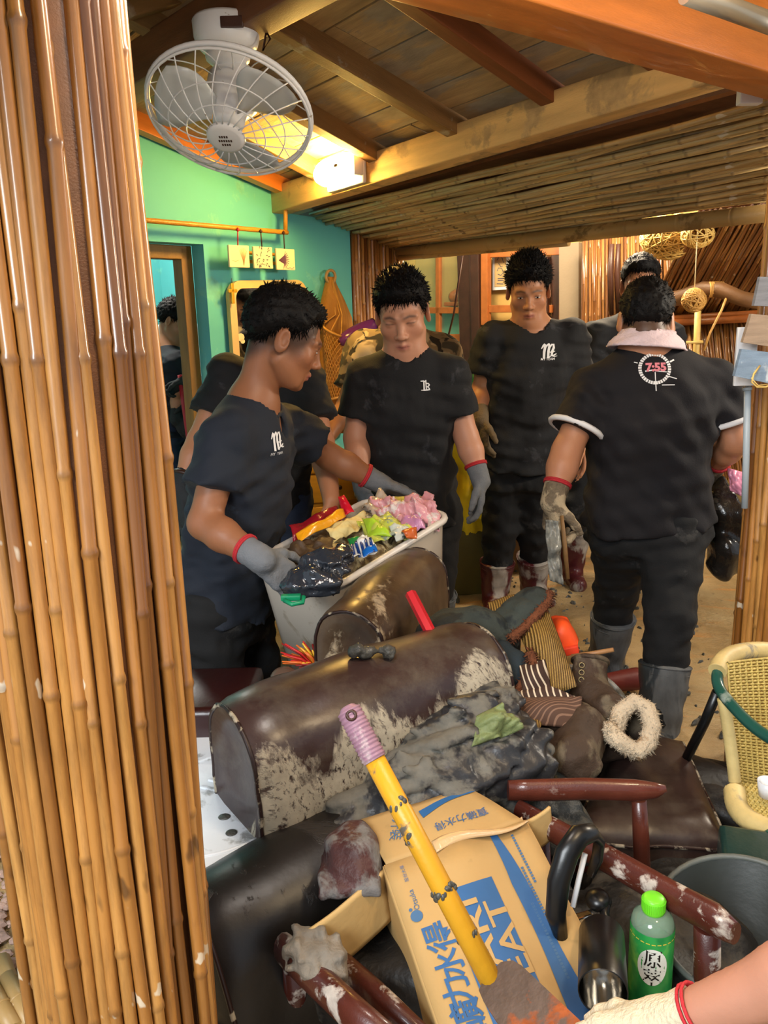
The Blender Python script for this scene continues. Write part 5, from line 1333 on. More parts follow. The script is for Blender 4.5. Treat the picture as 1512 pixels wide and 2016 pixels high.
def bolster(label, a, b, r, skirt, down, mat, seed, name='leather_cushion', front=None, end='hollow', bulge=.01, taper=1.0, group=None):
    """cushion with a rolled top and hanging sides; a,b axis of the roll"""
    a, b = Vector(a), Vector(b); x = (b - a).normalized(); dn = Vector(down); dn = (dn - x * dn.dot(x)).normalized(); w = x.cross(dn).normalized(); L = (b - a).length
    if w.dot(CAM - a) < 0: w = -w
    t = thing(name, label, 'cushion', (a + b) / 2 + dn * (skirt), group)
    prof = []; ns = 6
    for i in range(ns): prof.append((1.0 + .04 * math.sin(i / ns * 3.1), skirt * (1 - i / ns) / r))
    for i in range(17): an = math.pi * i / 16; prof.append((math.cos(an), -math.sin(an)))
    for i in range(1, ns + 1): prof.append((-1.0 - .04 * math.sin(i / ns * 3.1), skirt * (i / ns) / r))
    nL = 30; G = []
    for j in range(nL + 1):
        u = j / nL; e = min(u, 1 - u) * L; rr = r * (1 - .10 * math.exp(-e / .02)) + bulge * math.sin(u * math.pi); row = []
        for i, (pw, pd) in enumerate(prof):
            p = a + x * (u * L) + w * (pw * rr) + dn * (pd * rr)
            q = npv(p); d_ = .004 * snoise(q[0], q[1], q[2], .16, seed, 5) + .0016 * snoise(q[0], q[1], q[2], .05, seed + 1, 5)
            row.append(p + (w * pw + dn * pd * .3) * d_)
        G.append([tuple(q) for q in row])
    G = np.array(G); mb = MB(); mb.add(G.reshape(-1, 3).tolist(), [(j * len(prof) + i, j * len(prof) + i + 1, (j + 1) * len(prof) + i + 1, (j + 1) * len(prof) + i) for j in range(nL) for i in range(len(prof) - 1)] + [tuple(j * len(prof) for j in range(nL + 1)) + tuple(j * len(prof) + len(prof) - 1 for j in range(nL, -1, -1))], True)
    mb.build('cover', mat, t)
    for u, sg in ((0, -1), (1, 1)):
        ring = [Vector(q) for q in G[0 if u == 0 else nL]]; c = sum(ring, Vector()) / len(ring); mb = MB()
        vs = []; N = len(ring)
        for s_, dd in ((1, 0), (.93, .004), (.6, -.012 if end == 'hollow' else .02), (.25, -.022 if end == 'hollow' else .028)): vs += [c + (q - c) * s_ + x * sg * dd for q in ring]
        vs.append(c + x * sg * (-.02 if end == 'hollow' else .03)); fs = []
        for k in range(3):
            for i in range(N): fs.append((k * N + i, k * N + (i + 1) % N, (k + 1) * N + (i + 1) % N, (k + 1) * N + i))
        for i in range(N): fs.append((3 * N + i, 3 * N + (i + 1) % N, 4 * N))
        mb.add(vs, fs, True); mb.build('end_panel', mat, t)
        mb = MB(); mb.tube([q + x * sg * .002 for q in ring], .0045, 7); mb.build('piping', m_pipec, t)
    return t, x, w, dn
m_lA = leather('brown_leather_muddy', '#3b2a27', '#b3a994', .38, 5.0, 1.3, front=((.57, -.82, -.35), -.04, .09))
m_lB = leather('brown_leather_smeared', '#4a3829', '#b3a184', .16, 5.0, 4.2)
m_lC = leather('black_wet_leather', '#171311', '#2c2620', .30, 3.0, 7.7, rough=.4)
m_lS = leather('brown_leather_seat', '#30211d', '#8f8270', .05, 5.0, 2.2, rough=.35)
m_mud = M('wet_grey_mud', '#4b4a44', .35, .3, 12, bump=.6, bscale=60)
bolster('brown leather cushion with thick beige mud smears, nearest of the rolled cushions', PD(462, 1500, 1.60), PD(944, 1322, 1.92), .128, .17, (.02, .12, -1), m_lA, 3, group='rolled leather cushions')
bolster('brown leather cushion with a dark round end, lying before the tub', PD(688, 1272, 1.96), PD(822, 1136, 2.44), .098, .26, (.05, .1, -1), m_lB, 5, group='rolled leather cushions')
bolster('long black wet cushion sagging beside the cane pillar', PD(395, 1880, 1.42), PD(880, 1612, 1.72), .125, .16, (.25, -.1, -1), m_lC, 9, end='round', group='rolled leather cushions')
sd = SD(); rr = random.Random(4)
for i in range(16): sd.ell(PD(690 + rr.uniform(0, 85), 1283 + rr.uniform(-6, 8), 1.70 + rr.uniform(-.01, .01)), (rr.uniform(.006, .014),) * 3, None, .008)
single_sd(sd, 'mud_clod', m_mud, 'lump of grey mud on top of the nearest muddy cushion', 'mud', .004, lambda x, y, z: snoise(x, y, z, .012, 3, 5) * .0016)

# ---- tub of rubbish
cF, cR, cB, cL = PD(602, 1186, 2.14), PD(874, 1018, 2.52), PD(738, 984, 2.78), PD(546, 1084, 2.42)
tc_ = (cF + cR + cB + cL) / 4; tx = ((cR - cF) + (cB - cL)) / 2; ty = ((cL - cF) + (cB - cR)) / 2; tl_, tw_ = tx.length, ty.length; tx.normalize(); tz = tx.cross(ty).normalized(); ty = tz.cross(tx)
tub = thing('plastic_tub', 'white translucent plastic tub heaped with wet rubbish', 'tub', tc_ - tz * .40)
m_tub = M('milky_plastic', '#cfc4b4', .35, .06, 4, bump=.03, trans=.12, mud=.2, mudcol='#a08f74', mudscale=5)
mb = MB()
def ring_(w, l, r, z, sc=1): return [tc_ + tx * (p[0] * sc) + ty * (p[1] * sc) + tz * z for p in rrect(l, w, r, 5)]
rings = [ring_(tw_, tl_, .05, 0), ring_(tw_, tl_, .05, -.05, .985), ring_(tw_, tl_, .05, -.40, .87)]; N = len(rings[0])
mb.add([q for r_ in rings for q in r_], [(k * N + i, (k + 1) * N + i, (k + 1) * N + (i + 1) % N, k * N + (i + 1) % N) for k in range(2) for i in range(N)] + [tuple(2 * N + i for i in reversed(range(N)))], True)
rings = [ring_(tw_ - .012, tl_ - .012, .045, 0), ring_(tw_ - .012, tl_ - .012, .045, -.39, .87)]
mb.add([q for r_ in rings for q in r_], [(i, (i + 1) % N, N + (i + 1) % N, N + i) for i in range(N)] + [tuple(N + i for i in range(N))], True)
mb.build('body', m_tub, tub)
mb = MB(); mb.tube(ring_(tw_ + .012, tl_ + .012, .055, .0), .011, 8, closed=True); mb.build('rim', M('white_tub_rim', '#ddd6cc', .35, .04, 5, bump=.02), tub)
sd = SD()
for i in range(26): sd.ell(tc_ + tx * rr.uniform(-.34, .34) * tl_ + ty * rr.uniform(-.27, .27) * tw_ - tz * rr.uniform(.03, .07), (rr.uniform(.04, .06),) * 3, None, .03)
v, f = sd.grid(.012, None, lambda x, y, z: snoise(x, y, z, .05, 3, 6) * .008)
t = NT('mixed_wet_rubbish'); c = t.ramp(t.noise(t.coords(), 16, 4, .6, .6), [(.35, srgb('#3a2c20')), (.45, srgb('#8a7550')), (.52, srgb('#c9bc90')), (.58, srgb('#5c4a38')), (.66, srgb('#b89a6a'))]); t.link(c, t.b.inputs['Base Color']); t.b.inputs['Roughness'].default_value = .55
so = npv((tc_.x, tc_.y, v[:, 2].min())); o = link('rubbish', npmesh('rubbish', v - so, f, t.m), None, label='soggy mixed paper rubbish filling the white plastic tub', category='rubbish', kind='stuff'); o.location = so
def film(name, col, rough=.18, trans=.0, alpha=1, **k): return M(name, col, rough, .15, 12, bump=.3, bscale=40, trans=trans, alpha=alpha, **k)
TB = 'wrappers and bags in the white tub'
crumple('snack_packet', [(568, 1036, 2.42), (664, 996, 2.60), (682, 1018, 2.58), (580, 1066, 2.38)], film('maroon_foil', '#8c1622', .25), 'dark red flat packet with a pale edge, leftmost in the tub', 'packet', .006, .008, 3, group=TB)
crumple('snack_packet', [(582, 1052, 2.36), (676, 1000, 2.54), (680, 1020, 2.52), (590, 1066, 2.33)], film('orange_yellow_foil', '#e09a16', .25), 'orange yellow folded packet lying on the dark red packet', 'packet', .005, .014, 5, group=TB)
crumple('red_scrap', [(666, 980, 2.60), (678, 978, 2.60), (698, 1010, 2.56), (676, 1018, 2.55)], film('bright_red_film', '#c8142c', .3), 'bright red scrap of film sticking up behind the orange packet', 'wrapper', .006, .01, 6, group=TB)
crumple('paper_sheet', [(640, 1042, 2.46), (716, 1004, 2.60), (735, 1030, 2.52), (650, 1075, 2.40)], film('cream_paper', '#d8c689', .6), 'torn cream paper sheet in the middle of the tub', 'paper', .010, .012, 8, edge=.004, group=TB)
crumple('pink_bag', [(728, 1004, 2.66), (852, 988, 2.66), (868, 1030, 2.50), (770, 1046, 2.46)], film('pink_film', '#dfa0a8', .22, mud=.38, mudcol='#e6dcd8', mudscale=22), 'crumpled pink plastic bag spilling over the tub end', 'bag', .020, .03, 9, .06, 28, edge=.006, group=TB)
crumple('pink_bag', [(776, 1026, 2.52), (832, 1018, 2.52), (838, 1042, 2.44), (792, 1052, 2.42)], film('mauve_film', '#c98bb4', .2), 'mauve pink bag tucked under the larger pale pink bag', 'bag', .010, .022, 10, .05, 18, group=TB)
crumple('clear_bag', [(712, 1000, 2.64), (748, 974, 2.76), (768, 984, 2.72), (738, 1022, 2.56)], film('greyish_clear_film', '#bfae9c', .15), 'greyish clear bag standing up at the back of the tub', 'bag', .014, .02, 12, .06, group=TB)
crumple('card_strip', [(748, 982, 2.76), (832, 978, 2.72), (834, 996, 2.66), (752, 990, 2.72)], film('olive_yellow_card', '#b8ac4c', .5), 'olive yellow card under the reaching glove', 'card', .003, .01, 13, group=TB)
wr_ = crumple('food_pouch', [(702, 1030, 2.50), (762, 1012, 2.54), (818, 1050, 2.40), (735, 1072, 2.36)], film('lime_yellow_pouch', '#c6cf5a', .25, mud=.3, mudcol='#8e9a8c', mudscale=26), 'lime and yellow food pouch with grey markings in the tub', 'packet', .010, .022, 14, .06, group=TB)
mb = MB()
for poly in ([(714, 1030), (752, 1040), (760, 1060), (722, 1052)],): pass
crumple('food_pouch', [(712, 1024, 2.475), (742, 1030, 2.46), (772, 1058, 2.37), (728, 1056, 2.39)], film('bright_lime', '#a9cf35', .25), 'bright lime green pouch lying on the yellow pouch', 'packet', .006, .016, 15, .05, group=TB)
crumple('food_pouch', [(762, 1032, 2.44), (800, 1036, 2.42), (812, 1052, 2.38), (780, 1066, 2.35)], film('white_grey_pouch', '#cfd6cc', .25, mud=.3, mudcol='#4a5a50', mudscale=30), 'white and grey pouch beside the bright lime pouch', 'packet', .008, .014, 16, .04, group=TB)
strip_pk = crumple('blue_packet', [(688, 1068, 2.30), (722, 1056, 2.34), (744, 1082, 2.26), (696, 1106, 2.20)], film('blue_striped_foil', '#e4e8ea', .2), 'white packet with dark blue stripes near the rim', 'packet', .008, .014, 18, .05, group=TB)
for k in range(5):
    a = (690 + 9 * k, 1072 - 3.2 * k); crumple('blue_stripe', [(a[0], a[1], 2.272), (a[0] + 4.5, a[1] - 2, 2.272), (a[0] + 12, a[1] + 26, 2.21), (a[0] + 7, a[1] + 29, 2.21)], film('deep_blue_foil', '#123c86', .2), None, None, .003, .006, 30 + k, .05, 7, root=strip_pk)
crumple('blue_packet', [(712, 1084, 2.235), (738, 1072, 2.25), (744, 1086, 2.22), (716, 1098, 2.20)], film('bright_blue_foil', '#1568c4', .2), 'bright blue folded packet beside the striped one', 'packet', .004, .008, 19, .05, 10, group=TB)
crumple('green_leaf_scrap', [(684, 1064, 2.31), (700, 1056, 2.34), (710, 1060, 2.32), (692, 1074, 2.28)], film('green_foil', '#1f7a3a', .3), 'small green scrap above the striped packet', 'wrapper', .004, .006, 20, .05, 9, group=TB)
crumple('cardboard_sheet', [(560, 1078, 2.38), (662, 1062, 2.36), (640, 1106, 2.22), (566, 1112, 2.28)], M('wet_brown_card', '#4a3622', .6, .3, 8, bump=.2), 'dark wet cardboard sheet at the near end of the tub', 'cardboard', .012, .02, 21, edge=.005, group=TB)
crumple('food_pouch', [(790, 1046, 2.36), (820, 1038, 2.38), (822, 1056, 2.35), (800, 1062, 2.34)], film('orange_pouch', '#c9622a', .3), 'small orange printed pouch at the right rim of the tub', 'packet', .006, .01, 22, .04, 10, group=TB)
sd = SD()
for q, r_ in (((600, 1142, 2.10), (.055, .05, .035)), ((635, 1118, 2.13), (.06, .05, .05)), ((668, 1096, 2.18), (.04, .04, .03)), ((585, 1160, 2.08), (.04, .035, .025)), ((640, 1150, 2.08), (.045, .04, .03))): sd.ell(PD(*q), r_, None, .04)
single_sd(sd, 'black_plastic_bag', M('smoky_black_film', '#2b3038', .12, .2, 10, bump=.5, bscale=30, coat=.4), 'shiny smoky black plastic bag in the young man\'s near glove', 'bag', .0055, lambda x, y, z: snoise(x, y, z, .05, 5, 7) * .007 + np.abs(snoise(x, y, z, .03, 6, 7)) * .004)
mb = MB(); mb.tube([PD(560, 1182, 2.02), PD(575, 1190, 2.0), PD(596, 1186, 2.01), PD(598, 1174, 2.02)], .006, 8); mb.box(PD(573, 1176, 2.03), (.05, .02, .015), bev=.004)
single(mb, 'green_clip', M('green_plastic', '#138a5e', .3, .1, 5, bump=0), 'green plastic clip hanging below the smoky black bag', 'clip')

# ---- cardboard drink carton lying on the heap
m_card = M('kraft_cardboard', '#b3905a', .72, .10, 4, bump=.14, bscale=30, mud=.22, mudcol='#9a7c4c', mudscale=5)
m_cin = M('kraft_inner', '#c2a067', .75, .08, 5, bump=.1); m_cedge = M('corrugated_edge', '#a98250', .8, .15, 40, bump=.3)
m_blue = M('carton_blue_print', '#28598a', .6, .12, 9, bump=.03); m_bluel = M('carton_blue_print_pale', '#3f6488', .65, .1, 9, bump=.03)
TL, TR = PD(756, 1704, 1.37), PD(1034, 1617, 1.43)
bx = (TR - TL).normalized(); bw = (TR - TL).length
by0 = PD(884, 2030, 1.16) - TL; by = (by0 - bx * by0.dot(bx)).normalized(); bz = bx.cross(by).normalized()
if bz.dot(CAM - TL) < 0: bz = -bz
bl, bh = .43, .20
box = thing('cardboard_carton', 'battered kraft cardboard drink carton with blue lettering, flaps open', 'carton', TL + bx * bw / 2 + by * bl / 2 - bz * bh)
def warp(p, a=.004):
    q = npv(p); return V(*(q + npv(bz) * a * snoise(q[0], q[1], q[2], .14, 3, 5)))
def panel(name, o, x, y, w, h, mat=None, n=12, bend=0, thick=.005, tw=0, root=box, cut=None):
    G = []
    for j in range(n):
        row = []
        for i in range(n):
            u, v = i / (n - 1), j / (n - 1); z = x.cross(y).normalized(); xx = w * u
            if cut: xx = cut[0] * v + (w - (cut[0] + cut[1]) * v) * u
            p = o + x * xx + y * (h * v) + z * (bend * math.sin(v * 1.57) + tw * u * v); row.append(tuple(warp(p, .0028)))
        G.append(row)
    mb = MB(); mb.sheet(G, thick); G = np.array(G); panel.last = (G.reshape(-1, 3), [(j * n + i, j * n + i + 1, (j + 1) * n + i + 1, (j + 1) * n + i) for j in range(n - 1) for i in range(n - 1)]); return mb.build(name, mat or m_card, root)
frontp = panel('front_panel', TL, bx, by, bw, bl); front_v = panel.last
leftp = panel('side_panel', TL - bz * bh, bz, by, bh, bl); left_v = panel.last
panel('side_panel', TL + bx * bw, -bz, by, bh, bl); panel('back_panel', TL + bx * bw - bz * bh, -bx, by, bw, bl, m_cin)
fl_dir = (PD(712, 1602, 1.50) - TL); fl_dir = (fl_dir - bx * fl_dir.dot(bx)).normalized()
topf = panel('top_flap', TL + bx * .004, bx, fl_dir, bw - .008, .118, bend=.006, cut=(-.012, .055)); top_v = panel.last
lf = (PD(592, 1814, 1.30) - TL); lf.normalize(); panel('left_flap', TL - bz * .01, by * .35 - bz * .94, lf, .10, .165, m_cin, bend=-.02)
rf = (PD(1078, 1576, 1.46) - TR).normalized(); panel('right_flap', TR - bz * .004, (by * .3 - bz * .95), rf, .07, .055, m_cin, bend=.01)
mb = MB(); G = [[tuple(TL + bx * (bw * (.35 + .65 * u)) + fl_dir * (.030 * v + .01 * math.sin(u * 6)) + bz * (.004 + .007 * math.sin(v * 5 + u * 3) * (.3 + u))) for u in np.linspace(0, 1, 14)] for v in np.linspace(-.30, .55, 7)]
mb.sheet(G, .002); mb.build('crumpled_tape', M('brown_tape', '#c8a577', .3, .1, 6, bump=.15), box)
def cprint(name, tm, px, py, rot, mat, w=None, verts=front_v, part=frontp, up=by, off=.0042, h=None):
    if w or h: tm = fit(tm, w, h)
    return decal(box, name, tm, mat, px, py, None, rot, off, tuple(-up), verts, part)
R90 = math.pi / 2
def rect(w, h): return poly2([(-w / 2, -h / 2), (w / 2, -h / 2), (w / 2, h / 2), (-w / 2, h / 2)])
# blue field with the big letters, reading up the long side
def grid_rect(w, h, n=8, m=5, skew=0):
    vs = [(-w / 2 + w * i / n + skew * (j / m - .5), -h / 2 + h * j / m, 0) for j in range(m + 1) for i in range(n + 1)]
    return vs, [(j * (n + 1) + i, j * (n + 1) + i + 1, (j + 1) * (n + 1) + i + 1, (j + 1) * (n + 1) + i) for j in range(m) for i in range(n)]
cprint('blue_field', grid_rect(.30, .088), 994, 1922, R90, m_blue, off=.0040)
cprint('lettering', text_mesh('POCARI', bold=.012), 986, 1938, R90, m_card, .265, off=.0052, h=.033)
cprint('lettering', text_mesh('SWEAT', bold=.012), 1030, 1915, R90, m_card, .235, off=.0052, h=.033)
vs = [(-.175, -.028, 0), (-.175, .022, 0)]; fs = []; n = 16
for i in range(1, n + 1):
    u = i / n; x = -.175 + .36 * u; yb = -.028 + .034 * u ** 1.2 + .006 * math.sin(u * 6); yt = .022 - .010 * math.sin(u * 3.0) + .0 * u; vs += [(x, yb, 0), (x, min(yt, yb + .05 * (1 - u) + .009), 0)]; fs.append((2 * i - 2, 2 * i, 2 * i + 1, 2 * i - 1))
cprint('wave', (vs, fs), 1062, 1818, R90, m_blue, off=.0040)
for ch, x, y, w in (('得', 864, 1846, .046), ('水', 884, 1900, .044), ('力', 900, 1954, .044), ('礦', 920, 2004, .048)):
    cprint('lettering', text_mesh(ch, bold=.018), x, y, R90, m_blue, w, h=w * 1.05)
cprint('small_lettering', text_mesh('580毫升X24瓶裝'), 1044, 1772, R90, m_blue, .104)
cprint('small_lettering', text_mesh('Otsuka'), 815, 1774, R90, m_bluel, .036)
cprint('small_lettering', text_mesh('股份大塚'), 796, 1722, R90, m_bluel, .03)
cprint('round_mark', merge2((poly2([(.010 * math.cos(a), .010 * math.sin(a)) for a in np.linspace(0, 6.28, 16)[:-1]]), (0, 0)), (poly2([(.003 * math.cos(a), .003 * math.sin(a)) for a in np.linspace(0, 6.28, 10)[:-1]]), (.013, .006))), 821, 1806, R90, m_bluel)
for x, y, w in ((1030, 1690, .09), (1060, 1775, .12), (1082, 1850, .12)):
    k = []; xx = -w / 2
    while xx < w / 2: k.append((rect(.0036, .0042), (xx, 0))); xx += .0052
    cprint('fine_print', merge2(*k), x, y, R90, m_bluel)
# top flap print
wv = ([], []); vs = []; n = 14
for i in range(n + 1):
    u = i / n; x = -.055 + .115 * u; y = .010 * math.sin(u * 2.6); hh = .0095 * (1 - u) ** .8 + .0006; vs += [(x, y - hh, 0), (x, y + hh, 0)]
cprint('wave', (vs, [(2 * i, 2 * i + 2, 2 * i + 3, 2 * i + 1) for i in range(n)]), 882, 1584, .12, m_blue, None, top_v, topf, -fl_dir)
cprint('lettering', text_mesh('寶礦力水得'), 908, 1614, math.pi + .05, m_blue, .10, top_v, topf, -fl_dir)
cprint('lettering', text_mesh('52'), 815, 1624, -R90, m_bluel, .028, top_v, topf, -fl_dir)
cprint('lettering', text_mesh('升裝'), 782, 1636, -R90 - .4, m_bluel, .05, top_v, topf, -fl_dir)
# side panel print
cprint('blue_field', grid_rect(.105, .042), 716, 1872, R90, m_blue, None, left_v, leftp)
cprint('lettering', text_mesh('力水得'), 716, 1872, R90, m_card, .085, left_v, leftp, off=.0052)
cprint('lettering', text_mesh('您的活'), 757, 1880, R90, m_bluel, .13, left_v, leftp)
# ---- hoe with a yellow shaft
hoe = thing('garden_hoe', 'hoe with a yellow shaft, mauve ribbed grip and rusty iron head', 'hoe', PD(985, 1975, 1.04))
A0, A1 = PD(682, 1390, 1.16), PD(985, 1965, 1.05); ha = (A1 - A0).normalized(); hl = (A1 - A0).length
m_ysh = M('yellow_painted_shaft', '#cf961f', .4, .12, 6, bump=.08, mud=.16, mudcol='#5a5348', mudscale=16)
mb = MB(); gp = .2 * hl
mb.tube([A0 + ha * (gp * .8), A0 + ha * hl * .5, A1], .0150, 14); mb.build('shaft', m_ysh, hoe)
mb = MB(); pts = []; rad = []
for i in range(61): u = i / 60; pts.append(A0 + ha * (gp * u)); rad.append((.0170 + .0014 * (math.sin(u * 2 * math.pi * 14) > 0)) * min(1, .45 + u * 6))
mb.tube(pts, rad, 14); gr = mb.build('grip', M('mauve_rubber_grip', '#8d6a7a', .5, .2, 10, bump=.1, mud=.3, mudcol='#b7a6a4', mudscale=12), hoe)
hx_, hy_, _ = basis(ha, CAM - A0); mb = MB(); mb.tube([A0 + ha * .016 + hx_ * .0168 + (ha * math.cos(a) + hy_ * math.sin(a)) * .006 for a in np.linspace(0, 6.283, 14)[:-1]], .0025, 6, closed=True); subpart(mb, 'hang_hole', m_dark, gr, hoe)
mb = MB()
for u, n_ in ((.36, 16), (.47, 8), (.655, 26), (.80, 6)):
    for k in range(n_):
        an_ = rr.uniform(0, 6.283); mb.ell(A0 + ha * (hl * (u + rr.uniform(-.012, .012))) + (hx_ * math.cos(an_) + hy_ * math.sin(an_)) * .0135, (rr.uniform(.002, .006), rr.uniform(.002, .004), rr.uniform(.002, .007)), nu=7, nv=5)
mb.build('mud_crust', m_mud, hoe, kind='stuff')
rust = M('rusty_iron', '#5a4a40', .6, .3, 10, bump=.35, bscale=50, metal=.3, mud=.24, mudcol='#9a5026', mudscale=12)
hd0 = PD(1002, 1952, 1.045); hu = (PD(1075, 2040, .98) - hd0).normalized(); hr = (PD(1052, 1930, 1.03) - PD(950, 1945, 1.05)).normalized(); hr = (hr - hu * hr.dot(hu)).normalized(); hn = hr.cross(hu)
mb = MB(); poly = [(-.034, 0), (-.030, .016), (-.016, .024), (.014, .024), (.027, .014), (.031, 0), (.036, -.06), (.042, -.13), (-.042, -.13), (-.038, -.06)]
mb.prism([(a, b * -1) for a, b in poly][::-1], hd0 + hn * .02, hr, hu, .04); mb.build('head', rust, hoe, label='rusty brown iron hoe head')

# ---- wooden armchairs
m_arm = M('red_brown_chair_wood', '#4d2219', .35, .25, 4, (5, 5, 5), bump=.08, coat=.25, mud=.24, mudcol='#b8aca0', mudscale=15)
m_arm2 = M('red_brown_chair_wood_clean', '#56281c', .32, .25, 4, (5, 5, 5), bump=.08, coat=.3, mud=.12, mudcol='#9a8478', mudscale=9)
def rail(mb, pts, r, flat=.7): mb.tube(pts, r, 14, flat=flat, up=(0, 0, 1) if False else None)
ch = thing('wooden_armchair', 'red-brown wooden armchair with a worn brown leather seat, before the wicker chair', 'armchair', PZ(1250, 1800, .02))
mb = MB(); rail(mb, [PD(1000, 1556, 1.54), PD(1040, 1556, 1.54), PD(1150, 1553, 1.53), PD(1250, 1556, 1.52), PD(1290, 1556, 1.515), PD(1312, 1553, 1.51)], [.020, .022, .022, .0215, .016, .007]); mb.build('armrest', m_arm2, ch)
mb = MB(); mb.tube([PD(1258, 1572, 1.535), PD(1262, 1650, 1.56), PD(1266, 1740, 1.60), PD(1270, 1900, 1.75)], [.014, .016, .016, .014], 12); mb.build('arm_post', m_arm2, ch)
s0, s1, s2, s3 = PD(1215, 1450, 2.02), PD(1345, 1462, 2.02), PD(1438, 1672, 1.66), PD(1120, 1660, 1.66)
G = quadgrid([s0, s1, s2, s3], 26, 26); U = np.linspace(0, 1, 26)
ed = np.minimum(np.minimum(U, 1 - U)[None, :], np.minimum(U, 1 - U)[:, None]); dome = .028 * np.minimum(ed / .12, 1) ** .5 + .012 * np.sin(U * np.pi)[None, :] * np.sin(U * np.pi)[:, None]
G[..., 2] += dome + .002 * snoise(G[..., 0], G[..., 1], G[..., 2], .1, 3)
G2 = G.copy(); G2[..., 2] = (np.array(quadgrid([s0, s1, s2, s3], 26, 26))[..., 2]) - .075
mb = MB(); N = 26; top = G.reshape(-1, 3).tolist(); bot = G2.reshape(-1, 3).tolist()
fs = [(i * N + j, (i + 1) * N + j, (i + 1) * N + j + 1, i * N + j + 1) for i in range(N - 1) for j in range(N - 1)]
rim = [j for j in range(N)] + [i * N + N - 1 for i in range(1, N)] + [(N - 1) * N + j for j in range(N - 2, -1, -1)] + [i * N for i in range(N - 2, 0, -1)]
fs += [(rim[q], rim[(q + 1) % len(rim)], rim[(q + 1) % len(rim)] + N * N, rim[q] + N * N) for q in range(len(rim))]
mb.add(top + bot, fs, True); st = mb.build('seat', m_lS, ch)
mb = MB(); mb.tube([V(*top[q]) for q in rim], .004, 6, closed=True); subpart(mb, 'piping', m_pipec, st, ch)
mb = MB()
for (a, b, r_) in ((PD(1130, 1700, 1.68), PD(1440, 1715, 1.68), .018),): mb.tube([a, b], r_, 10)
mb.build('seat_rail', m_arm2, ch)
for q in (PD(1140, 1715, 1.70), PD(1425, 1722, 1.70)):
    mb = MB(); mb.tube([q, V(q.x, q.y + .02, .012)], [.02, .016], 10); mb.build('leg', m_arm2, ch)
ch2 = thing('wooden_armchair', 'red-brown armchair spattered with pale mud, holding the drink carton', 'armchair', PZ(1050, 2300, .02))
mb = MB(); rail(mb, [PD(1020, 1596, 1.52), PD(1100, 1640, 1.46), PD(1200, 1694, 1.38), PD(1330, 1768, 1.29), PD(1410, 1812, 1.23), PD(1448, 1838, 1.20)], [.022, .024, .025, .026, .027, .018]); mb.build('armrest', m_arm, ch2)
mb = MB(); rail(mb, [PD(560, 1868, 1.34), PD(600, 1905, 1.28), PD(690, 1990, 1.18), PD(780, 2070, 1.10)], [.028, .030, .029, .028]); mb.build('armrest', m_arm, ch2)
mb = MB(); rail(mb, [PD(650, 1880, 1.38), PD(740, 1962, 1.26), PD(840, 2060, 1.16)], [.026, .027, .026]); mb.build('side_rail', m_arm, ch2)
for a, b in ((PD(1392, 1822, 1.25), PD(1392, 1960, 1.30)), (PD(1060, 1640, 1.50), PD(1075, 1900, 1.62)), (PD(580, 1900, 1.34), PD(590, 2200, 1.6))):
    mb = MB(); mb.tube([a, b, V(b.x, b.y + .02, .01)], [.020, .021, .017], 12); mb.build('leg', m_arm, ch2)
mb = MB(); so_ = TL + bx * bw / 2 + by * bl / 2 - bz * (bh + .03); mb.box(so_, (.46, .46, .05), bx, by, bz, bev=.015); mb.build('seat', m_lC, ch2)
sd = SD()
for i in range(14): u = rr.random(); sd.ell(PD(592 + 75 * u, 1868 + 40 * u + rr.uniform(-16, 14), 1.285 - .03 * u), (rr.uniform(.016, .03), rr.uniform(.016, .03), .010), None, .02)
single_sd(sd, 'mud_patch', M('pale_dried_mud', '#7d7365', .8, .25, 20, bump=.5), 'pale dried mud caked on the left armrest below the carton flap', 'mud', .006, lambda x, y, z: snoise(x, y, z, .03, 3, 6) * .005)

# ---- bottle of green tea
bt = PD(1281, 1884, 1.30); bt.z -= .02; Bf = frame(bt, (1, 0, 0), (0, 1, 0), (0, 0, 1)); sB = 1.0
bo = thing('tea_bottle', 'green tea bottle with a bright green cap and white oval label', 'bottle', bt - V(0, 0, .115))
mb = MB(); mb.lathe([(.001, -.115), (.026, -.115), (.032, -.108), (.0335, -.095), (.0335, .082), (.033, .088), (.030, .097), (.022, .104), (.0145, .108), (.0135, .110), (.0135, .114)], 30, Bf)
mb.build('body', M('clear_green_bottle', '#bfe0c4', .08, 0, 5, trans=.75, bump=.02), bo)
t = NT('green_label'); c = t.ramp(t.noise(t.coords((1, 1, .6)), 22, 3, .5, .6), [(.35, srgb('#147a3c')), (.55, srgb('#2f9c4a')), (.7, srgb('#7cc653'))]); t.link(c, t.b.inputs['Base Color']); t.b.inputs['Roughness'].default_value = .25
mb = MB(); mb.lathe([(.0338, -.112), (.0343, -.11), (.0343, .082), (.0338, .084)], 30, Bf); lab = mb.build('label', t.m, bo)
mb = MB(); mb.lathe([(0, .132), (.014, .132), (.0172, .129), (.0176, .110), (.0170, .104), (.013, .104)], 30, Bf); capo = mb.build('cap', M('lime_cap', '#6ed02a', .35, .04, 5, bump=0), bo)
mb = MB()
for i in range(36): a = 6.283 * i / 36; mb.box(bt + V(.0177 * math.cos(a), .0177 * math.sin(a), .119), (.0016, .0014, .016), (math.cos(a), math.sin(a), 0), (-math.sin(a), math.cos(a), 0), ZUP)
subpart(mb, 'cap_ribs', bpy.data.materials['lime_cap'], capo, bo, kind='stuff')
view = math.atan2(-bt.y, -bt.x) + .10
def on_bottle(tm, z0, mat, name, r=.0347, an=view):
    mb = MB(); mb.add([bt + V(r * math.cos(an + a / r), r * math.sin(an + a / r), z0 + b) for a, b, _ in tm[0]], tm[1]); subpart(mb, name, mat, lab, bo)
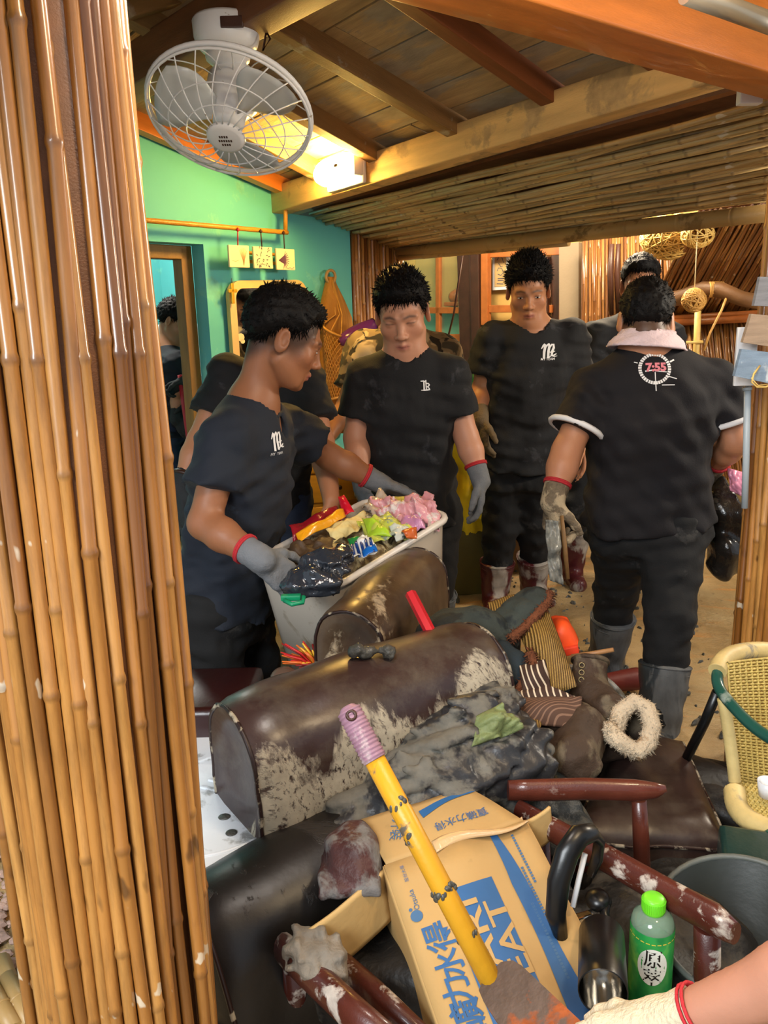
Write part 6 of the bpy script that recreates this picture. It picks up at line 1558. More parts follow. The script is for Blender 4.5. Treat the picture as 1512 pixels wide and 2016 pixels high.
def fan_disc(rx, ry, n=28):
    vs = [(0, 0, 0)] + [(rx * s_ * math.cos(6.283 * i / n), ry * s_ * math.sin(6.283 * i / n), 0) for s_ in (.5, 1) for i in range(n)]
    return vs, [(0, 1 + i, 1 + (i + 1) % n) for i in range(n)] + [(1 + i, 1 + n + i, 1 + n + (i + 1) % n, 1 + (i + 1) % n) for i in range(n)]
on_bottle(fan_disc(.0235, .033), .030, M('label_white', '#e9ece2', .4, .03, 5, bump=0), 'label_oval')
m_blk = M('label_black', '#0d0d0d', .4, 0, 5, bump=0)
on_bottle(fit(text_mesh('原', bold=.008), .027, .030), -.007 + .052, m_blk, 'label_lettering', .0349); on_bottle(fit(text_mesh('萃', bold=.008), .027, .030), -.040 + .052, m_blk, 'label_lettering', .0349)
for i in range(11): on_bottle(rect(.006, .0018), 0.071 + .002 * abs(i - 5) / 5, M('label_yellow', '#d8c64a', .4, 0, 5, bump=0), 'label_dash', .0347, view + (i - 5) * .25)

# ---- black mug with a chrome inside, ladle, brush, hoop, red stick
m_blkm = M('black_enamel', '#0f1011', .32, .1, 5, bump=.03); m_chrome = M('chrome_inside', '#c9c4bc', .12, .1, 5, metal=1, bump=.02)
mg_ = thing('black_mug', 'glossy black metal mug lying with its chrome inside showing', 'mug', PD(1187, 1985, 1.12))
a, b = PD(1184, 1838, 1.25), PD(1187, 1952, 1.12); x_, y_, z_ = basis(b - a); L = (b - a).length; fm = frame(a, x_, y_, z_)
mb = MB(); mb.lathe([(0, 0), (.030, 0), (.034, .004), (.034, L), (.0335, L + .003), (.032, L)], 30, fm); mb.build('body', m_blkm, mg_)
mb = MB(); mb.lathe([(.0322, L + .001), (.031, L * .4), (.028, .01), (0, .008)], 30, fm); mb.build('lining', m_chrome, mg_)
mb = MB(); mb.tube([PD(1195, 1776, 1.32), PD(1190, 1800, 1.31), PD(1205, 1850, 1.28)], [.006, .008, .006], 8); mb.ell(PD(1178, 1772, 1.33), (.022, .022, .016)); single(mb, 'ladle', m_blkm, 'shiny black ladle behind the glossy black mug', 'ladle')
br = thing('paint_brush', 'worn grey bristle brush between the carton and the black mug', 'brush', PD(1130, 1880, 1.3))
mb = MB()
for i in range(60):
    u = rr.uniform(-1, 1); p = PD(1138 + 14 * u + rr.uniform(-4, 4), 1828 + rr.uniform(-6, 6), 1.30 + rr.uniform(-.01, .01)); mb.tube([p, PD(1122 + 30 * u + rr.uniform(-5, 5), 1895 + rr.uniform(-14, 6), 1.26)], [.0018, .0009], 4)
mb.build('bristles', M('grey_bristles', '#8a8278', .7, .3, 30, bump=0), br, kind='stuff'); mb = MB(); mb.box(PD(1142, 1816, 1.31), (.05, .014, .03), (.9, .2, .1), bev=.003); mb.build('ferrule', m_chrome, br)
hp_ = thing('black_hoop', 'glossy black curved plastic hoop leaning against the muddy armrest', 'hoop', PD(1108, 1850, 1.26))
P_ = [PD(*q) for q in ((1106, 1850, 1.26), (1094, 1800, 1.25), (1100, 1735, 1.25), (1116, 1680, 1.255), (1140, 1645, 1.26), (1166, 1638, 1.28), (1180, 1655, 1.30), (1176, 1688, 1.31), (1162, 1724, 1.31))]
mb = MB(); mb.tube(P_, [.010, .016, .018, .019, .018, .015, .012, .012, .008], 12, flat=.7); mb.build('band', m_blkm, hp_)
mb = MB(); mb.tube([PD(1152, 1680, 1.285), PD(1140, 1730, 1.28), PD(1128, 1785, 1.275)], .0045, 6); mb.build('strip', m_white, hp_)
mb = MB(); mb.tube([PD(1004, 1540, 1.70), PD(1150, 1830, 1.55)], .0125, 10); single(mb, 'red_stick', M('red_painted_stick', '#b5202e', .35, .15, 6, bump=.05), 'long red stick slanting behind the carton and black hoop', 'stick')
mb = MB(); a, b = PD(808, 1168, 1.93), PD(850, 1250, 1.86); x_, y_, z_ = basis(b - a); fm = frame(a, x_, y_, z_); mb.lathe([(.009, .03), (.0105, .0), (.0135, 0), (.0135, (b - a).length)], 6, fm, smooth=False); single(mb, 'red_tube', M('red_plastic_tube', '#cf2530', .3, .08, 6, bump=.02), 'short red six-sided tube standing up between the two upper cushions', 'tube')

# ---- muddy toe of a shoe beside the carton
sd = SD(); sd.ell(PD(700, 1690, 1.41), (.05, .06, .045), None, .03); sd.ell(PD(690, 1660, 1.43), (.035, .04, .03), None, .03); sd.box(PD(690, 1722, 1.39), (.052, .05, .012), None, .008, .008)
single_sd(sd, 'muddy_shoe', M('muddy_maroon_shoe', '#452522', .55, .3, 8, bump=.4, mud=.5, mudcol='#6f6b68', mudscale=9), 'maroon shoe toe caked in grey mud beside the carton', 'shoe', .006, lambda x, y, z: snoise(x, y, z, .05, 3, 6) * .003)

# ---- crumpled muddy jacket
sd = SD()
for p, r_ in ((((700, 1625, 1.58), (805, 1560, 1.60)), .055), (((805, 1560, 1.58), (905, 1460, 1.66)), .075), (((905, 1460, 1.66), (980, 1400, 1.74)), .06), (((880, 1540, 1.58), (1010, 1500, 1.64)), .075), (((940, 1440, 1.66), (1030, 1480, 1.66)), .06), (((990, 1540, 1.62), (1000, 1570, 1.62)), .045)): sd.cap(PD(*p[0]), PD(*p[1]), r_, r_ * .9, .03)
single_sd(sd, 'muddy_jacket', M('black_muddy_nylon', '#2e2e30', .38, .3, 8, bump=.25, bscale=40, mud=.52, mudcol='#68655c', mudscale=9), 'crumpled black jacket soaked in grey mud above the carton', 'jacket', .0065,
          lambda x, y, z: np.abs(snoise(x, y, z * 1.5, .085, 4, 7)) * -.014 + snoise(x, y, z, .04, 9, 6) * .0035 + .006)
crumple('olive_lining', [(935, 1412, 1.60), (985, 1386, 1.64), (1022, 1440, 1.60), (928, 1470, 1.56)], M('olive_lining_cloth', '#727e50', .6, .35, 8, bump=.4, mud=.3, mudcol='#5b5a50', mudscale=8), 'olive green lining turned out of the muddy black jacket', 'cloth', .016, .030, 5, .05, 24)

# ---- trapper cap of blue denim with brown fur
m_den = M('mottled_denim', '#353b36', .9, .4, 9, bump=.4, bscale=50, mud=.42, mudcol='#1c2222', mudscale=13); m_fur = M('brown_fur', '#6b3c22', .95, .35, 30, bump=.8, bscale=140)
cp_ = thing('trapper_cap', 'blue-grey denim winter cap with brown fur edging on its raised flaps', 'cap', PD(930, 1300, 2.0))
sd = SD(); sd.ell(PD(905, 1262, 2.02), (.11, .10, .085), None, .04); sd.ell(PD(955, 1270, 2.00), (.08, .08, .085), None, .04)
sd.build('crown', m_den, cp_, .007, disp=lambda x, y, z: snoise(x, y, z, .07, 5, 6) * .005)
G = quadgrid([PD(958, 1226, 2.03), PD(1040, 1160, 2.05), PD(1086, 1168, 1.99), PD(1010, 1256, 1.95)], 22, 22); U = np.linspace(0, 1, 22); nrm_ = unit(np.cross(G[0, -1] - G[0, 0], G[-1, 0] - G[0, 0])); nrm_ = nrm_ if nrm_ @ npv(CAM) > nrm_ @ G[10, 10] else -nrm_
puff = .020 * (np.sin(U * np.pi)[None, :] * np.sin(U * np.pi)[:, None]) ** .5 - .006 * np.exp(-((U[None, :] - .36) / .03) ** 2) - .006 * np.exp(-((U[None, :] - .68) / .03) ** 2) + .003 * snoise(G[..., 0], G[..., 1], G[..., 2], .05, 4)
mb = MB(); mb.sheet(G + nrm_ * puff[..., None], .016); mb.build('ear_flap', m_den, cp_)
sd = SD(); sd.cap(PD(985, 1300, 1.92), PD(1020, 1315, 1.90), .045, .035, .03); sd.cap(PD(985, 1340, 1.90), PD(1010, 1350, 1.89), .04, .03, .03); sd.build('ear_flap', M('dark_denim', '#1f2a30', .85, .3, 9, bump=.3), cp_, .007, disp=lambda x, y, z: snoise(x, y, z, .06, 8, 6) * .004)
def fur_edge(name, pts, r, root, mat, seed=1, dens=420, ln=.012, closed=False):
    pts = [Vector(p) for p in pts]; mb = MB(); mb.tube(pts, r, 9, closed=closed); q = random.Random(seed); k = len(pts)
    for i in range(dens):
        u = q.random() * (k if closed else k - 1.001); a = int(u); p = pts[a].lerp(pts[(a + 1) % k], u - a); d = Vector((q.gauss(0, 1), q.gauss(0, 1), q.gauss(0, 1))).normalized(); e = d.orthogonal().normalized() * .0022; g = d.cross(e).normalized() * .0022
        b = p + d * r * .8; mb.add([b + e, b - e * .5 + g, b - e * .5 - g, b + d * ln * q.uniform(.5, 1.2) + Vector((q.gauss(0, .003), q.gauss(0, .003), -.002))], [(0, 1, 3), (1, 2, 3), (2, 0, 3)], True)
    return mb.build(name, mat, root)
fur_edge('fur_edging', [PD(1082, 1166, 2.0), PD(1076, 1188, 1.98), PD(1052, 1216, 1.95), PD(1025, 1242, 1.94), PD(1004, 1258, 1.93)], .011, cp_, m_fur, 1)
fur_edge('fur_edging', [PD(1042, 1284, 1.87), PD(1050, 1305, 1.86), PD(1040, 1332, 1.85), PD(1018, 1362, 1.845), PD(990, 1390, 1.85)], .011, cp_, m_fur, 2)

# ---- straw hat with striped lining
def striped(name, a, b, sc, ang, wav='BANDS'):
    t = NT(name); w = t.node('ShaderNodeTexWave'); w.inputs['Scale'].default_value = sc; w.inputs['Distortion'].default_value = .3
    tc2 = t.node('ShaderNodeTexCoord'); mp = t.node('ShaderNodeMapping'); mp.inputs['Rotation'].default_value = ang; t.link(tc2.outputs['Object'], mp.inputs[0]); t.link(mp.outputs[0], w.inputs['Vector'])
    t.link(t.ramp(w.outputs['Fac'], [(.78, srgb(a)), (.88, srgb(b))]), t.b.inputs['Base Color']); t.b.inputs['Roughness'].default_value = .8; return t.m
m_str1 = striped('striped_lining', '#3a241a', '#cdbca2', 26, (0, .5, .2)); m_str2 = striped('faded_striped_lining', '#4e3425', '#7d5d49', 46, (0, .4, 1.2))
t = NT('woven_straw'); w = t.node('ShaderNodeTexWave'); w.inputs['Scale'].default_value = 55; w.inputs['Distortion'].default_value = 1.2; w.inputs['Detail Scale'].default_value = 8
t.link(t.coords((1, .6, 1)), w.inputs['Vector']); t.link(t.mix(w.outputs['Fac'], srgb('#6a4a1c'), srgb('#b08a44')), t.b.inputs['Base Color']); t.bump(w.outputs['Fac'], .9, .004); t.b.inputs['Roughness'].default_value = .55; m_straw = t.m
ht = thing('straw_hat', 'golden woven straw hat on its side with a brown striped lining', 'hat', PD(1060, 1420, 1.85))
def hsheet(nm, c, mat, bulge, seed, amp=.004, n=20): return crumple(nm, c, mat, None, None, amp, bulge, seed, .12, n, .004, root=ht)
hsheet('brim', [(1004, 1196, 2.02), (1078, 1200, 2.0), (1136, 1352, 1.86), (1072, 1372, 1.84)], m_straw, .05, 2)
hsheet('brim', [(960, 1188, 2.08), (1014, 1172, 2.08), (1030, 1240, 2.0), (985, 1246, 2.0)], m_straw, .02, 3)
hsheet('lining', [(1022, 1312, 1.86), (1072, 1300, 1.87), (1084, 1352, 1.83), (1030, 1366, 1.82)], m_str1, .02, 4, .003)
hsheet('lining', [(988, 1368, 1.82), (1082, 1352, 1.83), (1134, 1372, 1.81), (1000, 1376, 1.80)], m_str1, .006, 5, .002)
hsheet('lining', [(1000, 1374, 1.80), (1146, 1372, 1.80), (1136, 1434, 1.75), (1040, 1424, 1.75)], m_str2, .02, 6, .003)
hsheet('brim', [(1022, 1410, 1.77), (1070, 1418, 1.765), (1062, 1436, 1.75), (1024, 1444, 1.745)], m_straw, .01, 7)
crumple('orange_vest', [(1082, 1222, 2.10), (1112, 1218, 2.10), (1140, 1278, 2.02), (1090, 1290, 2.02)], M('orange_vest_cloth', '#f0521c', .5, .1, 8, bump=.1), 'bright orange padded vest corner behind the straw hat', 'vest', .006, .035, 3, .08, 18, .02)
mb = MB(); mb.box(PD(1118, 1282, 2.0), (.055, .012, .022), (.95, .1, .15), bev=.003); single(mb, 'orange_buckle', M('orange_red_plastic', '#e2452a', .35, .08, 6, bump=0), 'red-orange plastic buckle below the orange vest corner', 'buckle')
mb = MB(); mb.tube([PD(1126, 1293, 1.98), PD(1165, 1287, 1.96), PD(1208, 1279, 1.94)], [.007, .0065, .0055], 8); single(mb, 'wooden_stick', M('pale_brown_stick', '#9a6f45', .5, .2, 10, (1, 1, 1), bump=.1), 'short pale wooden stick pointing right from the straw hat', 'stick')

# ---- basin with boots
bc = PD(1128, 1430, 1.97); bnn = (CAM - bc).normalized() * 1.0 + V(.15, -.05, .25); x_, y_, z_ = basis(bnn); fm = frame(bc, x_, y_, z_)
bs = thing('plastic_basin', 'round greyish white plastic basin holding muddy boots', 'basin', bc - z_ * .12)
m_bas = M('grey_white_plastic', '#a7a9a6', .3, .08, 4, bump=.03, mud=.25, mudcol='#5c574c', mudscale=6)
mb = MB(); mb.lathe([(.0, -.12), (.10, -.12), (.125, -.05), (.142, 0), (.152, .003), (.152, -.004), (.138, -.02), (.12, -.07), (.095, -.128), (0, -.128)][::-1], 40, fm); mb.build('bowl', m_bas, bs)
m_suede = M('brown_muddy_suede', '#3b2a1c', .75, .35, 8, bump=.4, bscale=60, mud=.4, mudcol='#5d503d', mudscale=8)
def boot(label, shaft, ankle, toe, mat, r=.05, extra=None, lace=True):
    s_, a_, t_ = [PD(*q) for q in (shaft, ankle, toe)]; root = thing('work_boot', label, 'boot', V(a_.x, a_.y, min(a_.z, t_.z) - .04), 'muddy boots in the basin')
    sd = SD(); sd.cap(a_, s_, r * .95, r, .03, 'u', True); sd.cap(a_, t_, r * .95, r * .82, .03); sd.ell(t_, (r * .95, r * .95, r * .8), None, .02)
    sd.build('upper', mat, root, .0065, disp=lambda x, y, z: snoise(x, y, z, .06, 4, 6) * .004)
    x_, y_, z_ = basis(s_ - a_); mb = MB(); mb.tube([s_ + (x_ * math.cos(u) + y_ * math.sin(u)) * r * .97 for u in np.linspace(0, 6.283, 20)[:-1]], .006, 7, closed=True); mb.build('collar', mat, root)
    if lace:
        for i in range(3):
            p = a_.lerp(s_, .45 + i * .2) + (CAM - a_).cross(ZUP).normalized() * r * .45 + (CAM - a_).normalized() * r * .98; mb = MB(); x2, y2, z2 = basis(CAM - p); mb.tube([p + (x2 * math.cos(u) + y2 * math.sin(u)) * .006 for u in np.linspace(0, 6.283, 12)[:-1]], .002, 5, closed=True); mb.build('eyelet', M('dull_brass', '#7a6a4a', .4, .1, 5, metal=.6, bump=0), root)
    return root
boot('brown lace-up boot standing upright at the back of the basin', (1162, 1302, 1.96), (1160, 1372, 1.92), (1196, 1392, 1.86), m_suede, .042)
boot('larger brown muddy boot lying toe down in the basin', (1085, 1420, 1.86), (1140, 1440, 1.80), (1128, 1490, 1.72), m_suede, .058, lace=False)
fb_ = thing('fur_boot', 'boot with a fluffy cream fur collar hanging over the basin rim', 'boot', PD(1240, 1490, 1.76))
m_cream = M('cream_fur', '#b8a68c', .95, .2, 25, bump=.6, bscale=120, mud=.3, mudcol='#8a6c4a', mudscale=14)
loop = [PD(*q) for q in ((1210, 1440, 1.77), (1222, 1402, 1.78), (1248, 1382, 1.79), (1274, 1396, 1.78), (1284, 1430, 1.76), (1276, 1462, 1.75), (1254, 1480, 1.74), (1228, 1466, 1.745), (1205, 1446, 1.755), (1200, 1436, 1.76))]
fur_edge('fur_collar', loop, .0205, fb_, m_cream, 5, 4200, .0075, True)
sd = SD(); sd.cap(PD(1248, 1432, 1.80), PD(1225, 1440, 1.88), .052, .055, .02); sd.cap(PD(1225, 1440, 1.88), PD(1170, 1470, 1.88), .05, .045, .03); sd.cap(PD(1258, 1428, 1.72), PD(1246, 1434, 1.82), .034, .034, .01, 's')
sd.build('upper', m_suede, fb_, .0065, disp=lambda x, y, z: snoise(x, y, z, .06, 4, 6) * .003)

# ---- dark bucket, right
kc = PD(1466, 1822, 1.36); x_, y_, z_ = basis((CAM - kc).normalized() * .35 + V(-.05, 0, .9)); fm = frame(kc, x_, y_, z_)
kb = thing('dark_bucket', 'dark grey open bucket behind the muddy armrest', 'bucket', kc - z_ * .2)
mb = MB(); mb.lathe([(0, -.17), (.11, -.17), (.135, 0), (.142, .003), (.142, -.008), (.118, -.18), (0, -.18)][::-1], 44, fm); mb.build('body', M('dark_grey_plastic', '#2f3330', .4, .15, 6, bump=.05, mud=.14, mudcol='#6a6a62', mudscale=6), kb)
mb = MB(); mb.tube([kc + (x_ * math.cos(a) + y_ * math.sin(a)) * .140 for a in np.linspace(0, 6.283, 44)[:-1]], .0055, 7, closed=True); mb.build('rim', M('worn_grey_rim', '#5b5f5a', .5, .2, 12, bump=.1), kb)
# ---- wicker chair with green tubes
wc = thing('wicker_chair', 'yellowish woven wicker armchair with green metal tubes at the right', 'armchair', PZ(1500, 1760, .02))
m_wick = M('yellow_wicker', '#bda55a', .5, .2, 30, bump=.2, bscale=150); m_wrap = M('wrapped_rattan', '#c4ad72', .5, .2, 18, bump=.15, mud=.16, mudcol='#8d8571', mudscale=9); m_green = M('green_enamel_tube', '#1d4a40', .25, .15, 6, bump=.03, mud=.18, mudcol='#7d8a80', mudscale=10)
def wrapped(name, pts, r, mat=m_wrap, pitch=.012):
    pts = [Vector(q) for q in pts]; P2 = []; 
    for i in range(len(pts) - 1):
        n = max(2, int((pts[i + 1] - pts[i]).length / (pitch / 2)))
        P2 += [pts[i].lerp(pts[i + 1], k / n) for k in range(n)]
    P2.append(pts[-1]); mb = MB(); mb.tube(P2, [r * (1 + .035 * (i % 2)) for i in range(len(P2))], 12); return mb.build(name, mat, wc)
def spl(pts, n=6):
    pts = [Vector(q) for q in pts]; o = []
    for i in range(len(pts) - 1):
        p0, p1, p2, p3 = pts[max(i - 1, 0)], pts[i], pts[i + 1], pts[min(i + 2, len(pts) - 1)]
        for k in range(n):
            t_ = k / n; o.append(.5 * ((2 * p1) + (p2 - p0) * t_ + (2 * p0 - 5 * p1 + 4 * p2 - p3) * t_ ** 2 + (3 * p1 - p0 - 3 * p2 + p3) * t_ ** 3))
    o.append(pts[-1]); return o
wrapped('top_roll', spl([PD(1412, 1322, 1.80), PD(1424, 1300, 1.83), PD(1450, 1286, 1.87), PD(1500, 1280, 1.92), PD(1570, 1290, 1.92), PD(1640, 1330, 1.86)]), .020)
mb = MB(); mb.tube(spl([PD(1420, 1308, 1.82), PD(1412, 1330, 1.80), PD(1418, 1358, 1.77), PD(1446, 1394, 1.72), PD(1490, 1436, 1.66), PD(1560, 1480, 1.58)]), .0125, 12); mb.build('arm_tube', m_green, wc)
wrapped('side_roll', spl([PD(1424, 1375, 1.76), PD(1436, 1450, 1.76), PD(1447, 1540, 1.76)]), .013, pitch=.006)
wrapped('front_roll', spl([PD(1446, 1556, 1.74), PD(1452, 1590, 1.70), PD(1480, 1618, 1.66), PD(1530, 1640, 1.62)]), .022, pitch=.008)
mb = MB(); mb.tube([PD(1412, 1362, 1.78), PD(1388, 1420, 1.82), PD(1352, 1492, 1.90)], .011, 10); mb.build('leg', m_blkm, wc)
mb = MB(); mb.tube([PD(1452, 1686, 1.66), PD(1490, 1660, 1.62), PD(1560, 1622, 1.58)], .0125, 10); mb.build('front_tube', m_green, wc)
def backs(u, v):
    x = 1432 + 20 * v + (150 - 10 * v) * u; y = 1305 + 240 * v + (-12 * math.sin(u * 1.6)) * (1 - v) + 30 * v * u
    return PD(x, y, 1.80 + .10 * math.sin(u * 2.2) - .02 * v)
mb = MB()
for j in range(44):
    v = j / 43; mb.tube([backs(u, v) + (CAM - backs(u, v)).normalized() * (.0035 * math.cos(u * 26 * math.pi + j * math.pi)) for u in np.linspace(0, 1, 53)], .0031, 4, False)
mb.build('weave', m_wick, wc, kind='stuff')
mb = MB()
for i in range(14): mb.tube([backs(i / 13, v) for v in np.linspace(0, 1, 10)], .0030, 5)
mb.build('stakes', m_wick, wc, kind='stuff')
def seats(u, v): return PD(1452 + 20 * v + 120 * u, 1542 + 66 * v + 20 * u, 1.79 - .13 * v)
mb = MB()
for j in range(16):
    v = j / 15; mb.tube([seats(u, v) + V(0, 0, .0035 * math.cos(u * 26 * math.pi + j * math.pi)) for u in np.linspace(0, 1, 53)], .0033, 4, False)
for i in range(14): mb.tube([seats(i / 13, v) for v in np.linspace(0, 1, 5)], .0030, 5)
mb.build('seat_weave', m_wick, wc, kind='stuff')
mb = MB(); c_ = PD(1512, 1551, 1.70); mb.lathe([(0, -.014), (.016, -.014), (.02, .016), (.022, .016), (.018, -.018), (0, -.018)], 16, frame(c_, (1, 0, 0), (0, 1, 0), (0, 0, 1))); single(mb, 'paper_cup', m_white, 'small white cup on the wicker seat at the edge of view', 'cup')
mb = MB(); mb.box(PD(1500, 1712, 1.56), (.16, .14, .10), (.9, -.3, 0), (.3, .9, 0), bev=.012); single(mb, 'green_crate', M('dark_green_plastic', '#18332f', .35, .2, 7, bump=.1), 'dark green plastic crate below the wicker chair', 'crate')

# ---- left: white plastic stool under the cushions, duster, maroon stool
wt = thing('white_plastic_stool', 'white plastic table top spotted with grey mud beside the cane pillar', 'table', PZ(430, 1800, .02))
m_wt = M('white_plastic_muddy', '#d6dbe0', .35, .06, 5, bump=.05, mud=.25, mudcol='#8d8f8e', mudscale=7)
o0 = PD(440, 1580, 1.72); x_, y_, z_ = V(.92, -.38, 0), V(.38, .92, 0), V(0, 0, 1); mb = MB(); mb.box(o0, (.46, .62, .02), x_, y_, z_, bev=.009)
mb.tube([o0 + z_ * .010 + (x_ * math.cos(a) * .16 + y_ * math.sin(a) * .2) for a in np.linspace(0, 6.283, 40)[:-1]], .004, 6, closed=True)
for k in range(4): mb.box(o0 + z_ * .011 - x_ * .02 + y_ * (.02 + .03 * k), (.10, .008, .006), x_, y_, z_, bev=.002)
mb.build('top', m_wt, wt)
mb = MB()
for k in range(9): mb.ell(o0 + z_ * .011 + x_ * rr.uniform(-.15, .12) + y_ * rr.uniform(-.25, .2), (rr.uniform(.006, .014), rr.uniform(.006, .012), .003))
mb.build('mud_spot', m_mud, wt, kind='stuff')
for a in (-1, 1):
    for b in (-1, 1):
        mb = MB(); q = o0 + x_ * a * .19 + y_ * b * .27; mb.box((q.x, q.y, q.z / 2 - .005), (.05, .05, q.z - .015), x_, y_, z_, bev=.01); mb.build('leg', m_wt, wt)
mb = MB(); cs = ('#c22a2a', '#e0b030', '#d86a28', '#8a1f1f'); du = thing('feather_duster', 'bundle of red and yellow plastic strips below the tub', 'duster', PD(585, 1320, 2.0))
for ci, c in enumerate(cs):
    mb = MB()
    for i in range(14):
        e = PD(560 + rr.uniform(-8, 74), 1262 + rr.uniform(-4, 62), 2.02 + rr.uniform(-.03, .03)); mb.tube([PD(628, 1322, 2.02), PD(628, 1322, 2.02).lerp(e, .5) + V(0, 0, .01), e], [.003, .004, .002], 4)
    mb.build('strips', M('strip_colour_%d' % ci, c, .35, .1, 8, bump=0), du, kind='stuff')
mb = MB(); mb.ell(PD(560, 1335, 1.98), (.035, .03, .028)); single(mb, 'brown_bowl', M('brown_glaze', '#5a463a', .3, .2, 8, bump=.05), 'small brown muddy bowl beside the duster strips', 'bowl')
mb = MB(); q = PD(410, 1400, 2.1); mb.box((q.x, q.y, .20), (.26, .26, .40), bev=.02); single(mb, 'maroon_stool', M('maroon_lacquer', '#2a0d0a', .3, .2, 6, bump=.05), 'dark maroon stool behind the cane pillar', 'stool')
# ---- what the people hold
crumple('muddy_plastic_strip', [(1072, 1022, 2.50), (1100, 1026, 2.50), (1108, 1152, 2.52), (1080, 1140, 2.52)], M('grey_wet_film', '#84847c', .25, .3, 6, (1, 1, 1), bump=.3, mud=.4, mudcol='#4c4a44', mudscale=10), 'limp grey plastic bag held in the left hand of the man with the towel', 'bag', .012, .02, 3, .06, 22)
mb = MB(); mb.tube([PD(1106, 1015, 2.52), PD(1112, 1080, 2.53), PD(1118, 1140, 2.54)], [.006, .008, .006], 7); single(mb, 'brown_stick', M('brown_stick', '#7d5c34', .6, .25, 10, bump=.2), 'thin brown stick held with the limp grey plastic bag', 'stick')
sd = SD(); sd.cap(PD(1416, 955, 2.80), PD(1428, 1010, 2.80), .035, .075, .04); sd.cap(PD(1428, 1010, 2.80), PD(1432, 1080, 2.80), .085, .07, .04); sd.ell(PD(1424, 1110, 2.80), (.05, .05, .05), None, .04)
single_sd(sd, 'black_rubbish_bag', M('black_muddy_film', '#211d19', .2, .3, 7, bump=.4, bscale=30, mud=.25, mudcol='#5c4f3c', mudscale=7), 'sagging black muddy rubbish bag carried on the right', 'bag', .007, lambda x, y, z: snoise(x, y, z * .4, .06, 5, 7) * .009)
crumple('pink_bag', [(1432, 922, 2.76), (1466, 930, 2.72), (1462, 978, 2.72), (1438, 966, 2.74)], film('pink_bag_film', '#d58aa4', .25), 'small pink plastic bag above the black rubbish bag', 'bag', .008, .02, 3, .05)

# ---- furniture in the back
cab = thing('yellow_drawer_chest', 'ochre yellow wooden drawer chest behind the people on the left', 'cabinet', P(650, 1100, 3.95)); cab.location.z = .02
m_och = M('ochre_painted_wood', '#c98a1c', .45, .15, 6, (1, 1, 5), bump=.08)
c_ = P(650, 960, 3.98); fx2 = V(.95, .3, 0).normalized(); fy2 = V(-.3, .95, 0).normalized(); topz = P(650, 912, 3.9).z
mb = MB(); mb.box((c_.x, c_.y, topz / 2), (.46, .34, topz - .03), fx2, fy2, bev=.006); mb.box((c_.x, c_.y, topz - .01), (.50, .38, .03), fx2, fy2, bev=.006); mb.build('body', m_och, cab)
for k in range(3):
    zc = topz - .10 - k * .155; d0 = V(c_.x, c_.y, zc) - fy2 * .178; mb = MB(); mb.box(d0, (.42, .02, .135), fx2, fy2, bev=.005); dr = mb.build('drawer', m_och, cab); mb = MB(); mb.ell(d0 - fy2 * .018, .011); subpart(mb, 'knob', m_dark, dr, cab)
crumple('yellow_raincoat', [P(885, 822, 3.7), P(945, 830, 3.7), P(955, 1060, 3.75), P(890, 1060, 3.75)], M('yellow_vinyl', '#f2d62a', .3, .12, 6, bump=.1), 'bright yellow raincoat hanging behind the central man', 'raincoat', .02, .03, 3, .16, 22)
mb = MB(); q = P(925, 1090, 3.85); mb.box((q.x, q.y, .16), (.36, .25, .32), bev=.01); single(mb, 'olive_crate', M('olive_crate_plastic', '#5e5420', .6, .2, 6, bump=.1), 'olive brown crate under the yellow raincoat', 'crate')
mb = MB(); q = P(1010, 990, 4.2); mb.box((q.x, q.y, .20), (.5, .3, .4), bev=.01); single(mb, 'wooden_bench', M('bench_wood', '#7d5a2c', .5, .25, 6, bump=.1), 'brown wooden bench behind the youth in the long tee', 'bench')
tb = thing('back_table', 'low ochre table loaded with clutter under the back windows', 'table', P(985, 860, 4.7)); tb.location.z = .02; q = P(990, 812, 4.7)
mb = MB(); mb.box((q.x, q.y, q.z - .02), (.72, .40, .04), FD, -FN, bev=.006); mb.build('top', m_rat, tb)
for a in (-1, 1):
    for b in (-1, 1): p = V(q.x, q.y, 0) + FD * a * .32 + FN * b * .16; mb = MB(); mb.box((p.x, p.y, (q.z - .04) / 2), (.045, .045, q.z - .04), FD, -FN, bev=.004); mb.build('leg', m_rat, tb)
def lathe_thing(name, px, py, Y, prof, mat, label, cat, group=None):
    p = P(px, py, Y); mb = MB(); mb.lathe(prof, 16, frame(p, (1, 0, 0), (0, 1, 0), (0, 0, 1))); return single(mb, name, mat, label, cat, group)
BP = [(0, 0), (.035, 0), (.037, .02), (.037, .14), (.03, .17), (.013, .20), (.013, .23), (0, .23)]
lathe_thing('glass_bottle', 934, 800, 4.55, BP, M('green_glass', '#2f7a42', .1, .1, 5, trans=.5, bump=0), 'green glass bottle on the cluttered back table', 'bottle')
for i, (x, c, n) in enumerate(((952, '#b8b4ac', 'pale grey'), (964, '#3d5a86', 'dull blue'), (976, '#a83a30', 'brick red'), (1160, '#d8c040', 'yellow'))):
    lathe_thing('jar', x, 806 if x < 1000 else 830, 4.5, [(0, 0), (.03, 0), (.032, .09), (.024, .10), (.024, .12), (0, .12)], M('jar_%d' % i, c, .3, .1, 8, bump=0), '%s jar among the clutter near the back wall' % n, 'jar')
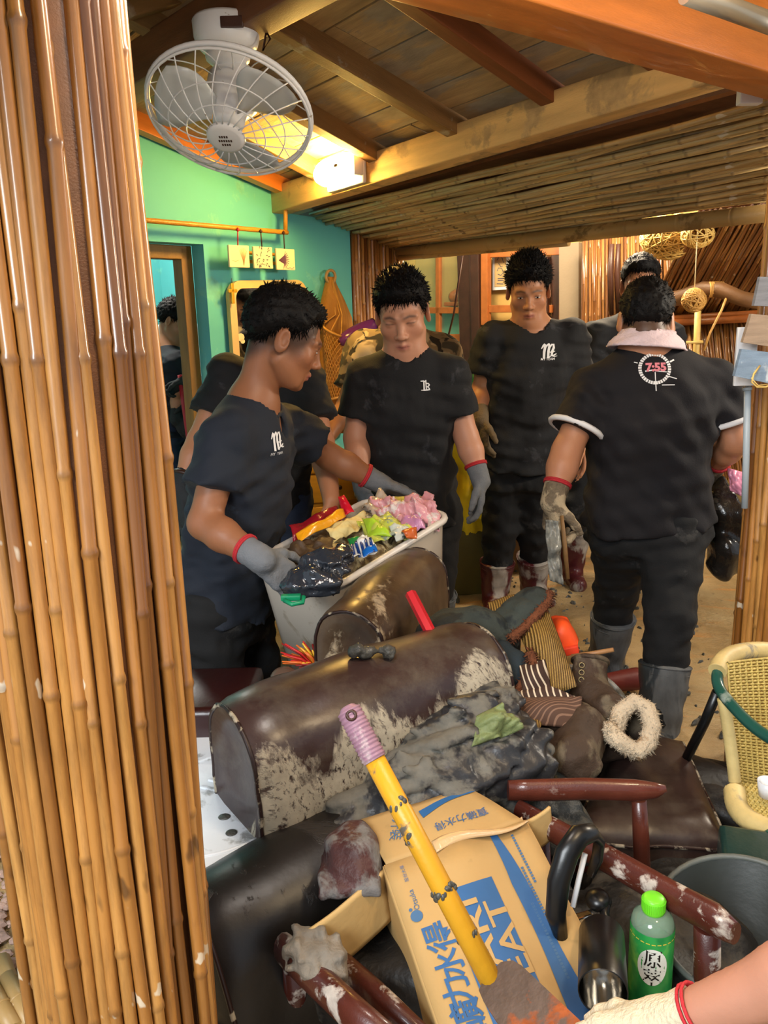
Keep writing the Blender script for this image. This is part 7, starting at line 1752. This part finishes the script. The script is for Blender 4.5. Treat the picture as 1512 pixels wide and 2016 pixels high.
# floor clods, slipper and mud heap
q = random.Random(12); mb = MB()
for i in range(420):
    x, y = q.uniform(.1, 1.3), q.uniform(2.0, 4.4); s_ = q.uniform(.003, .011) * (1 if q.random() < .85 else 1.8); mb.ell((x, y, float(floor_height(x, y)) + s_ * .2), (s_ * q.uniform(.8, 1.6), s_, s_ * .7), V(q.gauss(0,1), q.gauss(0,1), .2).normalized(), V(.1, .2, 1).normalized(), V(1, .1, .3).normalized(), nu=6, nv=4, smooth=False)
o = link('mud_clods', mb.data('mud_clods', m_mud), None, label='scattered clods of dark mud on the muddy floor', category='mud', kind='stuff')
sd = SD(); p = PZ(1212, 1345, .06); sd.cap(p + V(-.06, 0, 0), p + V(.08, .03, 0), .03, .04, .02); single_sd(sd, 'red_slipper', M('dull_red_rubber', '#6b2a22', .45, .2, 8, bump=.05), 'dull red slipper in the mud behind the basin', 'slipper', .008)
sd = SD()
for i in range(60):
    u, w_ = q.random(), q.random(); z_ = .10 + .18 * q.random(); p = PZ(470 + 960 * u, 1420 + 500 * w_, z_ * (.4 + .6 * w_) + .02); sd.ell((p.x, p.y, max(p.z - .06, 0)), (q.uniform(.07, .15), q.uniform(.07, .15), q.uniform(.05, .10)), None, .06)
single_sd(sd, 'muddy_cloth_heap', M('black_muddy_cloth', '#1c1a18', .55, .3, 9, bump=.4, bscale=40, mud=.3, mudcol='#3f3a32', mudscale=7), 'dark heap of muddy cloth and debris under everything', 'debris', .016, lambda x, y, z: snoise(x, y, z, .12, 5, 7) * .018)['kind'] = 'stuff'
sd = SD(); sd.cap(PD(1060, 1540, 1.72), PD(1120, 1640, 1.60), .06, .05, .04); sd.cap(PD(1000, 1590, 1.66), PD(1090, 1650, 1.58), .05, .045, .04)
single_sd(sd, 'muddy_rag', M('blue_black_muddy_rag', '#1e2426', .55, .35, 9, bump=.4, mud=.3, mudcol='#4a4438', mudscale=11), 'blue-black muddy rag under the clean armrest', 'rag', .007, lambda x, y, z: np.abs(snoise(x, y, z, .06, 5, 7)) * -.010 + .004)

# ---- by the foot of the left pillar, and beyond the doorway
for i, (x, y, x2, y2) in enumerate(((2, 1890, 40, 1985), (14, 1925, 62, 2020), (-20, 1940, 30, 2030))):
    mb = MB(); a, b = PZ(x, y, .03), PZ(x2, y2, .02); mb.tube([a, a.lerp(b, .5), b], [.018, .017, .018], 10); mb.tube([a.lerp(b, .48), a.lerp(b, .5), a.lerp(b, .52)], [.017, .020, .017], 10)
    single(mb, 'bamboo_offcut', m_bam, 'short %s bamboo offcut on the rubble left of the cane pillar' % ('upper', 'middle', 'lower')[i], 'bamboo', 'bamboo offcuts')
mb = MB(); q = random.Random(9)
for i in range(240):
    p = PZ(q.uniform(-60, 60), q.uniform(1480, 2020), .01); s_ = q.uniform(.004, .018); mb.ell(p, (s_ * q.uniform(.8, 1.6), s_, s_ * .6), nu=6, nv=4, smooth=False)
o = link('rubble', mb.data('rubble', M('pink_grey_rubble', '#a68a7c', .85, .4, 30, bump=.3)), None, label='pinkish grey rubble on the floor left of the cane pillar', category='rubble', kind='stuff')
mb = MB(); c = P(318, 700, 6.0); c.z = .66; mb.box(c, (.6, .4, 1.32), A_DIR, -NW, bev=.02); single(mb, 'white_fridge', m_white, 'white fridge in the room beyond the doorway', 'fridge')
